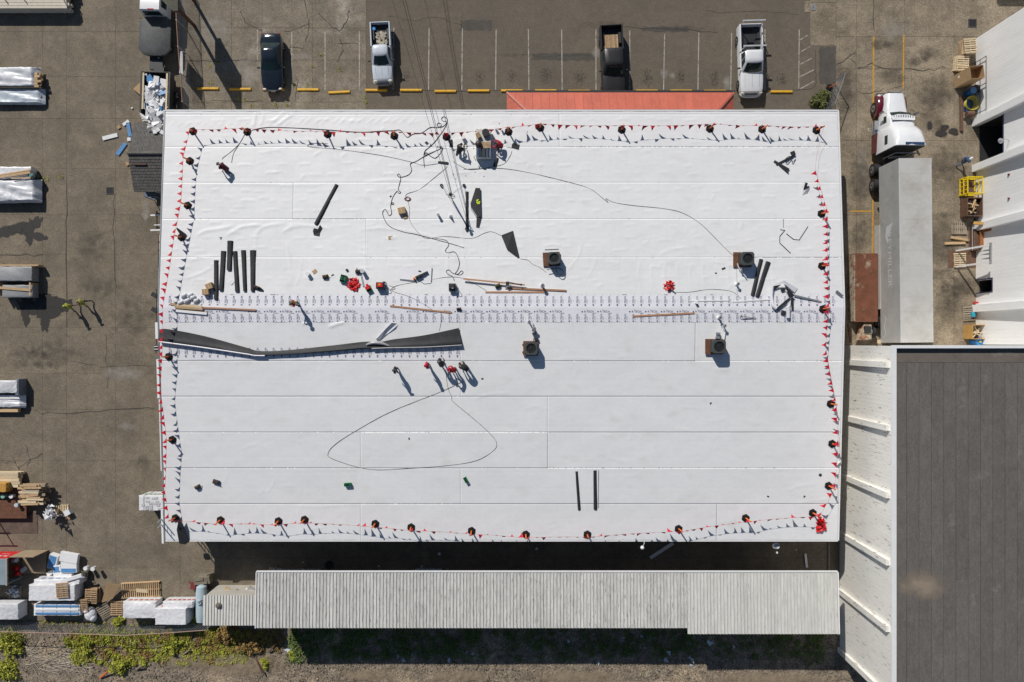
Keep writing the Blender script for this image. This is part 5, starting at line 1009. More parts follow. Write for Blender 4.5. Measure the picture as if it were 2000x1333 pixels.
for k, (x, y) in enumerate(((302, 577), (302, 606))): t = thing('floodlight', '%s of two dark floodlights on the west wall rail' % ('upper', 'lower')[k], 'light', G(x, y, 3.2)); part(t, 'housing', MB().box((0, 0, 0), (.5, .32, .2), -.5, ch=.03), m_dark); part(t, 'arm', MB().beam((0, 0, 0), (.9, -.1, .0), .05, .05), m_dark)
solo('conduit', 'dark vertical conduit pipe along the west wall below the ridge', 'pipe', MB().tube([G(306, 565, 3.3), G(306, 640, 3.3), G(305, 690, 3.3)], .035, 6), m_dark)
t = thing('wall_bracket', 'white wall bracket lights at the west wall beside the membrane end', 'bracket', G(306, 680, 3.4)); part(t, 'plate', MB().box((0, 0, 0), (.35, .5, .1)), m_dark); part(t, 'lamp', MB().box((0, .12, .08), (.3, .06, .06)), m_white); part(t, 'lamp', MB().box((0, -.1, .08), (.3, .06, .06)), m_white)
t = thing('wall_camera', 'small white box under the southwest roof corner', 'box', G(321, 1026, 3.2)); part(t, 'case', MB().box((0, 0, 0), (.45, .3, .25), ch=.03), m_white); part(t, 'lens', MB().box((-.05, 0, .13), (.25, .14, .02)), m_dark)
# black membrane flap and ladder at the southwest corner
solo('black_membrane_flap', 'black membrane flap folded over the southwest roof corner', 'membrane', MB().slab([R(350, 1010, .5), R(360, 1030, .35), R(370, 1058, .05), R(362, 1064, .02), R(350, 1062, .1), R(345, 1035, .3)], .01), m_tpo_black)
t = thing('extension_ladder', 'extension ladder leaning at the southwest roof corner', 'ladder', (XL - 1.35, YS + 1.5, .012))
for y in (-.22, .22): part(t, 'rail', MB().beam((0, y, 0), (1.35, y, 5.2), .05, .07), m_steel)
for k in range(16): f = (k + .6) / 16.5; part(t, 'rung', MB().cyl((1.35 * f, -.22, 5.2 * f), (1.35 * f, .22, 5.2 * f), .02, n=6), m_steel)
# --- ground litter beside the dump trailer
for k, (x, y, L, w_, a_, m, lab) in enumerate(((216, 268, 1.3, .34, .25, m_foam, 'white printed foam strip on the yard left of the porch'), (238, 292, 1.2, .34, .95, m_blue, 'blue faced strip on the yard left of the porch'), (253, 254, 1.2, .3, 1.75, m_blue, 'blue faced strip touching the porch roof corner'), (247, 241, .6, .26, .65, m_foam, 'short white strip north of the porch'), (233, 249, .3, .28, .6, m_card, 'small tan carton on the yard north of the porch'), (250, 321, .28, .28, .5, m_card, 'small tan block left of the porch'), (253, 273, .3, .3, .1, m_foam, 'small white square beside the porch'), (259, 212, .14, .14, .3, m_foam, 'tiny white scrap left of the dump trailer'))):
    solo('offcut', lab, 'offcut', MB().box((0, 0, .05), (L, w_, .08), a_, ch=.01), m, loc=G(x, y) + Vector((0, 0, .012)))
for k in range(5): solo('white_strip', 'thin white strip by the dump trailer, %s of a bundle' % ORD[k], 'strip', MB().beam(G(272 + k * 1.5, 220 + k * 4, .1 + .03 * k), G(288 + k * 2, 232 + k * 1.2, .2), .06, .03), m_white)
solo('cardboard_sheet', 'torn cardboard leaning against the west side of the dump trailer', 'cardboard', MB().slab([G(260, 174, .1), G(277, 158, 1.1), G(279, 190, .9), G(278, 190, .2)], .02), m_card)
db = thing('roofing_waste', 'heap of white foam, blue sheets and plastic filling the dump trailer', 'rubbish', G(304, 185, 1.2) - Vector((0, 0, .4)))
for k in range(52):
    f = rng.rand(); m = [m_foam, m_foam, m_wrap, m_white, m_blue, m_card][rng.randint(6) if f > .3 else rng.randint(3)]
    if k > 40 and m in (m_blue, m_card): m = m_foam
    part(db, 'scrap_sheet', MB().box((0, 0, 0), (.25 + rng.rand() * .7, .2 + rng.rand() * .5, .04 + rng.rand() * .08), ch=.008), m, loc=(rng.uniform(-.8, .8), rng.uniform(-1.6, 1.3) * (1), .25 + rng.rand() * .4), rz=rng.rand() * 3).rotation_euler = (rng.randn() * .25, rng.randn() * .25, rng.rand() * 3)
part(db, 'crumpled_plastic', crumple((0, -.3, .5), (.9, 1.6, .3), 40, 31), m_wrap)['kind'] = 'stuff'
o2 = thing('waste_spill', 'white foam and plastic spilling from the trailer over the porch roof', 'rubbish', G(303, 240, 2.8) - Vector((0, 0, .3)))
for k in range(26): part(o2, 'scrap_sheet', MB().box((0, 0, 0), (.3 + rng.rand() * .6, .25 + rng.rand() * .3, .05), ch=.008), [m_foam, m_wrap, m_white][rng.randint(3)], loc=(rng.uniform(-.6, .55), rng.uniform(-.9, .9), .1 + rng.rand() * .4)).rotation_euler = (rng.randn() * .3, rng.randn() * .3, rng.rand() * 3)
part(o2, 'crumpled_plastic', crumple((0, 0, .2), (.8, 1.2, .3), 34, 33), m_wrap)['kind'] = 'stuff'
part(o2, 'support_pile', MB().box((-.2, .1, -1.2), (1.3, 1.6, 2.3), ch=.2), m_wrap)
for k, (x, y) in enumerate(((303, 258), (309, 254), (317, 259))): solo('foam_square', 'small white foam square on the porch roof, %s from the left' % ORD[k], 'offcut', MB().box((0, 0, .03), (.3, .3, .05), .5 * k, ch=.006), m_foam, loc=G(x, y, 3.15 + (259 - y) * .0 + .05))
# --- east dock clutter
m_ycage = M('safety_yellow', (.75, .55, .0), .45, .06, 3); m_bs = M('brown_steel', (.13, .07, .045), .7, .25, 4, fine=.15)
for k in range(6): pallet('tan pallet in the tall stack by the white wall, %s from the ground' % ORD[k], G(1883, 97) + Vector((.03 * math.sin(k * 2.3), .03 * math.cos(k * 3.1), .012 + k * .145)), .05 * math.sin(k * 1.7) + .05, m_woodx if k % 2 else m_pallet, group='pallets stacked high by the white wall')
for k in range(4): pallet('tan pallet in the short stack behind the big carton, %s from the ground' % ORD[k], G(1872, 128) + Vector((.04 * math.sin(k * 2.3), .03 * math.cos(k), .012 + k * .145)), -.12 + .03 * k, m_woodx, group='pallets stacked behind the big carton')
t = thing('cardboard_bin', 'tall open cardboard bin box made of two stacked cartons', 'box', ((G(1895, 0, 2.1).x + G(1922, 0, 2.1).x) / 2, (G(0, 129, 2.1).y + G(0, 153, 2.1).y) / 2, .012), .12)
for z0, nm in ((.0, 'lower_carton'), (1.06, 'upper_carton')):
    hw, hh = .57, .52
    part(t, nm, MB().loft([[(-hw, -hh, z0), (hw, -hh, z0), (hw, hh, z0), (-hw, hh, z0)], [(-hw, -hh, z0 + 1.04), (hw, -hh, z0 + 1.04), (hw, hh, z0 + 1.04), (-hw, hh, z0 + 1.04)], [(-hw + .02, -hh + .02, z0 + 1.04), (hw - .02, -hh + .02, z0 + 1.04), (hw - .02, hh - .02, z0 + 1.04), (-hw + .02, hh - .02, z0 + 1.04)], [(-hw + .02, -hh + .02, z0 + .1), (hw - .02, -hh + .02, z0 + .1), (hw - .02, hh - .02, z0 + .1), (-hw + .02, hh - .02, z0 + .1)]]), m_card)
part(t, 'label', MB().box((-.575, .2, .7), (.006, .2, .2)), m_white)
solo('drum', 'blue drum in the shade behind the big carton', 'drum', MB().cyl((0, 0, 0), (0, 0, .85), .28, n=16).cyl((0, 0, .85), (0, 0, .87), .25, n=16), M('blue_drum', (.02, .13, .32), .4), True, loc=G(1888, 184) + Vector((0, 0, .012))); solo('tyre', 'black tyre leaning by the blue drum', 'tyre', MB().cyl((0, 0, 0), (0, 0, .25), .36, n=16).cyl((0, 0, .25), (0, 0, .26), .2, n=12), m_black, True, loc=G(1900, 178) + Vector((0, 0, .25)))
hose = MB()
for k in range(6): r = .42 + .03 * k; hose.tube([(r * math.cos(a_ * .314) + .03 * k, r * 1.05 * math.sin(a_ * .314) + .02 * math.sin(k * 3), .1 + .05 * k + .02 * math.sin(a_ + k)) for a_ in range(21)], .022, 5)
solo('hose_coil', 'coil of yellow hose on the ground by the white wall', 'hose', hose, M('yellow_hose', (.5, .42, .04), .5), loc=G(1888, 206) + Vector((0, 0, .2))); solo('blue_pallet', 'dark blue skid under the yellow hose coil', 'skid', MB().box((0, 0, .05), (1.0, 1.1, .05)).box((0, .45, .02), (1.0, .1, .06)).box((0, -.45, .02), (1.0, .1, .06)), M('dark_blue_skid', (.03, .08, .16), .6), loc=G(1890, 207) + Vector((0, 0, .02)))
solo('steel_beam', 'long brown steel beam on the concrete beside the hose coil', 'beam', MB().box((0, 0, .03), (.24, 3.0, .03)).box((0, 0, .09), (.04, 3.0, .1)).box((0, 0, .15), (.24, 3.0, .03)), m_bs, loc=G(1876, 223) + Vector((0, 0, .012)), rz=.01); t = thing('electric_motor', 'brown motor on blocks beside the steel beam', 'motor', G(1888, 226) + Vector((0, 0, .012)), .1)
part(t, 'housing', MB().cyl((-.3, 0, .4), (.3, 0, .4), .24, n=14), m_bs, True); part(t, 'base', MB().box((0, 0, .08), (.8, .5, .16)), m_pallet2); part(t, 'shaft', MB().cyl((.3, 0, .4), (.55, 0, .4), .06), m_dark)
t = thing('guard_rail', 'thin steel guard rail frame along the white wall near the pallets', 'rail', G(1900, 175) + Vector((0, 0, .012)))
for y in (-2.2, 0, 2.2): part(t, 'post', MB().cyl((.1, y, 0), (.1, y, 1.5), .03), m_dark)
for z in (.75, 1.48): part(t, 'rail', MB().cyl((.1, -2.2, z), (.1, 2.2, z), .025), m_dark)
# yellow man basket
c0 = (G(1873, 0).x + G(1918, 0, 1.05).x) / 2; t = thing('man_basket', 'yellow steel safety cage standing by the white wall', 'cage', (c0, (G(0, 352).y + G(0, 383).y) / 2, .012)); hw, hh, hz = .62, .68, 1.1
part(t, 'floor', MB().box((0, 0, .05), (2 * hw, 2 * hh, .06)), m_bs)
for sx in (-1, 1):
    for sy in (-1, 1): part(t, 'corner_post', MB().box((sx * hw, sy * hh, hz / 2), (.08, .08, hz)), m_ycage)
for z in (.12, .6, hz):
    for sx in (-1, 1): part(t, 'rail', MB().box((sx * hw, 0, z), (.07, 2 * hh, .07)), m_ycage); part(t, 'rail', MB().box((0, sx * hh, z + .002), (2 * hw, .07, .07)), m_ycage)
for y in (-.35, .0, .35): part(t, 'bar', MB().box((-hw, y, .6), (.05, .05, 1.0)), m_ycage)
t = thing('scrap_crate', 'brown open crate full of scrap wood south of the yellow cage', 'crate', (c0 + .1, (G(0, 392).y + G(0, 425).y) / 2, .012)); part(t, 'side', MB().box((-.62, 0, .48), (.05, 1.5, .96)), m_bs); part(t, 'side', MB().box((.62, 0, .48), (.05, 1.5, .96)), m_bs); part(t, 'end', MB().box((0, .75, .48), (1.2, .05, .96)), m_bs); part(t, 'end', MB().box((0, -.75, .48), (1.2, .05, .96)), m_bs)
for k in range(16): part(t, 'scrap_piece', MB().box((0, 0, 0), (.7 + rng.rand() * .3, .09, .06)), [m_pallet, m_wood, m_dark][rng.randint(3)], loc=(rng.randn() * .12, rng.randn() * .4, .5 + rng.rand() * .45), rz=rng.rand() * 3)
t = thing('steel_ladder', 'dark steel ladder propped on the white wall behind the crate', 'ladder', G(1904, 440) + Vector((0, 0, .012)))
for y in (0, .38): part(t, 'rail', MB().beam((-.1, y, 0), (.25, y + 1.9, 1.2), .05, .05), m_dark)
for k in range(6): f = (k + .5) / 6; part(t, 'rung', MB().cyl((-.1 + .35 * f, 1.9 * f, 1.2 * f), (-.1 + .35 * f, 1.9 * f + .38, 1.2 * f), .02), m_dark)
pallet('grey pallet lying flat on the dock concrete', G(1872, 447) + Vector((0, 0, .012)), 1.57, m_pallet2)
for k, (x0, y0, x1, y1) in enumerate(((1857, 464, 1893, 470), (1845, 476, 1885, 475))): solo('timber', ('shorter', 'longer')[k] + ' tan timber on the concrete below the flat grey pallet', 'timber', MB().beam(G(x0, y0, .1), G(x1, y1, .1), .2, .15), m_wood)
t = thing('rusty_machine', 'rusty channel iron stand against the white wall', 'stand', G(1897, 468) + Vector((0, 0, .012))); m_or = M('orange_rust', (.3, .11, .03), .75, .25, 4)
part(t, 'channel', MB().box((.25, .1, .9), (.28, 1.6, .1)), m_or); part(t, 'arm', MB().beam((.3, .6, 1.0), (.6, .62, 2.4), .3, .2), m_or); part(t, 'base', MB().box((.1, -.1, .3), (.5, 1.8, .6), ch=.05), m_bs); part(t, 'rod', MB().cyl((-.25, -1, .5), (-.25, 1, .5), .04), m_steel); part(t, 'rod', MB().cyl((-.4, -1, .3), (-.4, 1, .3), .03), m_bs)
solo('tan_beam', 'short tan beam jutting from the white wall above the crate', 'beam', MB().beam(G(1902, 436, .9), G(1921, 437, 1.5), .25, .12), M('amber_beam', (.45, .25, .06), .7))
solo('steel_plate', 'dark brown steel plate under a pallet on the dock concrete', 'plate', MB().box((0, 0, .01), (2.5, 1.5, .02), ch=.004), m_bs, loc=G(1880, 506) + Vector((0, 0, .016))); pallet('tan pallet on the dark brown steel plate', G(1873, 509) + Vector((0, 0, .04)), 0.03, m_woodx)
t = thing('loading_frame', 'white steel posts with a fork beam standing at the dock wall', 'frame', G(1867, 506) + Vector((0, 0, .012)))
for y in (.68, -.68): part(t, 'post', MB().beam((0, y, 0), (.45, y, 3.6), .14, .1), m_white)
part(t, 'beam', MB().box((.45, 0, 3.55), (.12, 1.7, .16)), m_steel)
for y in (-.35, 0, .3): part(t, 'prong', MB().loft([[(.5, y - .09, 3.5), (.5, y + .09, 3.5), (.5, y + .09, 3.6), (.5, y - .09, 3.6)], [(.3, y - .01, 2.6), (.3, y + .01, 2.6), (.3, y + .01, 2.63), (.3, y - .01, 2.63)]]), m_steel)
pallet('grey pallet with a blue box near the south dock wall', G(1891, 613) + Vector((0, 0, .012)), .05, m_pallet2); solo('blue_box', 'bright blue box on the grey pallet near the south dock wall', 'box', MB().box((0, 0, .1), (.26, .4, .2), ch=.01), M('cyan_box', (.03, .35, .5), .5), loc=G(1897, 615) + Vector((0, 0, .15)))
t = thing('wood_crate', 'tan open wood crate with scrap sticks near the dock corner', 'crate', ((G(1885, 0).x + G(1928, 0, 1.15).x) / 2 - .1, (G(0, 635).y + G(0, 662).y) / 2 - .02, .012)); hw, hh = .56, .58
for sx in (-1, 1): part(t, 'side', MB().box((sx * hw, 0, .57), (.05, 2 * hh, 1.14)), M('amber_ply', (.46, .27, .08), .7, .15, 3)); part(t, 'end', MB().box((0, sx * hh, .57), (2 * hw - .06, .05, 1.13)), MATS['amber_ply'])
part(t, 'floor', MB().box((0, 0, .05), (1.0, 1.0, .05)), m_pallet2)
for k in range(9): part(t, 'scrap_piece', MB().box((0, 0, 0), (.8, .07, .04)), m_woodx, loc=(rng.randn() * .05, rng.randn() * .15, .55 + rng.rand() * .3), rz=.4 + rng.randn() * .7)
t = thing('blue_drum', 'blue drum with a yellow valve at the dock corner', 'drum', G(1899, 668) + Vector((0, 0, .012))); part(t, 'drum', MB().cyl((0, 0, 0), (0, 0, .9), .3, n=18), M('bright_blue_drum', (.03, .2, .5), .4), True); part(t, 'valve', MB().box((0, 0, .95), (.14, .1, .12)), m_ycage)
solo('fire_extinguisher', 'small red and white extinguisher at the foot of a pilaster', 'extinguisher', MB().cyl((0, 0, 0), (0, 0, .5), .08, n=10).cyl((0, 0, .5), (0, 0, .58), .03).box((.05, 0, .58), (.14, .03, .03)), m_red, loc=G(1901, 592) + Vector((0, 0, .012)))
# rusty roll-off and trailer remains
t = thing('rusty_container', 'flat rusty steel container beside the semi trailer', 'container', (29.55, 4.45, .012), .0); m_rdk = M('rust_deck', (.16, .058, .03), .8, .25, 1.2, fine=.2, fscale=15, col2=(.33, .27, .2), c2=(.6, .68), c2scale=.5)
part(t, 'deck', MB().box((0, 0, 1.0), (1.85, 5.6, .08)), m_rdk); part(t, 'west_side', MB().box((-.95, 0, .55), (.06, 5.6, .98)), M('flaking_cream', (.42, .36, .27), .7, .2, 2, col2=(.25, .1, .05), c2=(.5, .6), c2scale=2.5)); part(t, 'east_side', MB().box((.95, 0, .55), (.06, 5.6, .98)), m_rust); part(t, 'end', MB().box((0, -2.83, .55), (1.9, .06, .98)), m_rust); part(t, 'end', MB().box((0, 2.83, .55), (1.9, .06, .98)), m_rust); part(t, 'hatch', MB().box((.35, 1.3, 1.05), (.25, .2, .03), .5), m_bs)
t = thing('old_tow_dolly', 'rusty tow frame with a spare wheel below the container', 'trailer', (29.5, .85, .012)); part(t, 'frame', MB().beam((-1.2, .6, .5), (-1.0, -1.0, .5), .12, .12), m_rust); part(t, 'frame', MB().beam((-.3, .7, .5), (-.3, -1.0, .5), .1, .1), m_rust); part(t, 'cowl', MB().loft([[(-.6, -.8, .4), (.5, -.8, .4), (.5, .6, .4), (-.1, .6, .4)], [(-.4, -.7, 1.1), (.45, -.7, 1.1), (.45, .5, 1.1), (.0, .5, 1.1)]]), M('flaking_cream', (.4, .36, .3), .7)); part(t, 'engine', MB().box((.1, .1, 1.15), (.5, .6, .25), ch=.06), m_dark); part(t, 'wheel', MB().cyl((.75, -.1, .5), (1.0, -.1, .5), .42, n=16), m_black); part(t, 'rim', MB().cyl((.7, -.1, .5), (.76, -.1, .5), .24, n=14), m_steel)
solo('tan_panel', 'tan panel edge at the foot of the semi trailer', 'panel', MB().box((0, 0, 0), (1.5, .3, .06)), m_woodx, loc=(31.2, -.05, 1.1))
t = thing('blue_trailer', 'trailer with bright blue frame cut by the top right frame edge', 'trailer', G(1992, -38) + Vector((0, 0, .012))); part(t, 'deck', MB().box((0, 0, .8), (4.6, 2.2, .08)), m_bs); part(t, 'frame', MB().box((0, -1.15, .82), (4.7, .12, .16)), m_dark); part(t, 'frame', MB().box((-2.3, 0, .83), (.3, 2.2, .16)), M('bright_blue_paint', (.04, .4, .62), .4)); part(t, 'wheel', MB().cyl((1, -.9, .35), (1, -.6, .35), .35, n=14), m_black)
# --- alley
m_alum = M('aluminium_plank', (.82, .83, .84), .5, .03)
solo('plank', 'pale aluminium plank lying diagonally in the shaded alley', 'plank', MB().beam(G(1270, 1090, .1), G(1315, 1061, .1), .28, .06), m_alum); solo('plank', 'short white board lying upright in the shaded alley near the east wall', 'plank', MB().beam(G(1573, 1082, .1), G(1576, 1109, .1), .18, .05), m_white)
t = thing('gooseneck_lamp', 'white gooseneck lamp on the south roof edge', 'lamp', G(1258, 1056, ZE)); part(t, 'arm', MB().tube(smooth_path([(0, .05, -.1), (0, -.2, .05), (-.1, -.5, -.05)]), .025, 6), m_white); part(t, 'globe', MB().ball((-.12, -.6, -.1), .16, 12, 8), m_white, True)
t = thing('satellite_dish', 'grey satellite dish on the south wall below the roof edge', 'dish', G(1515, 1066, 3.5)); rs = [[(r * math.cos(a_ * .4189) , r * .8 * math.sin(a_ * .4189), .9 * r * r) for a_ in range(15)] for r in (.02, .12, .22, .32)]
part(t, 'dish', MB().loft(rs, cap=False), m_steel, True); part(t, 'arm', MB().tube([(0, -.1, 0), (0, -.45, .25)], .02).tube([(0, .1, -.1), (0, .6, -.3)], .03), m_dark); part(t, 'receiver', MB().box((0, -.48, .26), (.12, .12, .1)), m_white)
t = thing('steel_bench', 'long steel rack just north of the storage shed roof', 'rack', G(588, 1108) + Vector((0, 0, .012))); part(t, 'deck', MB().box((0, -.1, 1.0), (3.9, .6, .08)), m_steel)
for x in (-1.85, -.6, .6, 1.85): part(t, 'leg', MB().box((x, .15, .6), (.06, .06, 1.3)), m_steel)
for k in range(6): solo('steel_pipe', 'steel pipe in the bundle beside the steel rack, %s from left' % ORD[k], 'pipe', MB().cyl(G(524 + k * 3, 1118, .3), G(528 + k * 4, 1108 + k % 3, .5), .03, n=6), m_steel)
solo('tyre', 'black tyre lying in the shaded alley', 'tyre', MB().cyl((0, 0, 0), (0, 0, .22), .34, n=16).cyl((0, 0, .22), (0, 0, .23), .18, n=12), m_black, True, loc=G(643, 1104) + Vector((0, 0, .012)))
t = thing('crumpled_sheet_pile', 'pale crumpled sheets at the shed edge in the alley', 'rubbish', G(838, 1112) + Vector((0, 0, .012))); part(t, 'sheets', crumple((0, -.1, .3), (1.1, .3, .3), 40, 77), m_tarp2); part(t, 'base', MB().box((0, -.2, .15), (2.2, .6, .3), ch=.05), m_tarp2)
for k, (x, y, s) in enumerate(((858, 1082, .22), (1048, 1072, .2), (592, 1098, .1), (740, 1106, .1), (1555, 1074, .08))): solo('paper_scrap', 'white scrap on the dark alley pavement, %s from the left' % ORD[[2, 3, 0, 1, 4][k]], 'scrap', MB().box((0, 0, .02), (s, s, .02), k), m_white, loc=G(x, y) + Vector((0, 0, .005)))
solo('kerb_strip', 'thin pale kerb line at the east end of the alley', 'kerb', MB().box((0, 0, .06), (.08, 3.2, .12)), m_pallet2, loc=G(1618, 1085) + Vector((0, 0, 0)))
# ================================================================== roof things
# --- warning line stanchions
hexm = MB().loft([[(r * math.cos(a * math.pi / 3), r * math.sin(a * math.pi / 3), z) for a in range(6)] for r, z in ((.33, 0), (.33, .06), (.24, .1), (.09, .12))]).mesh('base', M('black_rubber_base', (.012, .011, .012), .8, .2, 5, spec=.2))
stand_top = {}
def stanchion(px, py, label, lean=(0, 0), h=1.05):
    b = R(px, py); t = thing('warning_stanchion', label, 'stanchion', b, rng.rand() * .6, 'warning line stanchions around the roof'); t.rotation_euler = (0, 0, 0)
    o = part(t, 'base', hexm, None, rz=.25 + rng.rand() * .2); top = Vector((lean[0], lean[1], h)); part(t, 'pole', MB().cyl((0, 0, .1), top, .06, .055, n=10), m_orange, True)
    part(t, 'cap', MB().cyl(top, top + Vector((0, 0, .03)), .06, n=8), m_orange); return b + top * .97
north = [(377, 257), (483, 258), (640, 263), (770, 266), (872, 268), (993, 258), (1055, 250), (1214, 254), (1386, 252), (1488, 253), (1594, 255)]
west = [(371, 315), (367, 402), (355, 464), (330, 697), (337, 859), (343, 1012)]
east = [(1604, 418), (1605, 520), (1607, 604), (1622, 789), (1625, 867), (1618, 949), (1587, 1002)]
south = [(431, 1016), (544, 1018), (595, 1015), (733, 1023), (803, 1030), (921, 1037), (1027, 1044), (1147, 1044), (1325, 1033), (1456, 1012)]
TN = [stanchion(x, y, 'orange warning stanchion on the north roof edge, %s from the left' % ORD[i], (.24, -.16) if i == 0 else ((.1 if i > 7 else 0) + rng.randn() * .05, rng.randn() * .05)) for i, (x, y) in enumerate(north)]
TW = [stanchion(x, y, 'orange warning stanchion on the west roof edge, %s from the top' % ORD[i], (rng.randn() * .04 - .03, rng.randn() * .05)) for i, (x, y) in enumerate(west)]
TE = [stanchion(x, y, 'orange warning stanchion on the east roof edge, %s from the top' % ORD[i], (rng.randn() * .04 + (.12 if i > 5 else 0), rng.randn() * .04 - (.1 if i > 5 else 0))) for i, (x, y) in enumerate(east)]
TS = [stanchion(x, y, 'orange warning stanchion on the south roof edge, %s from the left' % ORD[i], (rng.randn() * .04, rng.randn() * .05)) for i, (x, y) in enumerate(south)]
t = thing('warning_stanchion', 'orange topped stanchion beside the chain link gate on the ground', 'stanchion', G(1620, 172)); part(t, 'base', hexm, None); part(t, 'pole', MB().cyl((0, 0, .1), (.1, 0, 1.0), .045, .04, n=10), m_orange)
PEN = []
for k in range(6):
    w_ = .19; tw = (k - 2.5) * .05
    PEN.append(MB().add([(-w_, 0, 0), (w_, 0, 0), (w_ * .5 + tw, .16, -.03 - .01 * k), (-w_ * .5 + tw, .16, -.05), (tw * 1.6, .4, -.06 + .03 * (k % 3))], [(0, 1, 2, 3), (3, 2, 4)]).mesh('pennant', M('red_pennant', (.52, .006, .025), .5, .12, 8)))
def pennants(label, tops, wind, sag=.12, spacing=.6, skip=()):
    t = thing('pennant_line', label, 'pennant line', tops[0]); o0 = Vector(tops[0]); pts = []
    for i in range(len(tops) - 1):
        a, b = tops[i], tops[i + 1]; L = (b - a).length; n = max(4, int(L / .3))
        for k in range(n): f = k / n; pts.append(a.lerp(b, f) - Vector((0, 0, 4 * sag * min(1, L / 5) * f * (1 - f))))
    pts.append(tops[-1]); part(t, 'rope', MB().tube([p - o0 for p in pts], .008, 4), M('rope_red', (.5, .05, .05), .7))
    acc = 0.3; nxt = .35; d_ = 0
    for p, q in zip(pts[:-1], pts[1:]):
        seg = (q - p).length
        while nxt <= d_ + seg:
            f = (nxt - d_) / seg; c = p.lerp(q, f); dr = (q - p).normalized()
            if not any(abs(nxt - s0) < s1 for s0, s1 in skip):
                jt = .2 if wind[0] < -.7 else .42; up = Vector((wind[0] + rng.randn() * jt, wind[1] + rng.randn() * jt, wind[2] + rng.randn() * jt * .8)); up -= dr * up.dot(dr) * .75; up.normalize()
                x = (dr - up * dr.dot(up) * .0).normalized(); z = x.cross(up).normalized()
                m4 = Matrix.Translation(c - o0 - Vector((0, 0, .01))) @ Matrix((( x.x, up.x, z.x, 0), (x.y, up.y, z.y, 0), (x.z, up.z, z.z, 0), (0, 0, 0, 1)))
                o = part(t, 'pennant', PEN[rng.randint(6)], None); s = .85 + .25 * rng.rand(); o.matrix_local = m4 @ Matrix.Scale(s, 4)
            nxt += spacing * (.94 + .12 * rng.rand())
        d_ += seg
    return t
pennants('string of red pennants along the north roof edge', TN, (-.35, -.15, -.8), .25, .6)
pennants('string of red pennants along the upper west roof edge', [TN[0]] + TW[:3] + [R(318, 600, .95), TW[3]], (-1, .12, -.25), .05, .6)
pennants('string of red pennants along the lower west roof edge', [TW[3], R(313, 760, .95), TW[4], R(322, 960, .95), TW[5]], (-1, .05, -.2), .05, .6)
pennants('string of red pennants along the south roof edge', [TW[5]] + TS + [TE[6]], (-.25, -.25, -.85), .22, .62)
pennants('string of red pennants along the upper east roof edge', [R(1592, 330, 1.0), TE[0], TE[1], TE[2], R(1613, 680, .9), TE[3]], (-1, .1, -.25), .06, .6)
pennants('string of red pennants along the lower east roof edge', TE[3:7], (-.8, .2, -.5), .1, .85)
solo('rope', 'bare warning rope at the northeast roof corner', 'rope', MB().tube(smooth_path([TN[-1], R(1598, 290, .6), R(1592, 330, 1.0)]), .008, 4), MATS['rope_red'])
def flagpile(label, px, py, rx, ry, n, seed):
    b = R(px, py); t = thing('pennant_pile', label, 'pennants', b); r = np.random.RandomState(seed); mb = MB()
    for k in range(n):
        a = r.rand() * 6.28; d = math.sqrt(r.rand()); c = Vector((math.cos(a) * d * rx, math.sin(a) * d * ry, .03 + (1 - d) * .25 * r.rand() + .02)); th = r.rand() * 6.28; w_ = .14; L = .3
        e1 = Vector((math.cos(th), math.sin(th), r.randn() * .3)); e2 = Vector((-math.sin(th), math.cos(th), r.randn() * .3)); q = c + e2 * L; q.z = abs(q.z) * .6 + .02; m_ = c + e2 * L * .5 + Vector((0, 0, .06))
        mb.add([c - e1 * w_, c + e1 * w_, m_ + e1 * w_ * .5, m_ - e1 * w_ * .5, q], [(0, 1, 2, 3), (3, 2, 4)])
    o = part(t, 'pennants', mb, M('scarlet_pennant', (.62, .01, .012), .45, .15, 6)); o['kind'] = 'stuff'; part(t, 'cord', MB().tube(smooth_path([(-rx, -ry, .03), (0, 0, .28), (rx * .8, -ry * .6, .05), (rx * 1.2, -ry, .02)]), .012, 5), m_red); return t
flagpile('bundle of red pennants heaped beside the green crate', 691, 556, .34, .4, 44, 1); flagpile('bundle of red pennants lying alone north of the printed strip', 1307, 559, .3, .33, 38, 2); flagpile('bundle of red pennants at the southeast roof corner', 1603, 1026, .38, .45, 50, 3)
solo('broom_handle', 'grey stick under the lone bundle of red pennants', 'stick', MB().beam(R(1302, 556, .3), R(1320, 574, .03), .07, .04), m_trim)
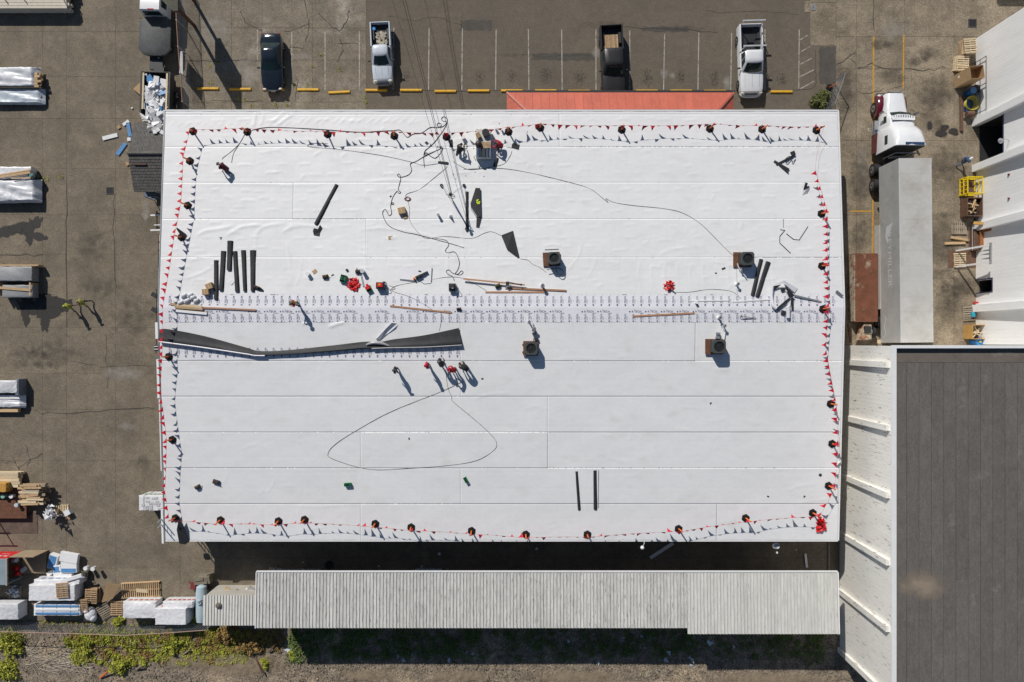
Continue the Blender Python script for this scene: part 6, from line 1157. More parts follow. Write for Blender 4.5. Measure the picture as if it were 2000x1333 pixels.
# --- HVAC condensers
m_ac = M('grey_green_metal', (.06, .066, .063), .5, .1, 4); m_acd = M('dark_coil', (.014, .015, .017), .6, .2, 10)
def condenser(label, px0, py0, px1, py1, zt, label2, rz=0.0, base_off=(-.35, 0)):
    "px of the top face; zt its height above the roof"
    a = R(px0, py0, zt); b = R(px1, py1, zt); cx, cy = (a.x + b.x) / 2, (a.y + b.y) / 2; hw = abs(b.x - a.x) / 2; zr_ = zroof(cy)
    t = thing('air_conditioner', label, 'air conditioner', (cx, cy, zr_), rz); s = hw
    part(t, 'skid', MB().box((base_off[0] * .5, base_off[1], .14), (2 * s + abs(base_off[0]) + .1, 2 * s + .15, .1)).box((base_off[0] * .5, s * .6, .05), (2 * s + .3, .12, .1)).box((base_off[0] * .5, -s * .6, .05), (2 * s + .3, .12, .1)), m_rust)
    def rr(h, z, c): return [(x, y, z) for x, y in ((-h + c, -h), (h - c, -h), (h, -h + c), (h, h - c), (h - c, h), (-h + c, h), (-h, h - c), (-h, -h + c))]
    part(t, 'coil_cabinet', MB().loft([rr(s * .96, .2, .1), rr(s * .96, zt - .12, .1)]), m_acd)
    lv = MB().box((0, 0, 0), (2 * s * .8, .012, .03)).mesh('louvre', m_ac); lv2 = MB().box((0, 0, 0), (.012, 2 * s * .8, .03)).mesh('louvre', m_ac)
    for k in range(7):
        z = .28 + k * (zt - .5) / 6
        for sy in (-1, 1): part(t, 'louvre', lv, None, loc=(0, sy * s * .975, z)); part(t, 'louvre', lv2, None, loc=(sy * s * .975, 0, z))
    n = 20; top = []; outer = [];
    for k in range(n): th = 2 * math.pi * k / n; m_ = max(abs(math.cos(th)), abs(math.sin(th))); r_ = min(1 / m_, 1.25); outer.append((s * r_ * math.cos(th), s * r_ * math.sin(th)))
    inner = [(.78 * s * math.cos(2 * math.pi * k / n), .78 * s * math.sin(2 * math.pi * k / n)) for k in range(n)]
    part(t, 'top_shroud', MB().loft([[(x, y, zt - .14) for x, y in outer], [(x, y, zt - .03) for x, y in outer], [(x * .97, y * .97, zt) for x, y in outer], [(x, y, zt) for x, y in inner], [(x, y, zt - .14) for x, y in inner]], cap=False), m_ac)
    part(t, 'fan_well', MB().cyl((0, 0, zt - .3), (0, 0, zt - .28), s * .8, n=20), m_black)
    hb = part(t, 'fan', MB().cyl((0, 0, zt - .24), (0, 0, zt - .1), .1, n=12), m_dark); bl = MB().add([(.08, -.05, zt - .2), (s * .72, -.16, zt - .2), (s * .74, .12, zt - .13), (.08, .05, zt - .14)], [(0, 1, 2, 3)]).mesh('blade', m_acd)
    for k in range(4): part(hb, 'blade', bl, None, rz=k * math.pi / 2 + .4)
    g = MB()
    for r_ in (.25, .45, .62, .76): g.tube([(r_ * s * math.cos(2 * math.pi * k / 24), r_ * s * math.sin(2 * math.pi * k / 24), zt - .05) for k in range(25)], .006, 4)
    for k in range(4): a_ = k * math.pi / 4; g.beam((-s * .78 * math.cos(a_), -s * .78 * math.sin(a_), zt - .045), (s * .78 * math.cos(a_), s * .78 * math.sin(a_), zt - .045), .012, .008)
    part(t, 'guard', g, m_dark)['kind'] = 'stuff'; part(t, 'access_panel', MB().box((-.05, -s * .99, zt * .5), (.3, .03, .3)), m_steel); return t
condenser('grey air conditioner with a rusty skid on the upper roof, nearer the middle', 1070.5, 494, 1094, 514, .95, '', .05, (-.3, 0)); condenser('grey air conditioner on the upper roof beside two black rolls', 1448, 493, 1474, 517, 1.0, '', 0, (-.3, 0)); condenser('grey air conditioner on the lower roof, nearer the middle', 1025, 669, 1050, 693, .95, '', 0, (-.06, 0)); condenser('grey air conditioner on the lower roof toward the east edge', 1392, 666, 1418, 689, .95, '', 0, (-.28, 0))
def ventpipe(label, px, py, h=.55, r=.07, hood=True):
    b = R(px, py); t = thing('vent_pipe', label, 'vent pipe', b); part(t, 'pipe', MB().cyl((0, 0, 0), (0, 0, h), r, n=12), m_white, True); part(t, 'boot', MB().cyl((0, 0, 0), (0, 0, .1), r + .12, r + .01, n=14), m_tpo)
    if hood: part(t, 'hood', MB().cyl((0, 0, h), (0, 0, h + .07), r + .07, r + .02, n=12), m_steel); part(t, 'opening', MB().cyl((0, 0, h + .07), (0, 0, h + .075), r * .6, n=10), m_black)
for a in (('white vent pipe with a metal hood above the plank pile', 1059, 559, .6, .09), ('white vent pipe at the printed strip above the middle lower unit', 1033, 629, .55, .06), ('short vent pipe beside the wiring of the middle lower unit', 1043, 642, .5, .07), ('vent pipe on the printed strip above the east lower unit', 1403, 621, .5, .08), ('white bent vent by the wiring of the east lower unit', 1412, 637, .5, .07), ('small vent west of the upper east unit', 1438, 556, .45, .07), ('white vent beside the upper east unit', 1446, 528, .4, .06), ('small vent stub near the lower east flags', 1640, 905, .1, .04)): ventpipe(*a)
def conduit(label, pts, r=.025, mat=m_white, h=.15, name='conduit', cat='pipe', k=4): return solo(name, label, cat, MB().tube(smooth_path([R(x, y, h if len(p) < 3 else p[2]) for p in pts for x, y in (p[:2],)], k), r, 6), mat)
conduit('white conduit from vent to the middle lower unit', [(1041, 632), (1043, 645), (1044, 655), (1041, 668)], .04, m_steel); conduit('white conduit from vent to the east lower unit', [(1412, 640), (1416, 650), (1413, 668)], .04, m_white); conduit('looped black line beside the upper middle unit', [(1068, 527), (1090, 524), (1100, 530), (1096, 537), (1088, 533), (1086, 527)], .03, m_black, .35); conduit('white line set west of the upper east unit', [(1440, 515), (1444, 525), (1452, 535), (1458, 543)], .035, m_white, .2)
for k, (x, y, lab) in enumerate(((1043, 652, 'upper junction box'), (1047, 662, 'lower junction box'))): solo('junction_box', 'dark %s on the wiring of the middle lower unit' % lab, 'box', MB().box((0, 0, .2), (.28, .2, .2), .2, ch=.02), m_dark, loc=R(x, y))
for k, (x, y, lab) in enumerate(((1401, 652, 'upper'), (1400, 660, 'lower'))): solo('junction_box', 'grey %s junction box on the wiring of the east lower unit' % lab, 'box', MB().box((0, 0, .2), (.3, .18, .2), -.1, ch=.02), m_trim, loc=R(x, y))
# --- black membrane rolls
def roll(label, p0, p1, w0, w1, name='membrane_roll', h=.16, mat=m_tpo_black, sides=12):
    a, b = R(*p0), R(*p1); t = thing(name, label, 'roll', a); d = (b - a); L = d.length; d.normalize(); u = Vector((-d.y, d.x, 0)).normalized(); up = Vector((0, 0, 1)); rings = []
    for k in range(9):
        f = k / 8; c = (b - a) * f; w_ = w0 + (w1 - w0) * f + .006 * rng.randn(); hh = h * (.85 + .15 * math.sin(f * 5 + L))
        rings.append([c + u * (w_ / 2 * math.cos(2 * math.pi * j / sides)) + up * (hh / 2 + hh / 2 * math.sin(2 * math.pi * j / sides) * (1 if math.sin(2 * math.pi * j / sides) > 0 else .95)) for j in range(sides)])
    part(t, 'roll', MB().loft(rings), mat, True)
    e = a * 0 + d * -.004; part(t, 'end_spiral', MB().tube([e + u * (.38 * w0 * (1 - q / 26) * math.cos(q * .6)) + up * (h / 2 + .38 * h * (1 - q / 26) * math.sin(q * .6)) for q in range(24)], .008, 4), m_trim)
    fl = [(a * 0 + u * w0 * .45) + up * .02, (b - a) + u * w1 * .45 + up * .02]; part(t, 'loose_edge', MB().slab([fl[0], fl[1], fl[1] + u * .05, fl[0] + u * .05], .008), mat); return t
for k, (p0, p1, w0, w1) in enumerate((((422.5, 509), (422.5, 585), .32, .32), ((437, 491), (432.5, 568), .38, .34), ((450, 471), (448, 528), .42, .36), ((459, 491.5), (464, 570), .32, .32), ((475.5, 489.5), (479, 569), .34, .26), ((494.5, 489.5), (494, 569), .46, .3))):
    roll('black membrane roll in the group of six near the west edge, %s from the left' % ORD[k], p0, p1, w0, w1)
roll('long black angle strip lying alone on the upper roof', (658, 361), (617, 439), .26, .3, 'black_strip', .14); roll('thin black roll at the foot of the service mast', (912, 375), (912, 452), .2, .2, h=.12); roll('shorter of two black rolls beside the upper east unit', (1486, 507), (1469, 577), .3, .3); roll('longer of two black rolls beside the upper east unit', (1500, 512), (1478, 580), .38, .32)
roll('left of two black strips on the lower roof', (1125.5, 921), (1131, 996), .16, .2, 'black_strip', .1); roll('right of two black strips on the lower roof', (1161.5, 919), (1162.5, 995), .22, .26, 'black_strip', .12); solo('thin_rod', 'thin grey rod beside the right black strip on the lower roof', 'rod', MB().beam(R(1169, 919, .02), R(1168.5, 992, .02), .05, .02), m_trim)
t = thing('folded_membrane', 'black folded membrane piece with a neon yellow mark near the mast', 'membrane', R(930, 405)); o0 = Vector(t.location)
def rel(pts): return [R(x, y, h) - o0 for x, y, h in pts]
part(t, 'sheet', MB().slab(rel([(929, 367, .14), (938, 369, .12), (940, 423, .1), (936, 445, .06), (930, 444, .06), (931, 424, .08), (920, 408, .03), (919, 398, .03)])[::-1], .03), m_tpo_black); part(t, 'fold', MB().beam(*rel([(935, 368, .15), (937, 424, .12)]), .22, .1), m_tpo_black); part(t, 'fold', MB().beam(*rel([(920, 407, .06), (931, 424, .1)]), .1, .05), m_trim)
mk = MB()
for a_, b_ in (((930, 392), (935, 390)), ((933, 391), (931, 396)), ((931, 396), (937, 398)), ((935, 393), (936, 399)), ((932, 399), (938, 394))): p, q = rel([(a_[0], a_[1], .215), (b_[0], b_[1], .215)]); mk.beam(p, q, .06, .01)
part(t, 'spray_mark', mk, M('neon_yellow', (.7, .85, .02), .6))
solo('membrane_flap', 'dark kite shaped membrane flap lying on the upper roof', 'membrane', MB().slab([R(979, 460, .03), R(1002, 451, .06), R(1015, 504, .03), R(1012, 505, .03), R(990, 487, .12)][::-1], .012), m_tpo_black)
def scrap(label, px, py, pts, mat=m_tpo_black, name='membrane_scrap', h=.08): b = R(px, py); return solo(name, label, 'scrap', MB().slab([R(x, y, hh) - b for x, y, hh in pts][::-1], .012), mat, loc=b)
scrap('small black scrap at the end of the long black strip', 620, 452, [(611, 452, .04), (613, 446, .12), (621, 448, .1), (625, 439, .14), (629, 445, .08), (625, 455, .03), (624, 462, .03), (613, 460, .03)]); scrap('square grey mat by the mast stanchion', 761, 280, [(829, 279, .02), (833, 276, .02), (837.5, 280, .02), (834, 284, .02)], m_tpo_black); scrap('black mat under the fifth north stanchion shadow', 881, 280, [(877, 273, .03), (884, 273, .03), (885, 287, .03), (878, 288, .03)])
scrap('black membrane rectangle south of the hose tangle', 865, 319, [(856, 315, .08), (876, 317, .08), (875, 322, .05), (855, 319, .05)]); scrap('black trapezoid mat beside the metal cart', 1004, 285, [(999, 284, .04), (1002, 280, .06), (1015, 283, .04), (1013, 293, .03), (999, 289, .03)]); scrap('white panel next to the black trapezoid mat', 992, 283, [(988, 282, .05), (989, 278, .08), (1000, 281, .06), (999, 289, .04), (988, 287, .03)], m_white)
roll('small black roll south of the metal cart', (971, 309), (966, 326), .2, .28, h=.14)
# long curled sheet and the white peeled strip
t = thing('curled_membrane', 'long black backed membrane sheet folded along the lower roof', 'membrane', R(600, 670)); o0 = Vector(t.location)
up_ = [(311, 644), (330, 643.5), (400, 657), (480, 679), (507, 686), (560, 684.5), (650, 675), (710, 668), (742, 668), (770, 663), (830, 655), (896, 641)]; dn = [(311, 667), (325, 669), (400, 679), (480, 691), (507, 694.5), (575, 692), (650, 686.5), (700, 682), (742, 680), (770, 679), (830, 678), (902, 674)]
us = smooth_path([R(x, y, .1) - o0 for x, y in up_], 5); ds_ = smooth_path([R(x, y, .2) - o0 for x, y in dn], 5); vs_ = []
for a_, b_ in zip(us, ds_):
    for f, dz in ((0, 0), (.35, .02), (.7, .06), (.88, .12), (1.0, .07), (1.04, -.02), (.98, -.15)): p = a_.lerp(b_, f); p.z += dz + .012 * math.sin(p.x * 2.3 + f * 4); vs_.append(p)
n = 7; m_ = len(us); mb = MB().add(vs_, [(i * n + j, i * n + j + 1, (i + 1) * n + j + 1, (i + 1) * n + j) for i in range(m_ - 1) for j in range(n - 1)]); part(t, 'black_side', mb, m_tpo_black, 60)
part(t, 'white_edge', MB().tube([b_ + Vector((0, -.02, .09)) for b_ in ds_[:22]], .05, 8), m_tpo2, True); part(t, 'white_edge', MB().tube([b_ + Vector((0, -.02, .09)) for b_ in ds_[38:]], .04, 8), M('grey_membrane_edge', (.35, .35, .36), .4), True)
rd = smooth_path(rel([(715, 674, .3), (728, 670, .36), (745, 671, .34), (760, 676, .28)]), 5); part(t, 'crease', MB().tube(rd, [.05 + .07 * math.sin(math.pi * i / (len(rd) - 1)) for i in range(len(rd))], 8), MATS['grey_membrane_edge'], True)
t = thing('peeled_strip', 'white membrane strip standing up behind the curled sheet', 'membrane', R(755, 650)); o0 = Vector(t.location); part(t, 'strip', MB().loft([rel([(733, 663, .1), (741, 666, .05), (743, 665, .05), (736, 661, .2)]), rel([(750, 646, .3), (757, 648, .1), (759, 647, .1), (752, 644, .32)]), rel([(763, 633, .4), (774, 633, .12), (776, 632, .12), (765, 631, .42)])]), m_tpo2)
# star shaped tangle at the east end of the ridge
t = thing('membrane_tangle', 'tangle of black and white membrane offcuts at the east ridge end', 'membrane', R(1540, 590)); o0 = Vector(t.location)
part(t, 'black_piece', MB().slab(rel([(1531, 554, .5), (1552, 577, .35), (1549, 580, .3), (1542, 583, .3), (1536, 565, .4)])[::-1], .02), m_tpo_black); part(t, 'black_piece', MB().beam(*rel([(1543, 583, .25), (1517, 605, .1)]), .18, .1), m_tpo_black); part(t, 'black_piece', MB().beam(*rel([(1547, 582, .2), (1548, 606, .08)]), .14, .1), m_tpo_black)
part(t, 'black_rod', MB().beam(*rel([(1551, 577, .15), (1604, 590, .05)]), .12, .05), m_trim); part(t, 'white_piece', MB().slab(rel([(1538, 580, .3), (1545, 580, .3), (1544, 598, .15), (1538, 600, .1)])[::-1], .02), m_tpo2); part(t, 'white_roll', MB().cyl(*rel([(1539, 600, .2), (1540, 621, .16)]), .18, .14, n=12), m_tpo2, True)
part(t, 'white_roll', MB().tube(smooth_path(rel([(1508, 560, .3), (1507, 580, .2), (1510, 597, .2), (1516, 603, .2)])), .12, 8), m_tpo2, True); part(t, 'white_piece', MB().slab(rel([(1510, 557, .2), (1531, 548, .5), (1535, 545, .2), (1558, 564, .05), (1552, 572, .1), (1532, 554, .45)])[::-1], .012), m_tpo2)
part(t, 'black_piece', MB().box(R(1529, 566, .12) - o0, (.3, .22, .14), .3, ch=.03), m_tpo_black); part(t, 'black_piece', MB().box(R(1530, 611, .1) - o0, (.3, .32, .14), -.3, ch=.03), m_tpo_black); part(t, 'black_piece', MB().slab(rel([(1508, 571, .05), (1511, 559, .2), (1526, 556, .3), (1512, 568, .08)]), .012), m_tpo_black)
scrap('dark membrane tab curling over the east edge at the ridge', 1638, 574, [(1631, 571, .1), (1635, 567, .25), (1648, 578, .2), (1643, 582, .05)], m_trim)
scrap('dark tab above the fourth west stanchion', 356, 458, [(344, 447, .3), (346, 445, .35), (364, 458, .1), (362, 466, .05), (355, 464, .05)], m_tpo_black)
# crossing strips northeast
t = thing('crossed_strips', 'crossed black membrane strips with a looped cord, upper east roof', 'membrane', R(1530, 318)); o0 = Vector(t.location)
for a_, b_, w_ in (((1516, 322), (1549, 305), .14), ((1512, 315), (1541, 332), .16), ((1522, 323), (1540, 338), .09)): part(t, 'strip', MB().beam(*rel([(*a_, .05), (*b_, .09)]), w_, .05), m_tpo_black)
part(t, 'cap', MB().box(R(1549, 300, .12) - o0, (.3, .34, .2), .4, ch=.04), m_tpo_black); part(t, 'cord', MB().tube(smooth_path(rel([(1549, 307, .1), (1541, 306, .25), (1534, 312, .2), (1538, 319, .1), (1545, 308, .2), (1548, 317, .15), (1554, 311, .05)])), .025, 6), m_tpo_black)
t = thing('crumpled_scraps', 'crumpled black and white membrane scraps near the northeast flags', 'membrane', R(1572, 370)); o0 = Vector(t.location)
part(t, 'black_piece', MB().slab(rel([(1569, 371, .1), (1573, 357, .25), (1578, 358, .2), (1574, 372, .05)]), .015), m_tpo_black); part(t, 'white_piece', MB().slab(rel([(1567, 374, .1), (1576, 369, .25), (1582, 366, .1), (1577, 377, .05), (1567, 382, .03)])[::-1], .015), m_white); part(t, 'black_piece', MB().slab(rel([(1574, 369, .2), (1580, 363, .2), (1582, 368, .08)])[::-1], .015), m_tpo_black)
for k, pts in enumerate((((1530, 428), (1530, 444)), ((1524, 449), (1533, 450), (1523, 462), (1523, 475), (1544, 495)), ((1536, 457), (1550, 468), (1561, 469), (1578, 443)))): solo('trim_strip', 'thin black and white trim strip on the upper east roof, %s of three' % ('shortest', 'left', 'right')[k], 'strip', MB().tube([R(x, y, .03) for x, y in pts], .03, 4), m_tpo_black if k else m_trim)
# planks on the roof
def plank(label, p0, p1, w=.14, t=.05, mat=m_wood, h=.035): return solo('plank', label, 'plank', MB().beam(R(*p0, h), R(*p1, h), w, t), mat)
m_redw = M('reddish_lumber', (.42, .23, .13), .75, .2, 5, stretch=(6, 1, 4), rnd=.12)
plank('long reddish plank slanting on the roof above the plank pile', (905, 545), (1025, 557), .12, .06, m_redw, .25); plank('reddish plank along the upper edge of the printed strip', (948, 571), (1068, 571), .12, .05, m_redw); plank('reddish plank running east from the plank pile', (987, 563), (1106, 568), .13, .06, m_redw, .06); plank('reddish plank across the printed strip left of the middle', (762, 598), (882, 611), .13, .06, m_redw); plank('reddish plank on the lower half of the printed strip, east', (1236, 618), (1357, 612), .13, .06, m_redw); plank('long tan plank at the west end of the printed strip', (393, 601), (500, 606), .12, .06, m_redw, .08)
plank('upper white trim strip on the printed strip', (1347, 588), (1423, 587), .1, .04, m_white); plank('second white trim strip on the printed strip, further east', (1430, 590), (1504, 585), .11, .04, m_white)
for k, (x0, y0, x1, y1, m) in enumerate(((333, 594, 394, 602, m_wood), (342, 597, 394, 600, m_woodx), (342, 600, 396, 604, m_wood), (343, 604, 404, 612, m_redw), (342, 607, 404, 613, m_white), (372, 597, 394, 601, m_woodx))): plank('board in the small lumber heap at the west ridge end, %s from the top' % ORD[k], (x0, y0), (x1, y1), .2, .06, m, .05 + .05 * (k % 3))
# cardboard boxes, buckets, crates, tools
def carton(label, px, py, s, h, rz, mat=m_card):
    t = thing('cardboard_box', label, 'box', R(px, py), rz); part(t, 'box', MB().box((0, 0, h / 2), (s, s * .9, h), ch=.01), mat); part(t, 'flap', MB().box((-.1, 0, h + .01), (s * .45, s * .86, .012)), mat); part(t, 'tape', MB().box((0, 0, h + .019), (.05, s * .8, .003)), m_woodx); return t
carton('cardboard box beside the black rolls, upper of two', 412, 560, .5, .4, .4); carton('cardboard box beside the black rolls, lower of two', 405, 571, .5, .4, .1); carton('cardboard box beside the coiled hose left of the mast', 785.5, 413, .55, .35, .2); carton('small cardboard piece below the box left of the mast', 792, 424, .32, .08, .1); carton('flat cardboard square alone below the hose curve', 763, 465, .33, .02, .1); carton('flat cardboard square beside the lone bucket', 615, 531, .34, .02, .6)
def bucket(label, px, py, m, h=.36, r=.15):
    t = thing('bucket', label, 'bucket', R(px, py)); part(t, 'bucket', MB().cyl((0, 0, 0), (0, 0, h), r * .85, r, n=14), m, True); part(t, 'lid', MB().cyl((0, 0, h), (0, 0, h + .03), r + .015, n=14), m); part(t, 'handle', MB().tube([(r * math.cos(a * .4), -r * .5 - .03 * math.sin(a * .4), h * .8 + r * .5 * math.sin(a * .4)) for a in range(8)], .008, 4), m_steel)
bucket('grey white bucket alone left of the tool group', 603, 536, m_white); bucket('grey bucket with a long shadow in the tool group', 710, 531, m_tarp2, .5); bucket('white pail left of the metal cart', 905, 270, m_white, .3); bucket('small white can between mast and flap', 857, 422, m_steel, .4, .1); bucket('small white can right of the cart, upper', 968.5, 253, m_white, .3, .1); bucket('small white can right of the cart, nearer the stanchion', 980, 255, m_white, .3, .08)
solo('traffic_cone', 'small dark topped cone south of the mast wires', 'cone', MB().cyl((0, 0, .03), (0, 0, .5), .13, .04, n=12).box((0, 0, .015), (.3, .3, .03)), m_white, loc=R(880, 423))
def crate(label, px, py, w, l, rz, m=m_green):
    t = thing('milk_crate', label, 'crate', R(px, py), rz); h = .28
    for sx in (-1, 1): part(t, 'side', MB().box((sx * w / 2, 0, h / 2), (.025, l, h)), m); part(t, 'end', MB().box((0, sx * l / 2, h / 2), (w - .03, .025, h)), m)
    part(t, 'floor', MB().box((0, 0, .02), (w - .03, l - .03, .03)), m)
    for k in range(3): part(t, 'contents', MB().box(((k - 1) * w * .28, .02, h * .6), (w * .22, l * .6, h * .5), ch=.01), [m, m_dark, m_white][k] if k != 2 else m)
    return t
crate('green crate left of the red pennant heap', 671.5, 545, .42, .55, -.25); crate('green crate holding a red tool by the red generator', 721, 565, .4, .42, .5); crate('green crate alone on the lower roof, left of middle', 680, 946, .5, .22, .05); crate('green crate alone on the lower roof near the middle', 910, 937, .22, .42, .5)
solo('red_tool', 'red tool case resting on the green crate by the generator', 'case', MB().box((0, 0, .36), (.34, .3, .14), .5, ch=.04).box((-.05, .2, .36), (.18, .18, .14), .5, ch=.03), m_red, loc=R(720, 563))
t = thing('generator', 'red and black generator on the upper roof', 'generator', R(744.5, 559)); part(t, 'frame', MB().box((0, 0, .3), (.62, .5, .5), ch=.05), m_dark); part(t, 'tank', MB().box((.02, .02, .58), (.42, .32, .08), ch=.03), m_red); part(t, 'panel', MB().box((-.02, .05, .63), (.12, .1, .02)), m_ycage); part(t, 'handle', MB().tube(smooth_path([(.3, .2, .3), (.55, 0, .35), (.62, -.3, .3), (.4, -.35, .25)]), .02), m_steel)
for y in (-.28, .28): part(t, 'wheel', MB().cyl((.25, y, .12), (.25, y + .05, .12), .12, n=12), m_black)
t = thing('air_compressor', 'black twin tank air compressor above the printed strip', 'compressor', R(884, 562)); 
for x in (-.14, .14): part(t, 'tank', MB().cyl((x, -.28, .3), (x, .28, .3), .14, n=14), m_gph, True)
part(t, 'motor', MB().box((0, .05, .5), (.4, .35, .2), ch=.05), m_dark); part(t, 'gauge_panel', MB().box((.05, -.1, .62), (.14, .1, .05)), m_steel); part(t, 'handle', MB().tube(smooth_path([(.25, .2, .4), (.45, -.1, .45), (.5, -.35, .4), (.2, -.35, .3)]), .02), m_steel)
for x in (-.25, .25): part(t, 'foot', MB().box((x, 0, .08), (.06, .5, .16)), m_black)
scrap('white square insulation board under the orange tool', 812, 535, [(781, 519, .015), (844, 524, .015), (843, 549, .015), (780, 546, .015)], m_tpo2, 'insulation_board')
t = thing('seam_welder', 'black and orange hot air seam welder on a white board', 'welder', R(818, 541), .45); part(t, 'body', MB().box((0, 0, .2), (.5, .2, .22), ch=.04).box((.35, 0, .16), (.4, .12, .14), ch=.03), m_dark); part(t, 'motor', MB().cyl((-.3, 0, .2), (-.45, 0, .2), .12, n=12), m_orange); part(t, 'handle', MB().tube([(-.1, 0, .3), (.1, 0, .6), (.6, 0, .75)], .022), m_dark); part(t, 'nozzle', MB().box((.65, .02, .12), (.3, .16, .12), ch=.02), m_dark)
for x in (-.2, .15): part(t, 'wheel', MB().cyl((x, -.14, .08), (x, -.1, .08), .08, n=10), m_black)
solo('angle_bar', 'black angle bar left of the seam welder', 'bar', MB().beam(R(781, 546, .04), R(812, 549, .05), .09, .06), m_trim); solo('angle_bar', 'black upright angle bar at the right of the seam welder', 'bar', MB().beam(R(843.5, 524, .05), R(842, 551, .05), .06, .06), m_trim); solo('glove', 'small black glove above the seam welder', 'glove', MB().box((0, 0, .03), (.14, .1, .05), .3, ch=.02).box((.1, -.03, .03), (.1, .08, .04), -.4, ch=.01), m_dark, loc=R(819, 530))
def toolbag(label, px, py, m, rz=0.0, s=.4):
    t = thing('tool_bag', label, 'bag', R(px, py), rz); part(t, 'bag', MB().loft([[(-s / 2, -s * .3, 0), (s / 2, -s * .3, 0), (s / 2, s * .3, 0), (-s / 2, s * .3, 0)], [(-s * .52, -s * .34, s * .35), (s * .52, -s * .34, s * .35), (s * .52, s * .34, s * .35), (-s * .52, s * .34, s * .35)], [(-s * .35, -s * .12, s * .6), (s * .35, -s * .12, s * .6), (s * .35, s * .12, s * .6), (-s * .35, s * .12, s * .6)]]), m, True); part(t, 'strap', MB().tube(smooth_path([(-s * .4, 0, s * .5), (0, s * .2, s * .95), (s * .4, 0, s * .5), (s * .8, -s * .3, .03)]), .018), m_dark); part(t, 'pocket', MB().box((0, -s * .36, s * .2), (s * .6, .04, s * .25), ch=.01), m_dark)
    for k in range(3): part(t, 'tool_handle', MB().cyl(((k - 1) * s * .25, 0, s * .45), ((k - 1) * s * .3, .05, s * .85), .02, n=6), [m_red, m_ycage, m_orange][k])
toolbag('dark tool bag with red handles, left of two near the southwest corner', 387, 951, m_dark, .5, .42); toolbag('black tool bag with a loose strap near the southwest corner', 423, 941, m_gph, -.3, .48); toolbag('brown tool belt right of the cardboard square', 636, 541, M('brown_leather', (.1, .055, .03), .7), .2, .42); toolbag('open black and white bag in the tool group', 700, 531, m_gph, .1, .42); toolbag('black bag beside the group of six rolls', 502, 562, m_dark, -.4, .4); toolbag('small black bag at the printed strip right of the plank', 896, 604, m_dark, .1, .32); toolbag('green and brown tool bag in the plank pile', 972, 559, M('olive_bag', (.06, .08, .03), .8), .4, .42)
solo('tape_roll', 'small dark green tape reel north of the green crate', 'reel', MB().cyl((0, 0, 0), (0, 0, .12), .1, n=14).cyl((0, 0, .12), (0, 0, .13), .05, n=10), M('dark_green', (.02, .06, .04), .5), True, loc=R(678, 528)); solo('paper_stack', 'small white paper on the roof beside the group of six rolls', 'paper', MB().box((0, 0, .02), (.4, .3, .03), .8).box((.05, -.1, .04), (.12, .12, .05)), m_white, loc=R(452, 552)); solo('pliers', 'pair of black pliers right of the brown tool belt', 'tool', MB().box((0, 0, .03), (.2, .06, .04), .5).box((.08, .05, .03), (.12, .06, .04), -.6), m_dark, loc=R(649, 538))
solo('level', 'long grey level leaning on the white bucket in the tool group', 'level', MB().beam(R(697, 536, .1), R(697, 524, .35), .08, .06).beam(R(706, 540, .05), R(710, 560, .05), .12, .05), m_steel)
scrap('crumpled black plastic beside the black rolls', 508, 566, [(503, 565, .03), (508, 561, .15), (514, 566, .08), (515, 571, .03), (510, 570, .03)], m_tpo_black); scrap('grey patch tile west of the sixth roll', 430, 464, [(428, 463, .02), (433, 463, .06), (431, 470, .02)], m_trim)
for k, (x, y) in enumerate(((353, 592), (360, 578), (377, 582), (366, 588), (384, 588), (372, 577))): o = solo('plastic_bundle', 'crumpled clear plastic heap at the west ridge end, %s piece' % ORD[k], 'plastic', MB().ball((0, 0, .13), (.19, .16, .14), 10, 6).ball((.14, .08, .1), (.12, .14, .11), 9, 5).ball((-.1, -.12, .09), (.13, .1, .1), 9, 5), m_tarp, True, loc=R(x, y))
for k, (x, y) in enumerate(((942, 740), (1388, 788), (1413, 525), (1398, 534), (763, 384), (799, 857), (1500, 970), (1571, 970))): solo('small_scrap', 'small dark scrap on the roof, %s from the left' % ORD[[2, 3, 5, 4, 0, 1, 6, 7][k]], 'scrap', MB().box((0, 0, .02), (.16 if k != 2 else .14, .1 if k != 2 else .3, .04), k, ch=.01), m_dark, loc=R(x, y))
for k in range(10): x, y = ((925, 290), (945, 345), (928, 337), (910, 344), (905, 315), (885, 341), (890, 350), (873, 326), (1030, 258), (975, 242))[k]; solo('roof_chip', 'tiny dark chip %s' % ('left of the cart', 'far below the cart', 'below the kneeling worker in black', 'below the mast wires', 'above the black rectangle', 'beside the mast wire, longest chip', 'right of the mast wire', 'beside the black rectangle', 'right of the sixth north stanchion', 'above the cart')[k], 'chip', MB().box((0, 0, .012), (.07 + .1 * (k == 5), .05, .02), k), m_dark, loc=R(x, y))
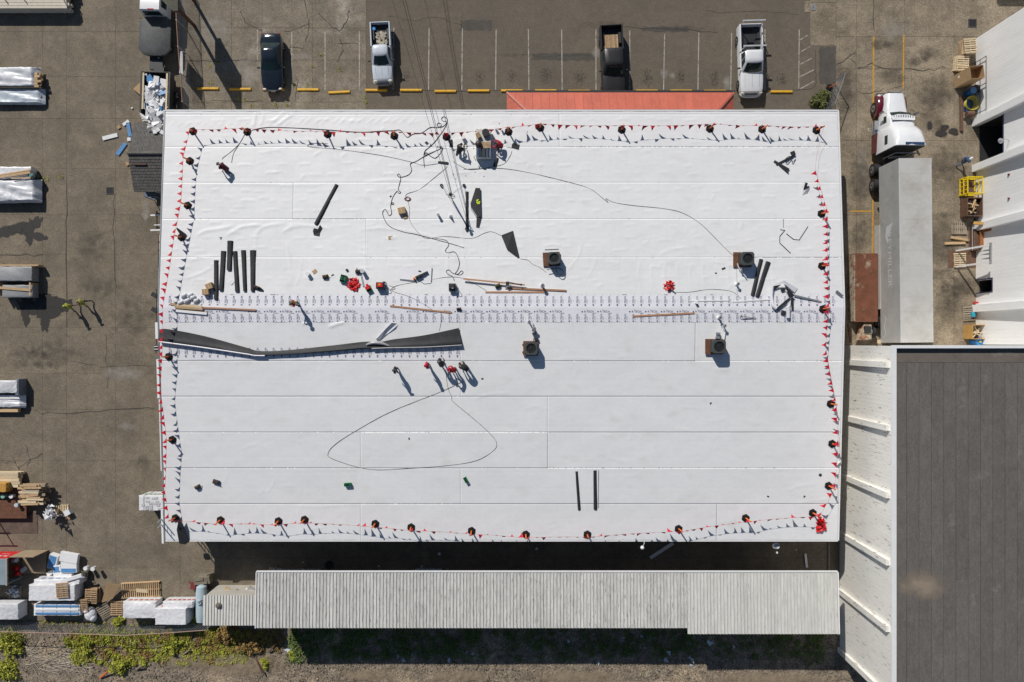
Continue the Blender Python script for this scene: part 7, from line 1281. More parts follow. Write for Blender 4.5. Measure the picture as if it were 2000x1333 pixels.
# metal cart
t = thing('work_cart', 'long metal work cart with bins and a round drum on top', 'cart', R(945, 285, .0)); o0 = Vector(t.location); m_cart = M('worn_cart_metal', (.55, .54, .5), .5, .15, 2)
part(t, 'body', MB().box((0, 0, .42), (1.18, 2.25, .6), ch=.04), m_cart); part(t, 'tray', MB().box((0, -.2, .74), (1.14, .55, .04)), M('rust_streaked_tray', (.4, .26, .15), .5, .35, 3)); part(t, 'tank', MB().cyl((-.35, -.8, .74), (-.35, -.8, .74), .02), m_cart)
for x in (-.36, .36): part(t, 'drum_half', MB().cyl((x, -1.1, .72), (x, -.42, .72), .2, n=14), m_chrome, True)
part(t, 'divider', MB().box((0, -.75, .76), (.26, .7, .12)), m_dark); part(t, 'round_drum', MB().cyl((.18, .75, .72), (.18, .75, 1.0), .27, .29, n=20), M('dark_brown_drum', (.06, .04, .035), .4, .3), True); part(t, 'drum_opening', MB().cyl((.18, .75, 1.0), (.18, .75, 1.01), .24, n=18), m_black); part(t, 'bin', MB().box((-.38, .55, .85), (.32, .45, .25), .5, ch=.03), m_pallet); part(t, 'kettle', MB().ball((-.38, -.12, .9), (.26, .28, .22), 12, 8), M('charred_metal', (.04, .03, .028), .5), True)
for x in (-.5, .5):
    for y in (-.95, .95): part(t, 'wheel', MB().cyl((x - .04, y, .12), (x + .04, y, .12), .12, n=12), m_black)
part(t, 'handle', MB().tube([(-.55, -.9, .5), (-.75, -1.1, .8), (-.6, -1.3, .4)], .025), m_dark)
# service mast and wires
t = thing('service_mast', 'steel power mast on the roof with insulators and stay wires', 'mast', R(885, 394)); o0 = Vector(t.location); part(t, 'pole', MB().cyl((0, 0, 0), (0, 0, 2.45), .06, n=12), m_steel, True); part(t, 'weather_head', MB().ball((0, .02, 2.5), (.12, .16, .12), 10, 6), m_dark, True); part(t, 'crossarm', MB().beam((-.35, .1, 2.2), (.35, -.1, 2.2), .06, .06), m_steel)
for k, (x, y) in enumerate(((862, 362), (906, 362))): e = R(x, y, .12) - o0; part(t, 'stay_wire', MB().cyl((0, 0, 2.2), e, .015, n=5), m_steel); part(t, 'stay_anchor', MB().cyl(e - Vector((0, 0, .1)), e + Vector((0, 0, .06)), .13, .1, n=14), m_dark); part(t, 'insulator', MB().ball(e.lerp(Vector((0, 0, 2.2)), .9), .07, 8, 6), m_white)
part(t, 'drip_loop', MB().tube(smooth_path([(0, 0, 2.45), (.25, .05, 2.2), (.3, -.1, 1.9), (.1, -.2, 2.1), (-.2, .0, 2.0), (0, .1, 2.4)]), .018), m_dark)
mast_top = o0 + Vector((0, 0, 2.3))
for k, (px, py, z, dx) in enumerate(((640, -420, 9.0, 0), (680, -420, 9.3, .12), (690, -420, 9.1, .2))):
    a_ = G(px, py, z); b_ = mast_top + Vector((dx * .6, dx * .3, 0)); pts = [a_.lerp(b_, f / 20) - Vector((0, 0, 1.1 * 4 * (f / 20) * (1 - f / 20))) for f in range(21)]
    solo('power_wire', ('single', 'middle', 'right')[k] + ' overhead wire running from the top edge to the roof mast', 'wire', MB().tube(pts, .014 + .006 * (k > 0), 5), m_dark)
a_ = G(668, -420, 9.0); t = thing('utility_pole', 'tall wooden utility pole beyond the top edge carrying the wires', 'pole', (a_.x, a_.y, 0)); part(t, 'pole', MB().cyl((0, 0, 0), (0, 0, 9.4), .16, .12, n=12), m_pallet2, True); part(t, 'crossarm', MB().box((0, 0, 9.05), (2.4, .12, .14)), m_pallet2)
# hoses and cords
def cord(label, pts, r=.02, mat=None, sc=(0, 0, 1), name='hose', k=4): return solo(name, label, 'hose' if name == 'hose' else 'cord', MB().tube(smooth_path([R(sc[0] + x / sc[2], sc[1] + y / sc[2], .02 + .012 * (i % 2)) for i, (x, y) in enumerate(pts)], k), r, 5), mat or m_black)
Z2 = (700, 220, 5.331); Z5 = (850, 420, 4.443); m_grcord = M('grey_cord', (.09, .085, .08), .6)
cord('black hose along the north flags ending in a tangle by the mast', [(-1114, 187), (-1008, 162), (-837, 155), (-363, 178), (0, 205), (200, 196), (370, 187), (430, 183), (470, 220), (510, 258), (570, 225), (650, 215), (690, 195), (750, 155), (830, 158), (862, 138), (850, 112), (825, 115), (825, 145), (870, 150), (920, 110), (925, 70), (890, 45), (865, 65), (880, 90), (915, 95), (920, 120), (895, 165), (875, 200), (800, 300), (740, 360), (690, 405), (680, 480), (688, 570)], .024, None, Z2)
cord('black hose looping down the roof west of the mast', [(870, 375), (860, 350), (850, 375), (880, 370), (850, 430), (800, 475), (750, 455), (710, 420), (690, 430), (710, 440), (850, 380), (700, 450), (600, 510), (540, 535), (555, 600), (520, 650), (440, 675), (405, 655), (425, 642), (440, 690), (415, 800), (440, 830), (420, 842), (400, 822), (360, 880), (340, 950), (370, 955), (355, 938), (335, 970), (345, 1050), (320, 1075), (300, 1040), (280, 1010), (252, 1040), (270, 1110), (330, 1190), (470, 1245), (580, 1265), (760, 1310), (830, 1330), (1000, 1378), (1100, 1410)], .024, None, Z2)
cord('black hose zigzagging from the rolls to the air compressor', [(0, 205), (90, 220), (118, 260), (88, 310), (110, 330), (160, 320), (190, 350), (210, 420), (195, 480), (175, 510), (215, 522), (242, 500), (225, 487), (195, 515), (150, 505), (120, 478), (95, 490), (110, 515), (150, 535), (165, 570)], .024, None, Z5)
cord('thin grey cord arcing east across the upper roof to the air conditioner', [(905, 331), (975, 329), (1030, 337), (1095, 352), (1150, 368), (1180, 390), (1188, 396), (1183, 388), (1200, 396), (1240, 402), (1290, 407), (1330, 415), (1365, 435), (1392, 460), (1413, 482), (1440, 507)], .014, m_grcord, name='cord'); cord('thin grey cord from the cart area to the small black roll', [(885, 316), (910, 330), (930, 331), (962, 326), (985, 320), (996, 305), (1000, 295)], .014, m_grcord, name='cord')
cord('thin grey cord doubling back west of the hose tangle', [(640, 281), (610, 280), (603, 283), (605, 287), (660, 292), (740, 303), (800, 316), (826, 323), (855, 320)], .013, m_grcord, name='cord'); cord('long thin cord loop on the lower roof below the workers', [(905, 745), (880, 757), (850, 770), (760, 806), (690, 845), (655, 868), (641, 885), (650, 897), (720, 917), (800, 915), (880, 909), (930, 900), (962, 882), (970, 866), (955, 845), (915, 810), (885, 785), (882, 775), (876, 762), (872, 740), (871, 722)], .014, m_grcord, name='cord')
cord('thin cord from the mast foot down to the kite shaped flap', [(873, 327), (850, 346), (820, 370), (797, 378), (792, 385), (797, 395), (800, 410), (799, 425), (805, 440), (820, 458), (835, 466), (870, 462), (920, 466), (945, 456), (960, 453), (978, 460)], .013, m_grcord, name='cord'); cord('short cord from the kite shaped flap to the upper middle unit', [(1016, 506), (1030, 508), (1041, 517), (1055, 523), (1067, 533)], .013, m_grcord, name='cord')
cord('left cord from the second north stanchion to the crouching worker', [(478, 262), (468, 280), (452, 296), (436, 308), (434, 312)], .014, m_grcord, name='cord'); cord('right cord from the second north stanchion to the crouching worker', [(478, 263), (465, 285), (456, 300), (452, 318)], .014, m_grcord, name='cord'); cord('cord from the lone pennant bundle to the east ridge', [(1318, 571), (1345, 571), (1380, 566), (1405, 566), (1430, 570), (1443, 580), (1447, 585)], .013, m_grcord, name='cord')
cord('thin cord running from the generator past the plank', [(760, 558), (772, 563), (766, 569), (800, 580), (830, 596), (845, 606), (862, 613), (861, 632), (858, 646)], .013, m_grcord, name='cord'); cord('thin cord from the generator to the seam welder', [(762, 568), (770, 560), (790, 555), (812, 551)], .013, m_grcord, name='cord'); cord('thin cord from the welder to the air compressor and planks', [(845, 546), (880, 541), (910, 546), (950, 568)], .013, m_grcord, name='cord')
coil = []
for k in range(40): a_ = k * .7; coil.append((796 + (5 + 2 * math.sin(k * .9)) * math.cos(a_), 389 + (3.5 + 1.5 * math.cos(k)) * math.sin(a_)))
cord('small tangled maroon cord coil left of the mast', coil, .013, M('maroon_cord', (.15, .05, .06), .6), name='cord', k=2)
t = thing('hand_tools', 'hand tools scattered among the planks in the pile', 'tools', R(1000, 556)); part(t, 'case', MB().box((-.35, .05, .3), (.25, .3, .12), ch=.02), m_dark); part(t, 'long_handle', MB().beam((-.2, .15, .3), (.7, -.05, .3), .04, .04), m_dark); part(t, 'head', MB().box((.7, -.05, .3), (.1, .16, .06)), m_dark); part(t, 'cutter', MB().box((-.25, -.15, .28), (.35, .12, .08), .3, ch=.02), m_trim)
t = thing('wire_frame_tool', 'black wire frame lying on the lower printed strip', 'tool', R(1460, 621)); part(t, 'frame', MB().tube(smooth_path([(-.55, .15, .05), (-.4, .1, .2), (0, .05, .1), (.55, -.02, .1), (.6, -.1, .03), (.1, -.1, .05), (-.5, -.12, .03), (-.55, .15, .05)]), .018), m_dark); part(t, 'stub', MB().cyl((-.5, .2, 0), (-.5, .2, .25), .02), m_dark)
solo('white_can', 'small white can on the printed strip under the white trim', 'can', MB().cyl((0, 0, 0), (0, 0, .3), .1, n=12), m_white, True, loc=R(1359, 592))
solo('grey_slat', 'thin dark slat lying above the upper middle unit', 'slat', MB().beam(R(1064, 488, .03), R(1091, 487, .03), .07, .03), m_trim); solo('roof_drain', 'round black roof drain near the lower east flags', 'drain', MB().cyl((0, 0, .0), (0, 0, .03), .12, n=14).cyl((0, 0, .03), (0, 0, .06), .1, .04, n=12), m_black, loc=R(1602, 928)); solo('ring', 'small white ring near the kneeling worker in black', 'ring', MB().tube([(.14 * math.cos(a_ * .524), .2 * math.sin(a_ * .524), .03) for a_ in range(13)], .025, 5), m_gph, loc=R(909, 286)); solo('torch_gun', 'black torch gun lying between cart and worker in red', 'tool', MB().beam((0, .25, .04), (.02, -.2, .04), .06, .05).box((.06, .0, .04), (.14, .06, .05), .4), m_dark, loc=R(972, 297))
# ================================================================== people
m_skin = M('skin', (.42, .25, .17), .6); m_hivis = M('hi_vis_yellow', (.36, .38, .05), .7, .15, 8); m_jeans = M('blue_jeans', (.07, .12, .22), .8, .15, 8); m_dkp = M('dark_trousers', (.03, .032, .04), .85, .2, 8); m_blk = M('black_jacket', (.02, .02, .022), .8, .25, 8); m_gry = M('grey_jacket', (.07, .07, .075), .8, .2, 8); m_rdj = M('red_hoodie', (.5, .012, .03), .75, .15, 8); m_mar = M('maroon_shirt', (.1, .012, .02), .8, .2, 8); m_wsh = M('white_shirt', (.7, .7, .7), .8); m_boot = M('work_boots', (.06, .04, .025), .8); m_hair = M('dark_hair', (.02, .015, .012), .7); m_tan = M('tan_trousers', (.25, .18, .11), .85, .15, 8)
BASE = dict(pelvis=(0, 0, .95), spine=(0, .0, 1.13), chest=(0, .02, 1.34), neck=(0, .03, 1.48), head=(0, .05, 1.6), crown=(0, .05, 1.69), nose=(0, .15, 1.59),
  shl=(-.19, 0, 1.41), ell=(-.25, -.02, 1.13), wrl=(-.23, .1, .9), hal=(-.22, .14, .82), shr=(.19, 0, 1.41), elr=(.25, -.02, 1.13), wrr=(.23, .1, .9), har=(.22, .14, .82),
  hil=(-.1, 0, .9), knl=(-.12, .04, .5), anl=(-.13, -.02, .1), tol=(-.15, .15, .05), hir=(.1, 0, .9), knr=(.12, .04, .5), anr=(.13, -.02, .1), tor=(.15, .15, .05))
RAD = dict(pelvis=.15, spine=.14, chest=.155, neck=.06, head=.095, crown=.075, nose=.02, shl=.075, shr=.075, ell=.05, elr=.05, wrl=.034, wrr=.034, hal=.036, har=.036, hil=.1, hir=.1, knl=.068, knr=.068, anl=.05, anr=.05, tol=.042, tor=.042)
BONES = [('pelvis', 'spine', 't'), ('spine', 'chest', 't'), ('chest', 'neck', 't'), ('neck', 'head', 's'), ('head', 'crown', 's'), ('head', 'nose', 's'), ('chest', 'shl', 't'), ('shl', 'ell', 't'), ('ell', 'wrl', 't'), ('wrl', 'hal', 's'), ('chest', 'shr', 't'), ('shr', 'elr', 't'), ('elr', 'wrr', 't'), ('wrr', 'har', 's'), ('pelvis', 'hil', 'l'), ('hil', 'knl', 'l'), ('knl', 'anl', 'l'), ('anl', 'tol', 'b'), ('pelvis', 'hir', 'l'), ('hir', 'knr', 'l'), ('knr', 'anr', 'l'), ('anr', 'tor', 'b')]
POSES = {
 'stand': {}, 'phone': dict(ell=(-.24, .08, 1.12), wrl=(-.12, .3, 1.2), hal=(-.06, .34, 1.22), elr=(.24, .08, 1.12), wrr=(.12, .3, 1.18), har=(.06, .35, 1.2), head=(0, .08, 1.6), nose=(0, .18, 1.56)),
 'walk': dict(knl=(-.12, .22, .52), anl=(-.13, .3, .1), tol=(-.14, .47, .07), knr=(.12, -.02, .5), anr=(.13, -.3, .14), tor=(.14, -.16, .05), ell=(-.25, -.16, 1.15), wrl=(-.24, -.12, .9), hal=(-.23, -.08, .82), elr=(.25, .08, 1.13), wrr=(.23, .28, .98), har=(.22, .34, .94)),
 'lean': dict(pelvis=(0, -.1, .93), spine=(0, .0, 1.1), chest=(0, .16, 1.27), neck=(0, .26, 1.37), head=(0, .34, 1.45), crown=(0, .4, 1.52), nose=(0, .43, 1.39), shl=(-.19, .18, 1.33), shr=(.19, .18, 1.33), ell=(-.24, .3, 1.07), elr=(.24, .3, 1.07), wrl=(-.15, .45, .88), wrr=(.15, .45, .88), hal=(-.12, .49, .8), har=(.12, .49, .8), hil=(-.1, -.1, .88), hir=(.1, -.1, .88)),
 'bend': dict(pelvis=(0, -.22, .9), spine=(0, -.05, 1.02), chest=(0, .18, 1.06), neck=(0, .32, 1.06), head=(0, .42, 1.05), crown=(0, .5, 1.06), nose=(0, .46, .96), shl=(-.19, .24, 1.05), shr=(.19, .24, 1.05), ell=(-.24, .34, .78), elr=(.24, .34, .78), wrl=(-.16, .45, .55), wrr=(.16, .45, .55), hal=(-.14, .48, .46), har=(.14, .48, .46), hil=(-.1, -.2, .86), hir=(.1, -.2, .86), knl=(-.14, .02, .48), knr=(.14, .02, .48)),
 'kneel': dict(pelvis=(0, -.15, .42), spine=(0, -.03, .6), chest=(0, .14, .76), neck=(0, .25, .86), head=(0, .34, .93), crown=(0, .4, .99), nose=(0, .43, .87), shl=(-.19, .16, .82), shr=(.19, .16, .82), ell=(-.25, .3, .58), elr=(.25, .3, .58), wrl=(-.15, .5, .4), wrr=(.15, .5, .4), hal=(-.12, .56, .33), har=(.12, .56, .33), hil=(-.1, -.15, .4), hir=(.1, -.15, .4), knl=(-.16, .24, .1), knr=(.17, .28, .42), anl=(-.14, -.24, .09), anr=(.17, .2, .1), tol=(-.14, -.34, .05), tor=(.17, .36, .05)),
 'squat': dict(pelvis=(0, -.25, .4), spine=(0, -.12, .58), chest=(0, .05, .74), neck=(0, .15, .84), head=(0, .24, .92), crown=(0, .29, .99), nose=(0, .33, .88), shl=(-.19, .07, .8), shr=(.19, .07, .8), ell=(-.27, .25, .62), elr=(.27, .25, .62), wrl=(-.16, .48, .5), wrr=(.16, .48, .5), hal=(-.12, .55, .45), har=(.12, .55, .45), hil=(-.1, -.24, .38), hir=(.1, -.24, .38), knl=(-.2, .18, .5), knr=(.2, .18, .5), anl=(-.16, -.06, .1), anr=(.16, -.06, .1), tol=(-.18, .12, .05), tor=(.18, .12, .05))}
def person(label, loc, facing, pose, top, leg, hat=None, hatkind='cap', extra=None, scale=1.0, bag=None):
    t = thing('person', label, 'person', loc, facing - math.pi / 2, None); J = dict(BASE); J.update(POSES[pose]); J = {k: Vector(v) * scale for k, v in J.items()}
    names = list(J); vs_ = [J[k] for k in names]; rad = [RAD[k] * scale * (1.16 if k in ('pelvis', 'spine', 'chest', 'shl', 'shr', 'ell', 'elr') else 1.05) for k in names]; ed = [(names.index(a), names.index(b)) for a, b, _ in BONES]; seg = [(J[a], J[b], r) for a, b, r in BONES]
    for s, w, h in (('l', 'wrl', 'hal'), ('r', 'wrr', 'har')):
        d = (J[h] - J[w]).normalized(); sd_ = d.cross(Vector((0, 1, 0)));
        if sd_.length < .2: sd_ = d.cross(Vector((1, 0, 0)))
        sd_.normalize(); nrm = d.cross(sd_).normalized(); hi = names.index(h)
        for k, (o_, L) in enumerate(((-.03, .07), (-.01, .085), (.01, .08), (.03, .065), (-.05, .045))):
            a_ = J[h] + sd_ * o_ * 1.2 + d * (.03 if k < 4 else .005); b_ = a_ + d * L * .6 + nrm * .012 + (sd_ * -.02 if k == 4 else Vector((0, 0, 0))); c_ = b_ + d * L * .4 + nrm * .03
            i0 = len(vs_); vs_ += [a_, b_, c_]; rad += [.012, .01, .008]; ed += [(hi, i0), (i0, i0 + 1), (i0 + 1, i0 + 2)]; seg += [(J[h], a_, 's'), (a_, b_, 's'), (b_, c_, 's')]
    me = bpy.data.meshes.new('sk'); me.from_pydata(vs_, ed, []); o = bpy.data.objects.new('sk', me); C.objects.link(o); md = o.modifiers.new('Skin', 'SKIN'); md.use_smooth_shade = True
    for i, sv in enumerate(me.skin_vertices[0].data): sv.radius = (rad[i], rad[i]); sv.use_root = (i == 0)
    ss = o.modifiers.new('Sub', 'SUBSURF'); ss.levels = 1; ss.render_levels = 1
    bpy.context.view_layer.update(); ev = o.evaluated_get(bpy.context.evaluated_depsgraph_get()); bm_ = bpy.data.meshes.new_from_object(ev); bpy.data.objects.remove(o); bpy.data.meshes.remove(me)
    bm_.materials.clear()
    for m in (top, leg, m_skin, m_boot): bm_.materials.append(m)
    reg = {'t': 0, 'l': 1, 's': 2, 'b': 3}; A = np.array([tuple(s[0]) for s in seg]); B = np.array([tuple(s[1]) for s in seg]); AB = B - A; L2 = (AB ** 2).sum(1) + 1e-9; mi = []
    for p in bm_.polygons: c = np.array(tuple(p.center)); tt_ = np.clip(((c - A) * AB).sum(1) / L2, 0, 1); d = np.linalg.norm(c - A - AB * tt_[:, None], axis=1); mi.append(reg[seg[int(d.argmin())][2]])
    bm_.polygons.foreach_set('material_index', mi); bm_.polygons.foreach_set('use_smooth', [True] * len(mi)); bm_.name = 'body'; part(t, 'body', bm_, None)
    ax = (J['crown'] - J['neck']).normalized(); hc = J['head'].lerp(J['crown'], .55)
    rot = ax.to_track_quat('Z', 'Y').to_matrix()
    def onhead(mb): mb.v = [tuple(rot @ Vector(v) + hc) for v in mb.v]; return mb
    if hatkind == 'hard': mb = MB().ball((0, 0, .02), (.135, .155, .12), 12, 5, half=True).cyl((0, 0, .015), (0, 0, .03), .17, n=14); part(t, 'hard_hat', onhead(mb), hat, True)
    elif hatkind == 'cap': mb = MB().ball((0, 0, .0), (.112, .125, .11), 12, 5, half=True).box((0, .14, .01), (.15, .13, .015)); part(t, 'cap', onhead(mb), hat, True)
    elif hatkind == 'hood': mb = MB().ball((0, -.02, -.03), (.135, .14, .16), 12, 7); part(t, 'hood', onhead(mb), hat, True)
    else: mb = MB().ball((0, -.02, -.02), (.11, .118, .13), 12, 6); part(t, 'hair', onhead(mb), hat or m_hair, True)
    for sx in (-1, 1): e = J['head'] + (J['nose'] - J['head']) * .62 + Vector((sx * .035, 0, .03)); part(t, 'eye', MB().ball(e, .012, 6, 4), m_black); part(t, 'ear', MB().ball(J['head'] + Vector((sx * .1, 0, 0)), (.015, .03, .04), 6, 4), m_skin)
    if extra: # vest: shell round the torso
        pe, sp, ch = J['spine'], J['chest'], J['neck']; rr_ = []
        for c, rx, ry in ((J['pelvis'].lerp(pe, .5), .185, .165), (pe, .185, .16), (sp, .215, .18), (sp.lerp(ch, .6), .17, .14)): rr_.append([(c.x + rx * math.cos(a * .524), c.y + ry * math.sin(a * .524), c.z) for a in range(12)])
        v_ = part(t, 'vest', MB().loft(rr_, cap=False), extra, True)
        part(v_, 'reflective_band', MB().loft([[(x * 1.03, (y - pe.y) * 1.03 + pe.y, z) for x, y, z in rr_[1]], [(x * 1.03, (y - pe.y) * 1.03 + pe.y, z + .06) for x, y, z in rr_[1]]], cap=False), m_steel)
    if bag:
        c = J['chest'] + Vector((0, -.2, -.05)); part(t, 'backpack', MB().box(c, (.3, .16, .4), ch=.04), bag)
    return t
def deg(a): return math.radians(a)
person('worker in yellow vest and light cap walking in the yard, left of two', G(151, 600) + Vector((0, 0, .012)), deg(200), 'walk', m_hivis, m_tan, m_hivis, 'cap', m_hivis); person('worker in yellow vest and dark trousers in the yard, right of two', G(176, 592) + Vector((0, 0, .012)), deg(190), 'walk', m_hivis, m_dkp, m_tan, 'cap', m_hivis)
person('worker in maroon shirt crouching near the northwest roof corner', R(445, 332), deg(150), 'kneel', m_mar, m_dkp, m_gry, 'hard', None, 1.05); person('kneeling worker in black jacket with red collar left of the cart', R(898, 298), deg(60), 'kneel', m_blk, m_dkp, m_blk, 'cap', None, 1.05, None); person('kneeling worker in a red shirt right of the cart', R(975, 287), deg(170), 'squat', m_rdj, m_dkp, m_gry, 'cap', None, 1.05)
person('standing worker in yellow vest on the printed ridge strip', R(584, 594), deg(200), 'phone', m_rdj, m_dkp, M('olive_helmet', (.09, .1, .05), .5), 'hard', m_hivis); person('worker in dark clothes standing apart, leftmost of the lower roof group', R(777, 722), deg(180), 'stand', m_blk, m_mar, m_gry, 'cap'); person('worker in a red hooded jacket standing, second of the lower roof group', R(838, 713), deg(190), 'stand', m_rdj, m_dkp, m_rdj, 'hood'); person('worker in grey jacket and dark cap in the middle of the lower roof group', R(865, 712), deg(95), 'lean', m_gry, m_dkp, m_blk, 'cap', None, 1.08); person('worker in red jacket bending beside the hose, fourth of the group', R(889, 722), deg(165), 'lean', m_rdj, m_dkp, m_rdj, 'hood'); person('worker in black bending forward, rightmost of the lower roof group', R(910, 718), deg(140), 'bend', m_blk, m_dkp, m_blk, 'cap', None, 1.08)
person('person in blue jeans and jacket walking by the white dock wall', G(1871, 320) + Vector((0, 0, .012)), deg(20), 'walk', m_jeans, m_jeans, m_wsh, 'cap')
# ================================================================== vegetation
def leafmat(name, c): return M(name, c, .7, .35, 2.5, fine=.25, fscale=9)
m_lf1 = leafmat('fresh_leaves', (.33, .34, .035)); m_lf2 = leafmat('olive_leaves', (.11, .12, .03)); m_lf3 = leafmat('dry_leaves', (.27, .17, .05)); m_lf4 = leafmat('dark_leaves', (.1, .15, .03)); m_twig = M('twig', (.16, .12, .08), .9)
def leaves(mb, c, r, n, s=.09, seed=None, h=None):
    rr_ = rng
    for k in range(n):
        a = rr_.rand() * 6.283; d = rr_.rand() ** .55; z = (1 - d ** 2) * (h or r * .8) * (.4 + .6 * rr_.rand()) + .02; wob = 1 + .25 * math.sin(a * 3 + c[0] * 5) + .15 * math.sin(a * 7 + c[1])
        p = Vector((c[0] + math.cos(a) * d * r * wob, c[1] + math.sin(a) * d * r * wob, c[2] + z)); th = rr_.rand() * 6.28; e1 = Vector((math.cos(th), math.sin(th), rr_.randn() * .4)) * s * (.5 + rr_.rand()); e2 = Vector((-math.sin(th), math.cos(th), rr_.randn() * .6)) * s * .5
        mb.add([p - e1, p - e2, p + e1, p + e2], [(0, 1, 2, 3)])
def bush(label, px, py, r, n, mat, name='bush', h=None):
    c = G(px, py); t = thing(name, label, 'bush', (c.x, c.y, -.05)); mb = MB(); k = max(3, int(r * 5))
    for i in range(k): a = i * 2.4; d = r * .6 * math.sqrt(i / k); leaves(mb, (math.cos(a) * d, math.sin(a) * d, 0), r * .5 * (.7 + .5 * rng.rand()), n // k, .1, h=(h or r * .7) * (.6 + .5 * rng.rand()))
    part(t, 'foliage', mb, mat); st_ = MB()
    for i in range(5): a = i * 1.3; st_.tube([(0, 0, 0), (math.cos(a) * r * .3, math.sin(a) * r * .3, r * .35), (math.cos(a) * r * .6, math.sin(a) * r * .6, r * .5)], [.03, .02, .01], 4)
    part(t, 'stems', st_, m_twig); return t
bush('large fresh green bush at the far left below the fence', 22, 1256, 1.55, 1500, m_lf1); bush('second green bush at the left edge near the bottom', 14, 1306, 1.2, 900, m_lf1); bush('rounded green bush at the bottom, lowest of the weeds', 238, 1301, 1.0, 800, m_lf1); bush('green bush above the dead brush', 134, 1253, .6, 380, m_lf1); bush('olive bush between fence and dirt, middle left', 172, 1262, .9, 600, m_lf1); bush('wide olive bush below the fence near the wrapped stacks', 340, 1262, 1.1, 800, m_lf1); bush('dry brown bush in front of the low shed', 490, 1258, 1.3, 1000, m_lf3); bush('dry brown bush beside the shed corner', 445, 1240, 1.1, 800, m_lf3); bush('green shrub beside the chain link gate at the top right', 1603, 198, 1.0, 1300, m_lf2, 'shrub', .9); bush('fresh green bush on the pale dirt south of the shed corner', 520, 1294, .7, 420, m_lf1); bush('small green bush at the shadow corner', 572, 1277, .55, 330, m_lf1); bush('weed clump beside the blue tank', 385, 1208, .7, 420, m_lf1); bush('weed clump in front of the creased wrapped stack', 232, 1216, .8, 500, m_lf1)
cov = MB(); covd = MB(); covb = MB()
for k in range(520):
    x = 140 + rng.rand() * 350; y = 1234 + rng.rand() ** 1.3 * 62
    if rng.rand() < .85: c = G(x, y); leaves(cov if rng.rand() < .75 else covb, (c.x, c.y, -.04), .16 + rng.rand() * .36, 40, .075, h=.25)
for k in range(130): x = 400 + rng.rand() * 150; y = 1232 + rng.rand() * 40; c = G(x, y); leaves(covb if rng.rand() < .7 else cov, (c.x, c.y, -.04), .2 + rng.rand() * .35, 40, .07, h=.25)
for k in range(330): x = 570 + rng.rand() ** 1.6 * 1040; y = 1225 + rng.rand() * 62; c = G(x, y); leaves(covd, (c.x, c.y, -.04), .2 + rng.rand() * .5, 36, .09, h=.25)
for k in range(50): x = -20 + rng.rand() * 420; y = 1214 + rng.rand() * 12; c = G(x, y); leaves(cov if rng.rand() < .6 else covb, (c.x, c.y, -.04), .15 + rng.rand() * .3, 24, .06, h=.15)
for x, y in ((427, 122), (465, 193), (492, 206), (561, 206), (611, 130), (662, 137), (627, 108), (715, 200), (573, 166), (409, 130), (412, 162), (712, 190), (538, 120), (600, 166), (478, 197), (120, 345), (86, 352), (95, 350), (540, 207)): c = G(x, y); leaves(cov, (c.x, c.y, .0), .12 + rng.rand() * .16, 22, .045, h=.08)
for nm, mb, m in (('weed_ground_cover', cov, m_lf1), ('dry_grass_cover', covb, m_lf3), ('shaded_weed_cover', covd, m_lf4)): o = part(None, nm, mb, m); o['kind'] = 'stuff'
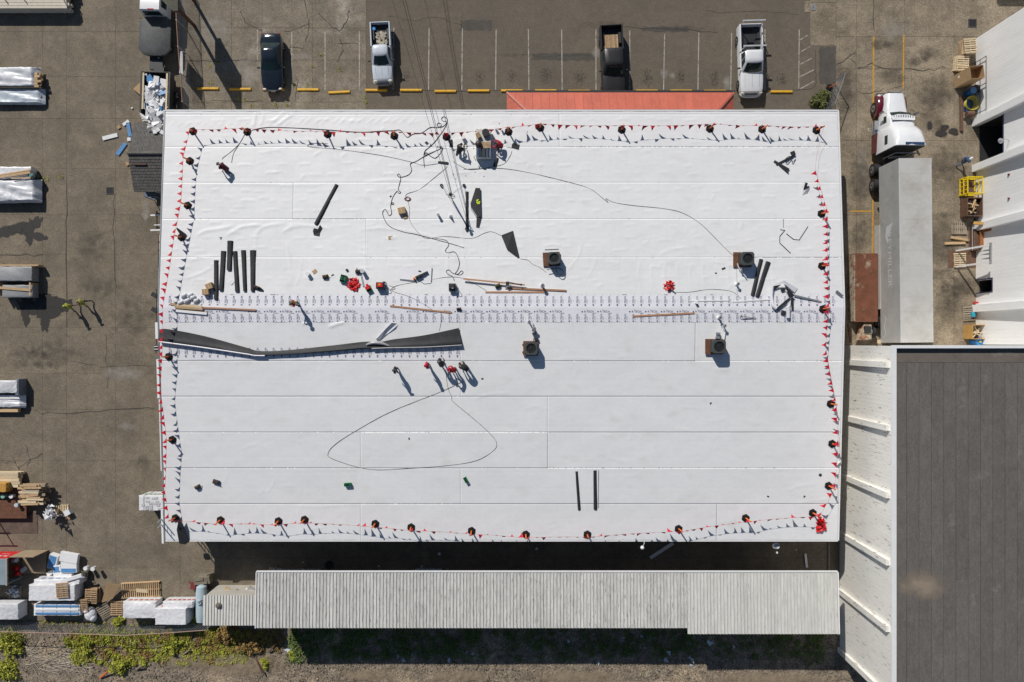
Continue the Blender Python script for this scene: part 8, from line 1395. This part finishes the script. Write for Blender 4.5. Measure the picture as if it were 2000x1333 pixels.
# dead brush, gravel stones and litter
br = MB()
for k in range(150): x = 45 + rng.rand() * 130; y = 1262 + rng.rand() * 48; a = rng.randn() * .6; L = .3 + rng.rand() ** 2 * 1.8; c = G(x, y); br.tube([(c.x, c.y, .02), (c.x + L * .5 * math.cos(a), c.y + L * .5 * math.sin(a) + rng.randn() * .05, .08), (c.x + L * math.cos(a + .06), c.y + L * math.sin(a + .06), .03)], .008 + .014 * rng.rand() ** 2, 4)
for k in range(60): x = 600 + rng.rand() * 1000; y = 1240 + rng.rand() * 50; a = rng.rand() * 3.1; L = .3 + rng.rand() * .9; c = G(x, y); br.tube([(c.x, c.y, .02), (c.x + L * math.cos(a), c.y + L * math.sin(a), .04)], .012, 4)
o = part(None, 'dead_brush', br, M('bleached_wood', (.52, .46, .38), .9)); o['kind'] = 'stuff'
stn = MB()
for k in range(9000):
    x = -80 + rng.rand() * 2200; y = 1232 + rng.rand() * 130; c = G(x, y); s = .02 + .06 * rng.rand() ** 2; a = rng.rand() * 3
    p = [(c.x + s * math.cos(a), c.y + s * math.sin(a), -.02), (c.x - s * math.sin(a), c.y + s * math.cos(a), -.02), (c.x - s * math.cos(a), c.y - s * math.sin(a), -.02), (c.x + s * math.sin(a), c.y - s * math.cos(a), -.02), (c.x, c.y, -.02 + s * 1.1 + .05)]
    stn.add(p, [(0, 1, 4), (1, 2, 4), (2, 3, 4), (3, 0, 4)])
o = part(None, 'gravel_stones', stn, M('gravel_stone', (.23, .195, .155), .9, .6, 5)); o['kind'] = 'stuff'
# pale dirt patches
for a in ((470, 1298, 120, 30), (360, 1290, 60, 20), (720, 1318, 70, 16), (1120, 1322, 120, 18), (1500, 1326, 160, 16), (900, 1320, 80, 16), (310, 1265, 40, 14)): stain(gb, a[0], a[1], a[2], a[3], stain_mat('pale_dirt%d' % a[0], (.36, .28, .19), .75), z=.11 + _sz[0] % .01, name='dirt_patch'); _sz[0] += .0008
for k, (x0, y0, x1, y1, m) in enumerate(((195, 1325, 210, 1312, m_orange), (267, 1308, 275, 1301, m_pallet2), (353, 1283, 370, 1270, m_pallet2), (525, 1275, 540, 1256, m_bs), (498, 1283, 512, 1316, m_bs))): solo('post_stub', ('orange tipped', 'grey weathered', 'dark leaning', 'dark fallen', 'brown slanting')[k] + ' post stub among the weeds', 'post', MB().cyl(G(x0, y0, .05), G(x1, y1, .35), .06, .07, n=8), m)
for k in range(26): x = 560 + rng.rand() * 1080; y = 1240 + rng.rand() * 60; solo('litter', 'small pale litter scrap in the shaded weeds behind the shed', 'litter', crumple((0, 0, .03), (.12, .12, .05), 3, 200 + k), m_tarp2, loc=G(x, y), group='litter behind the shed')
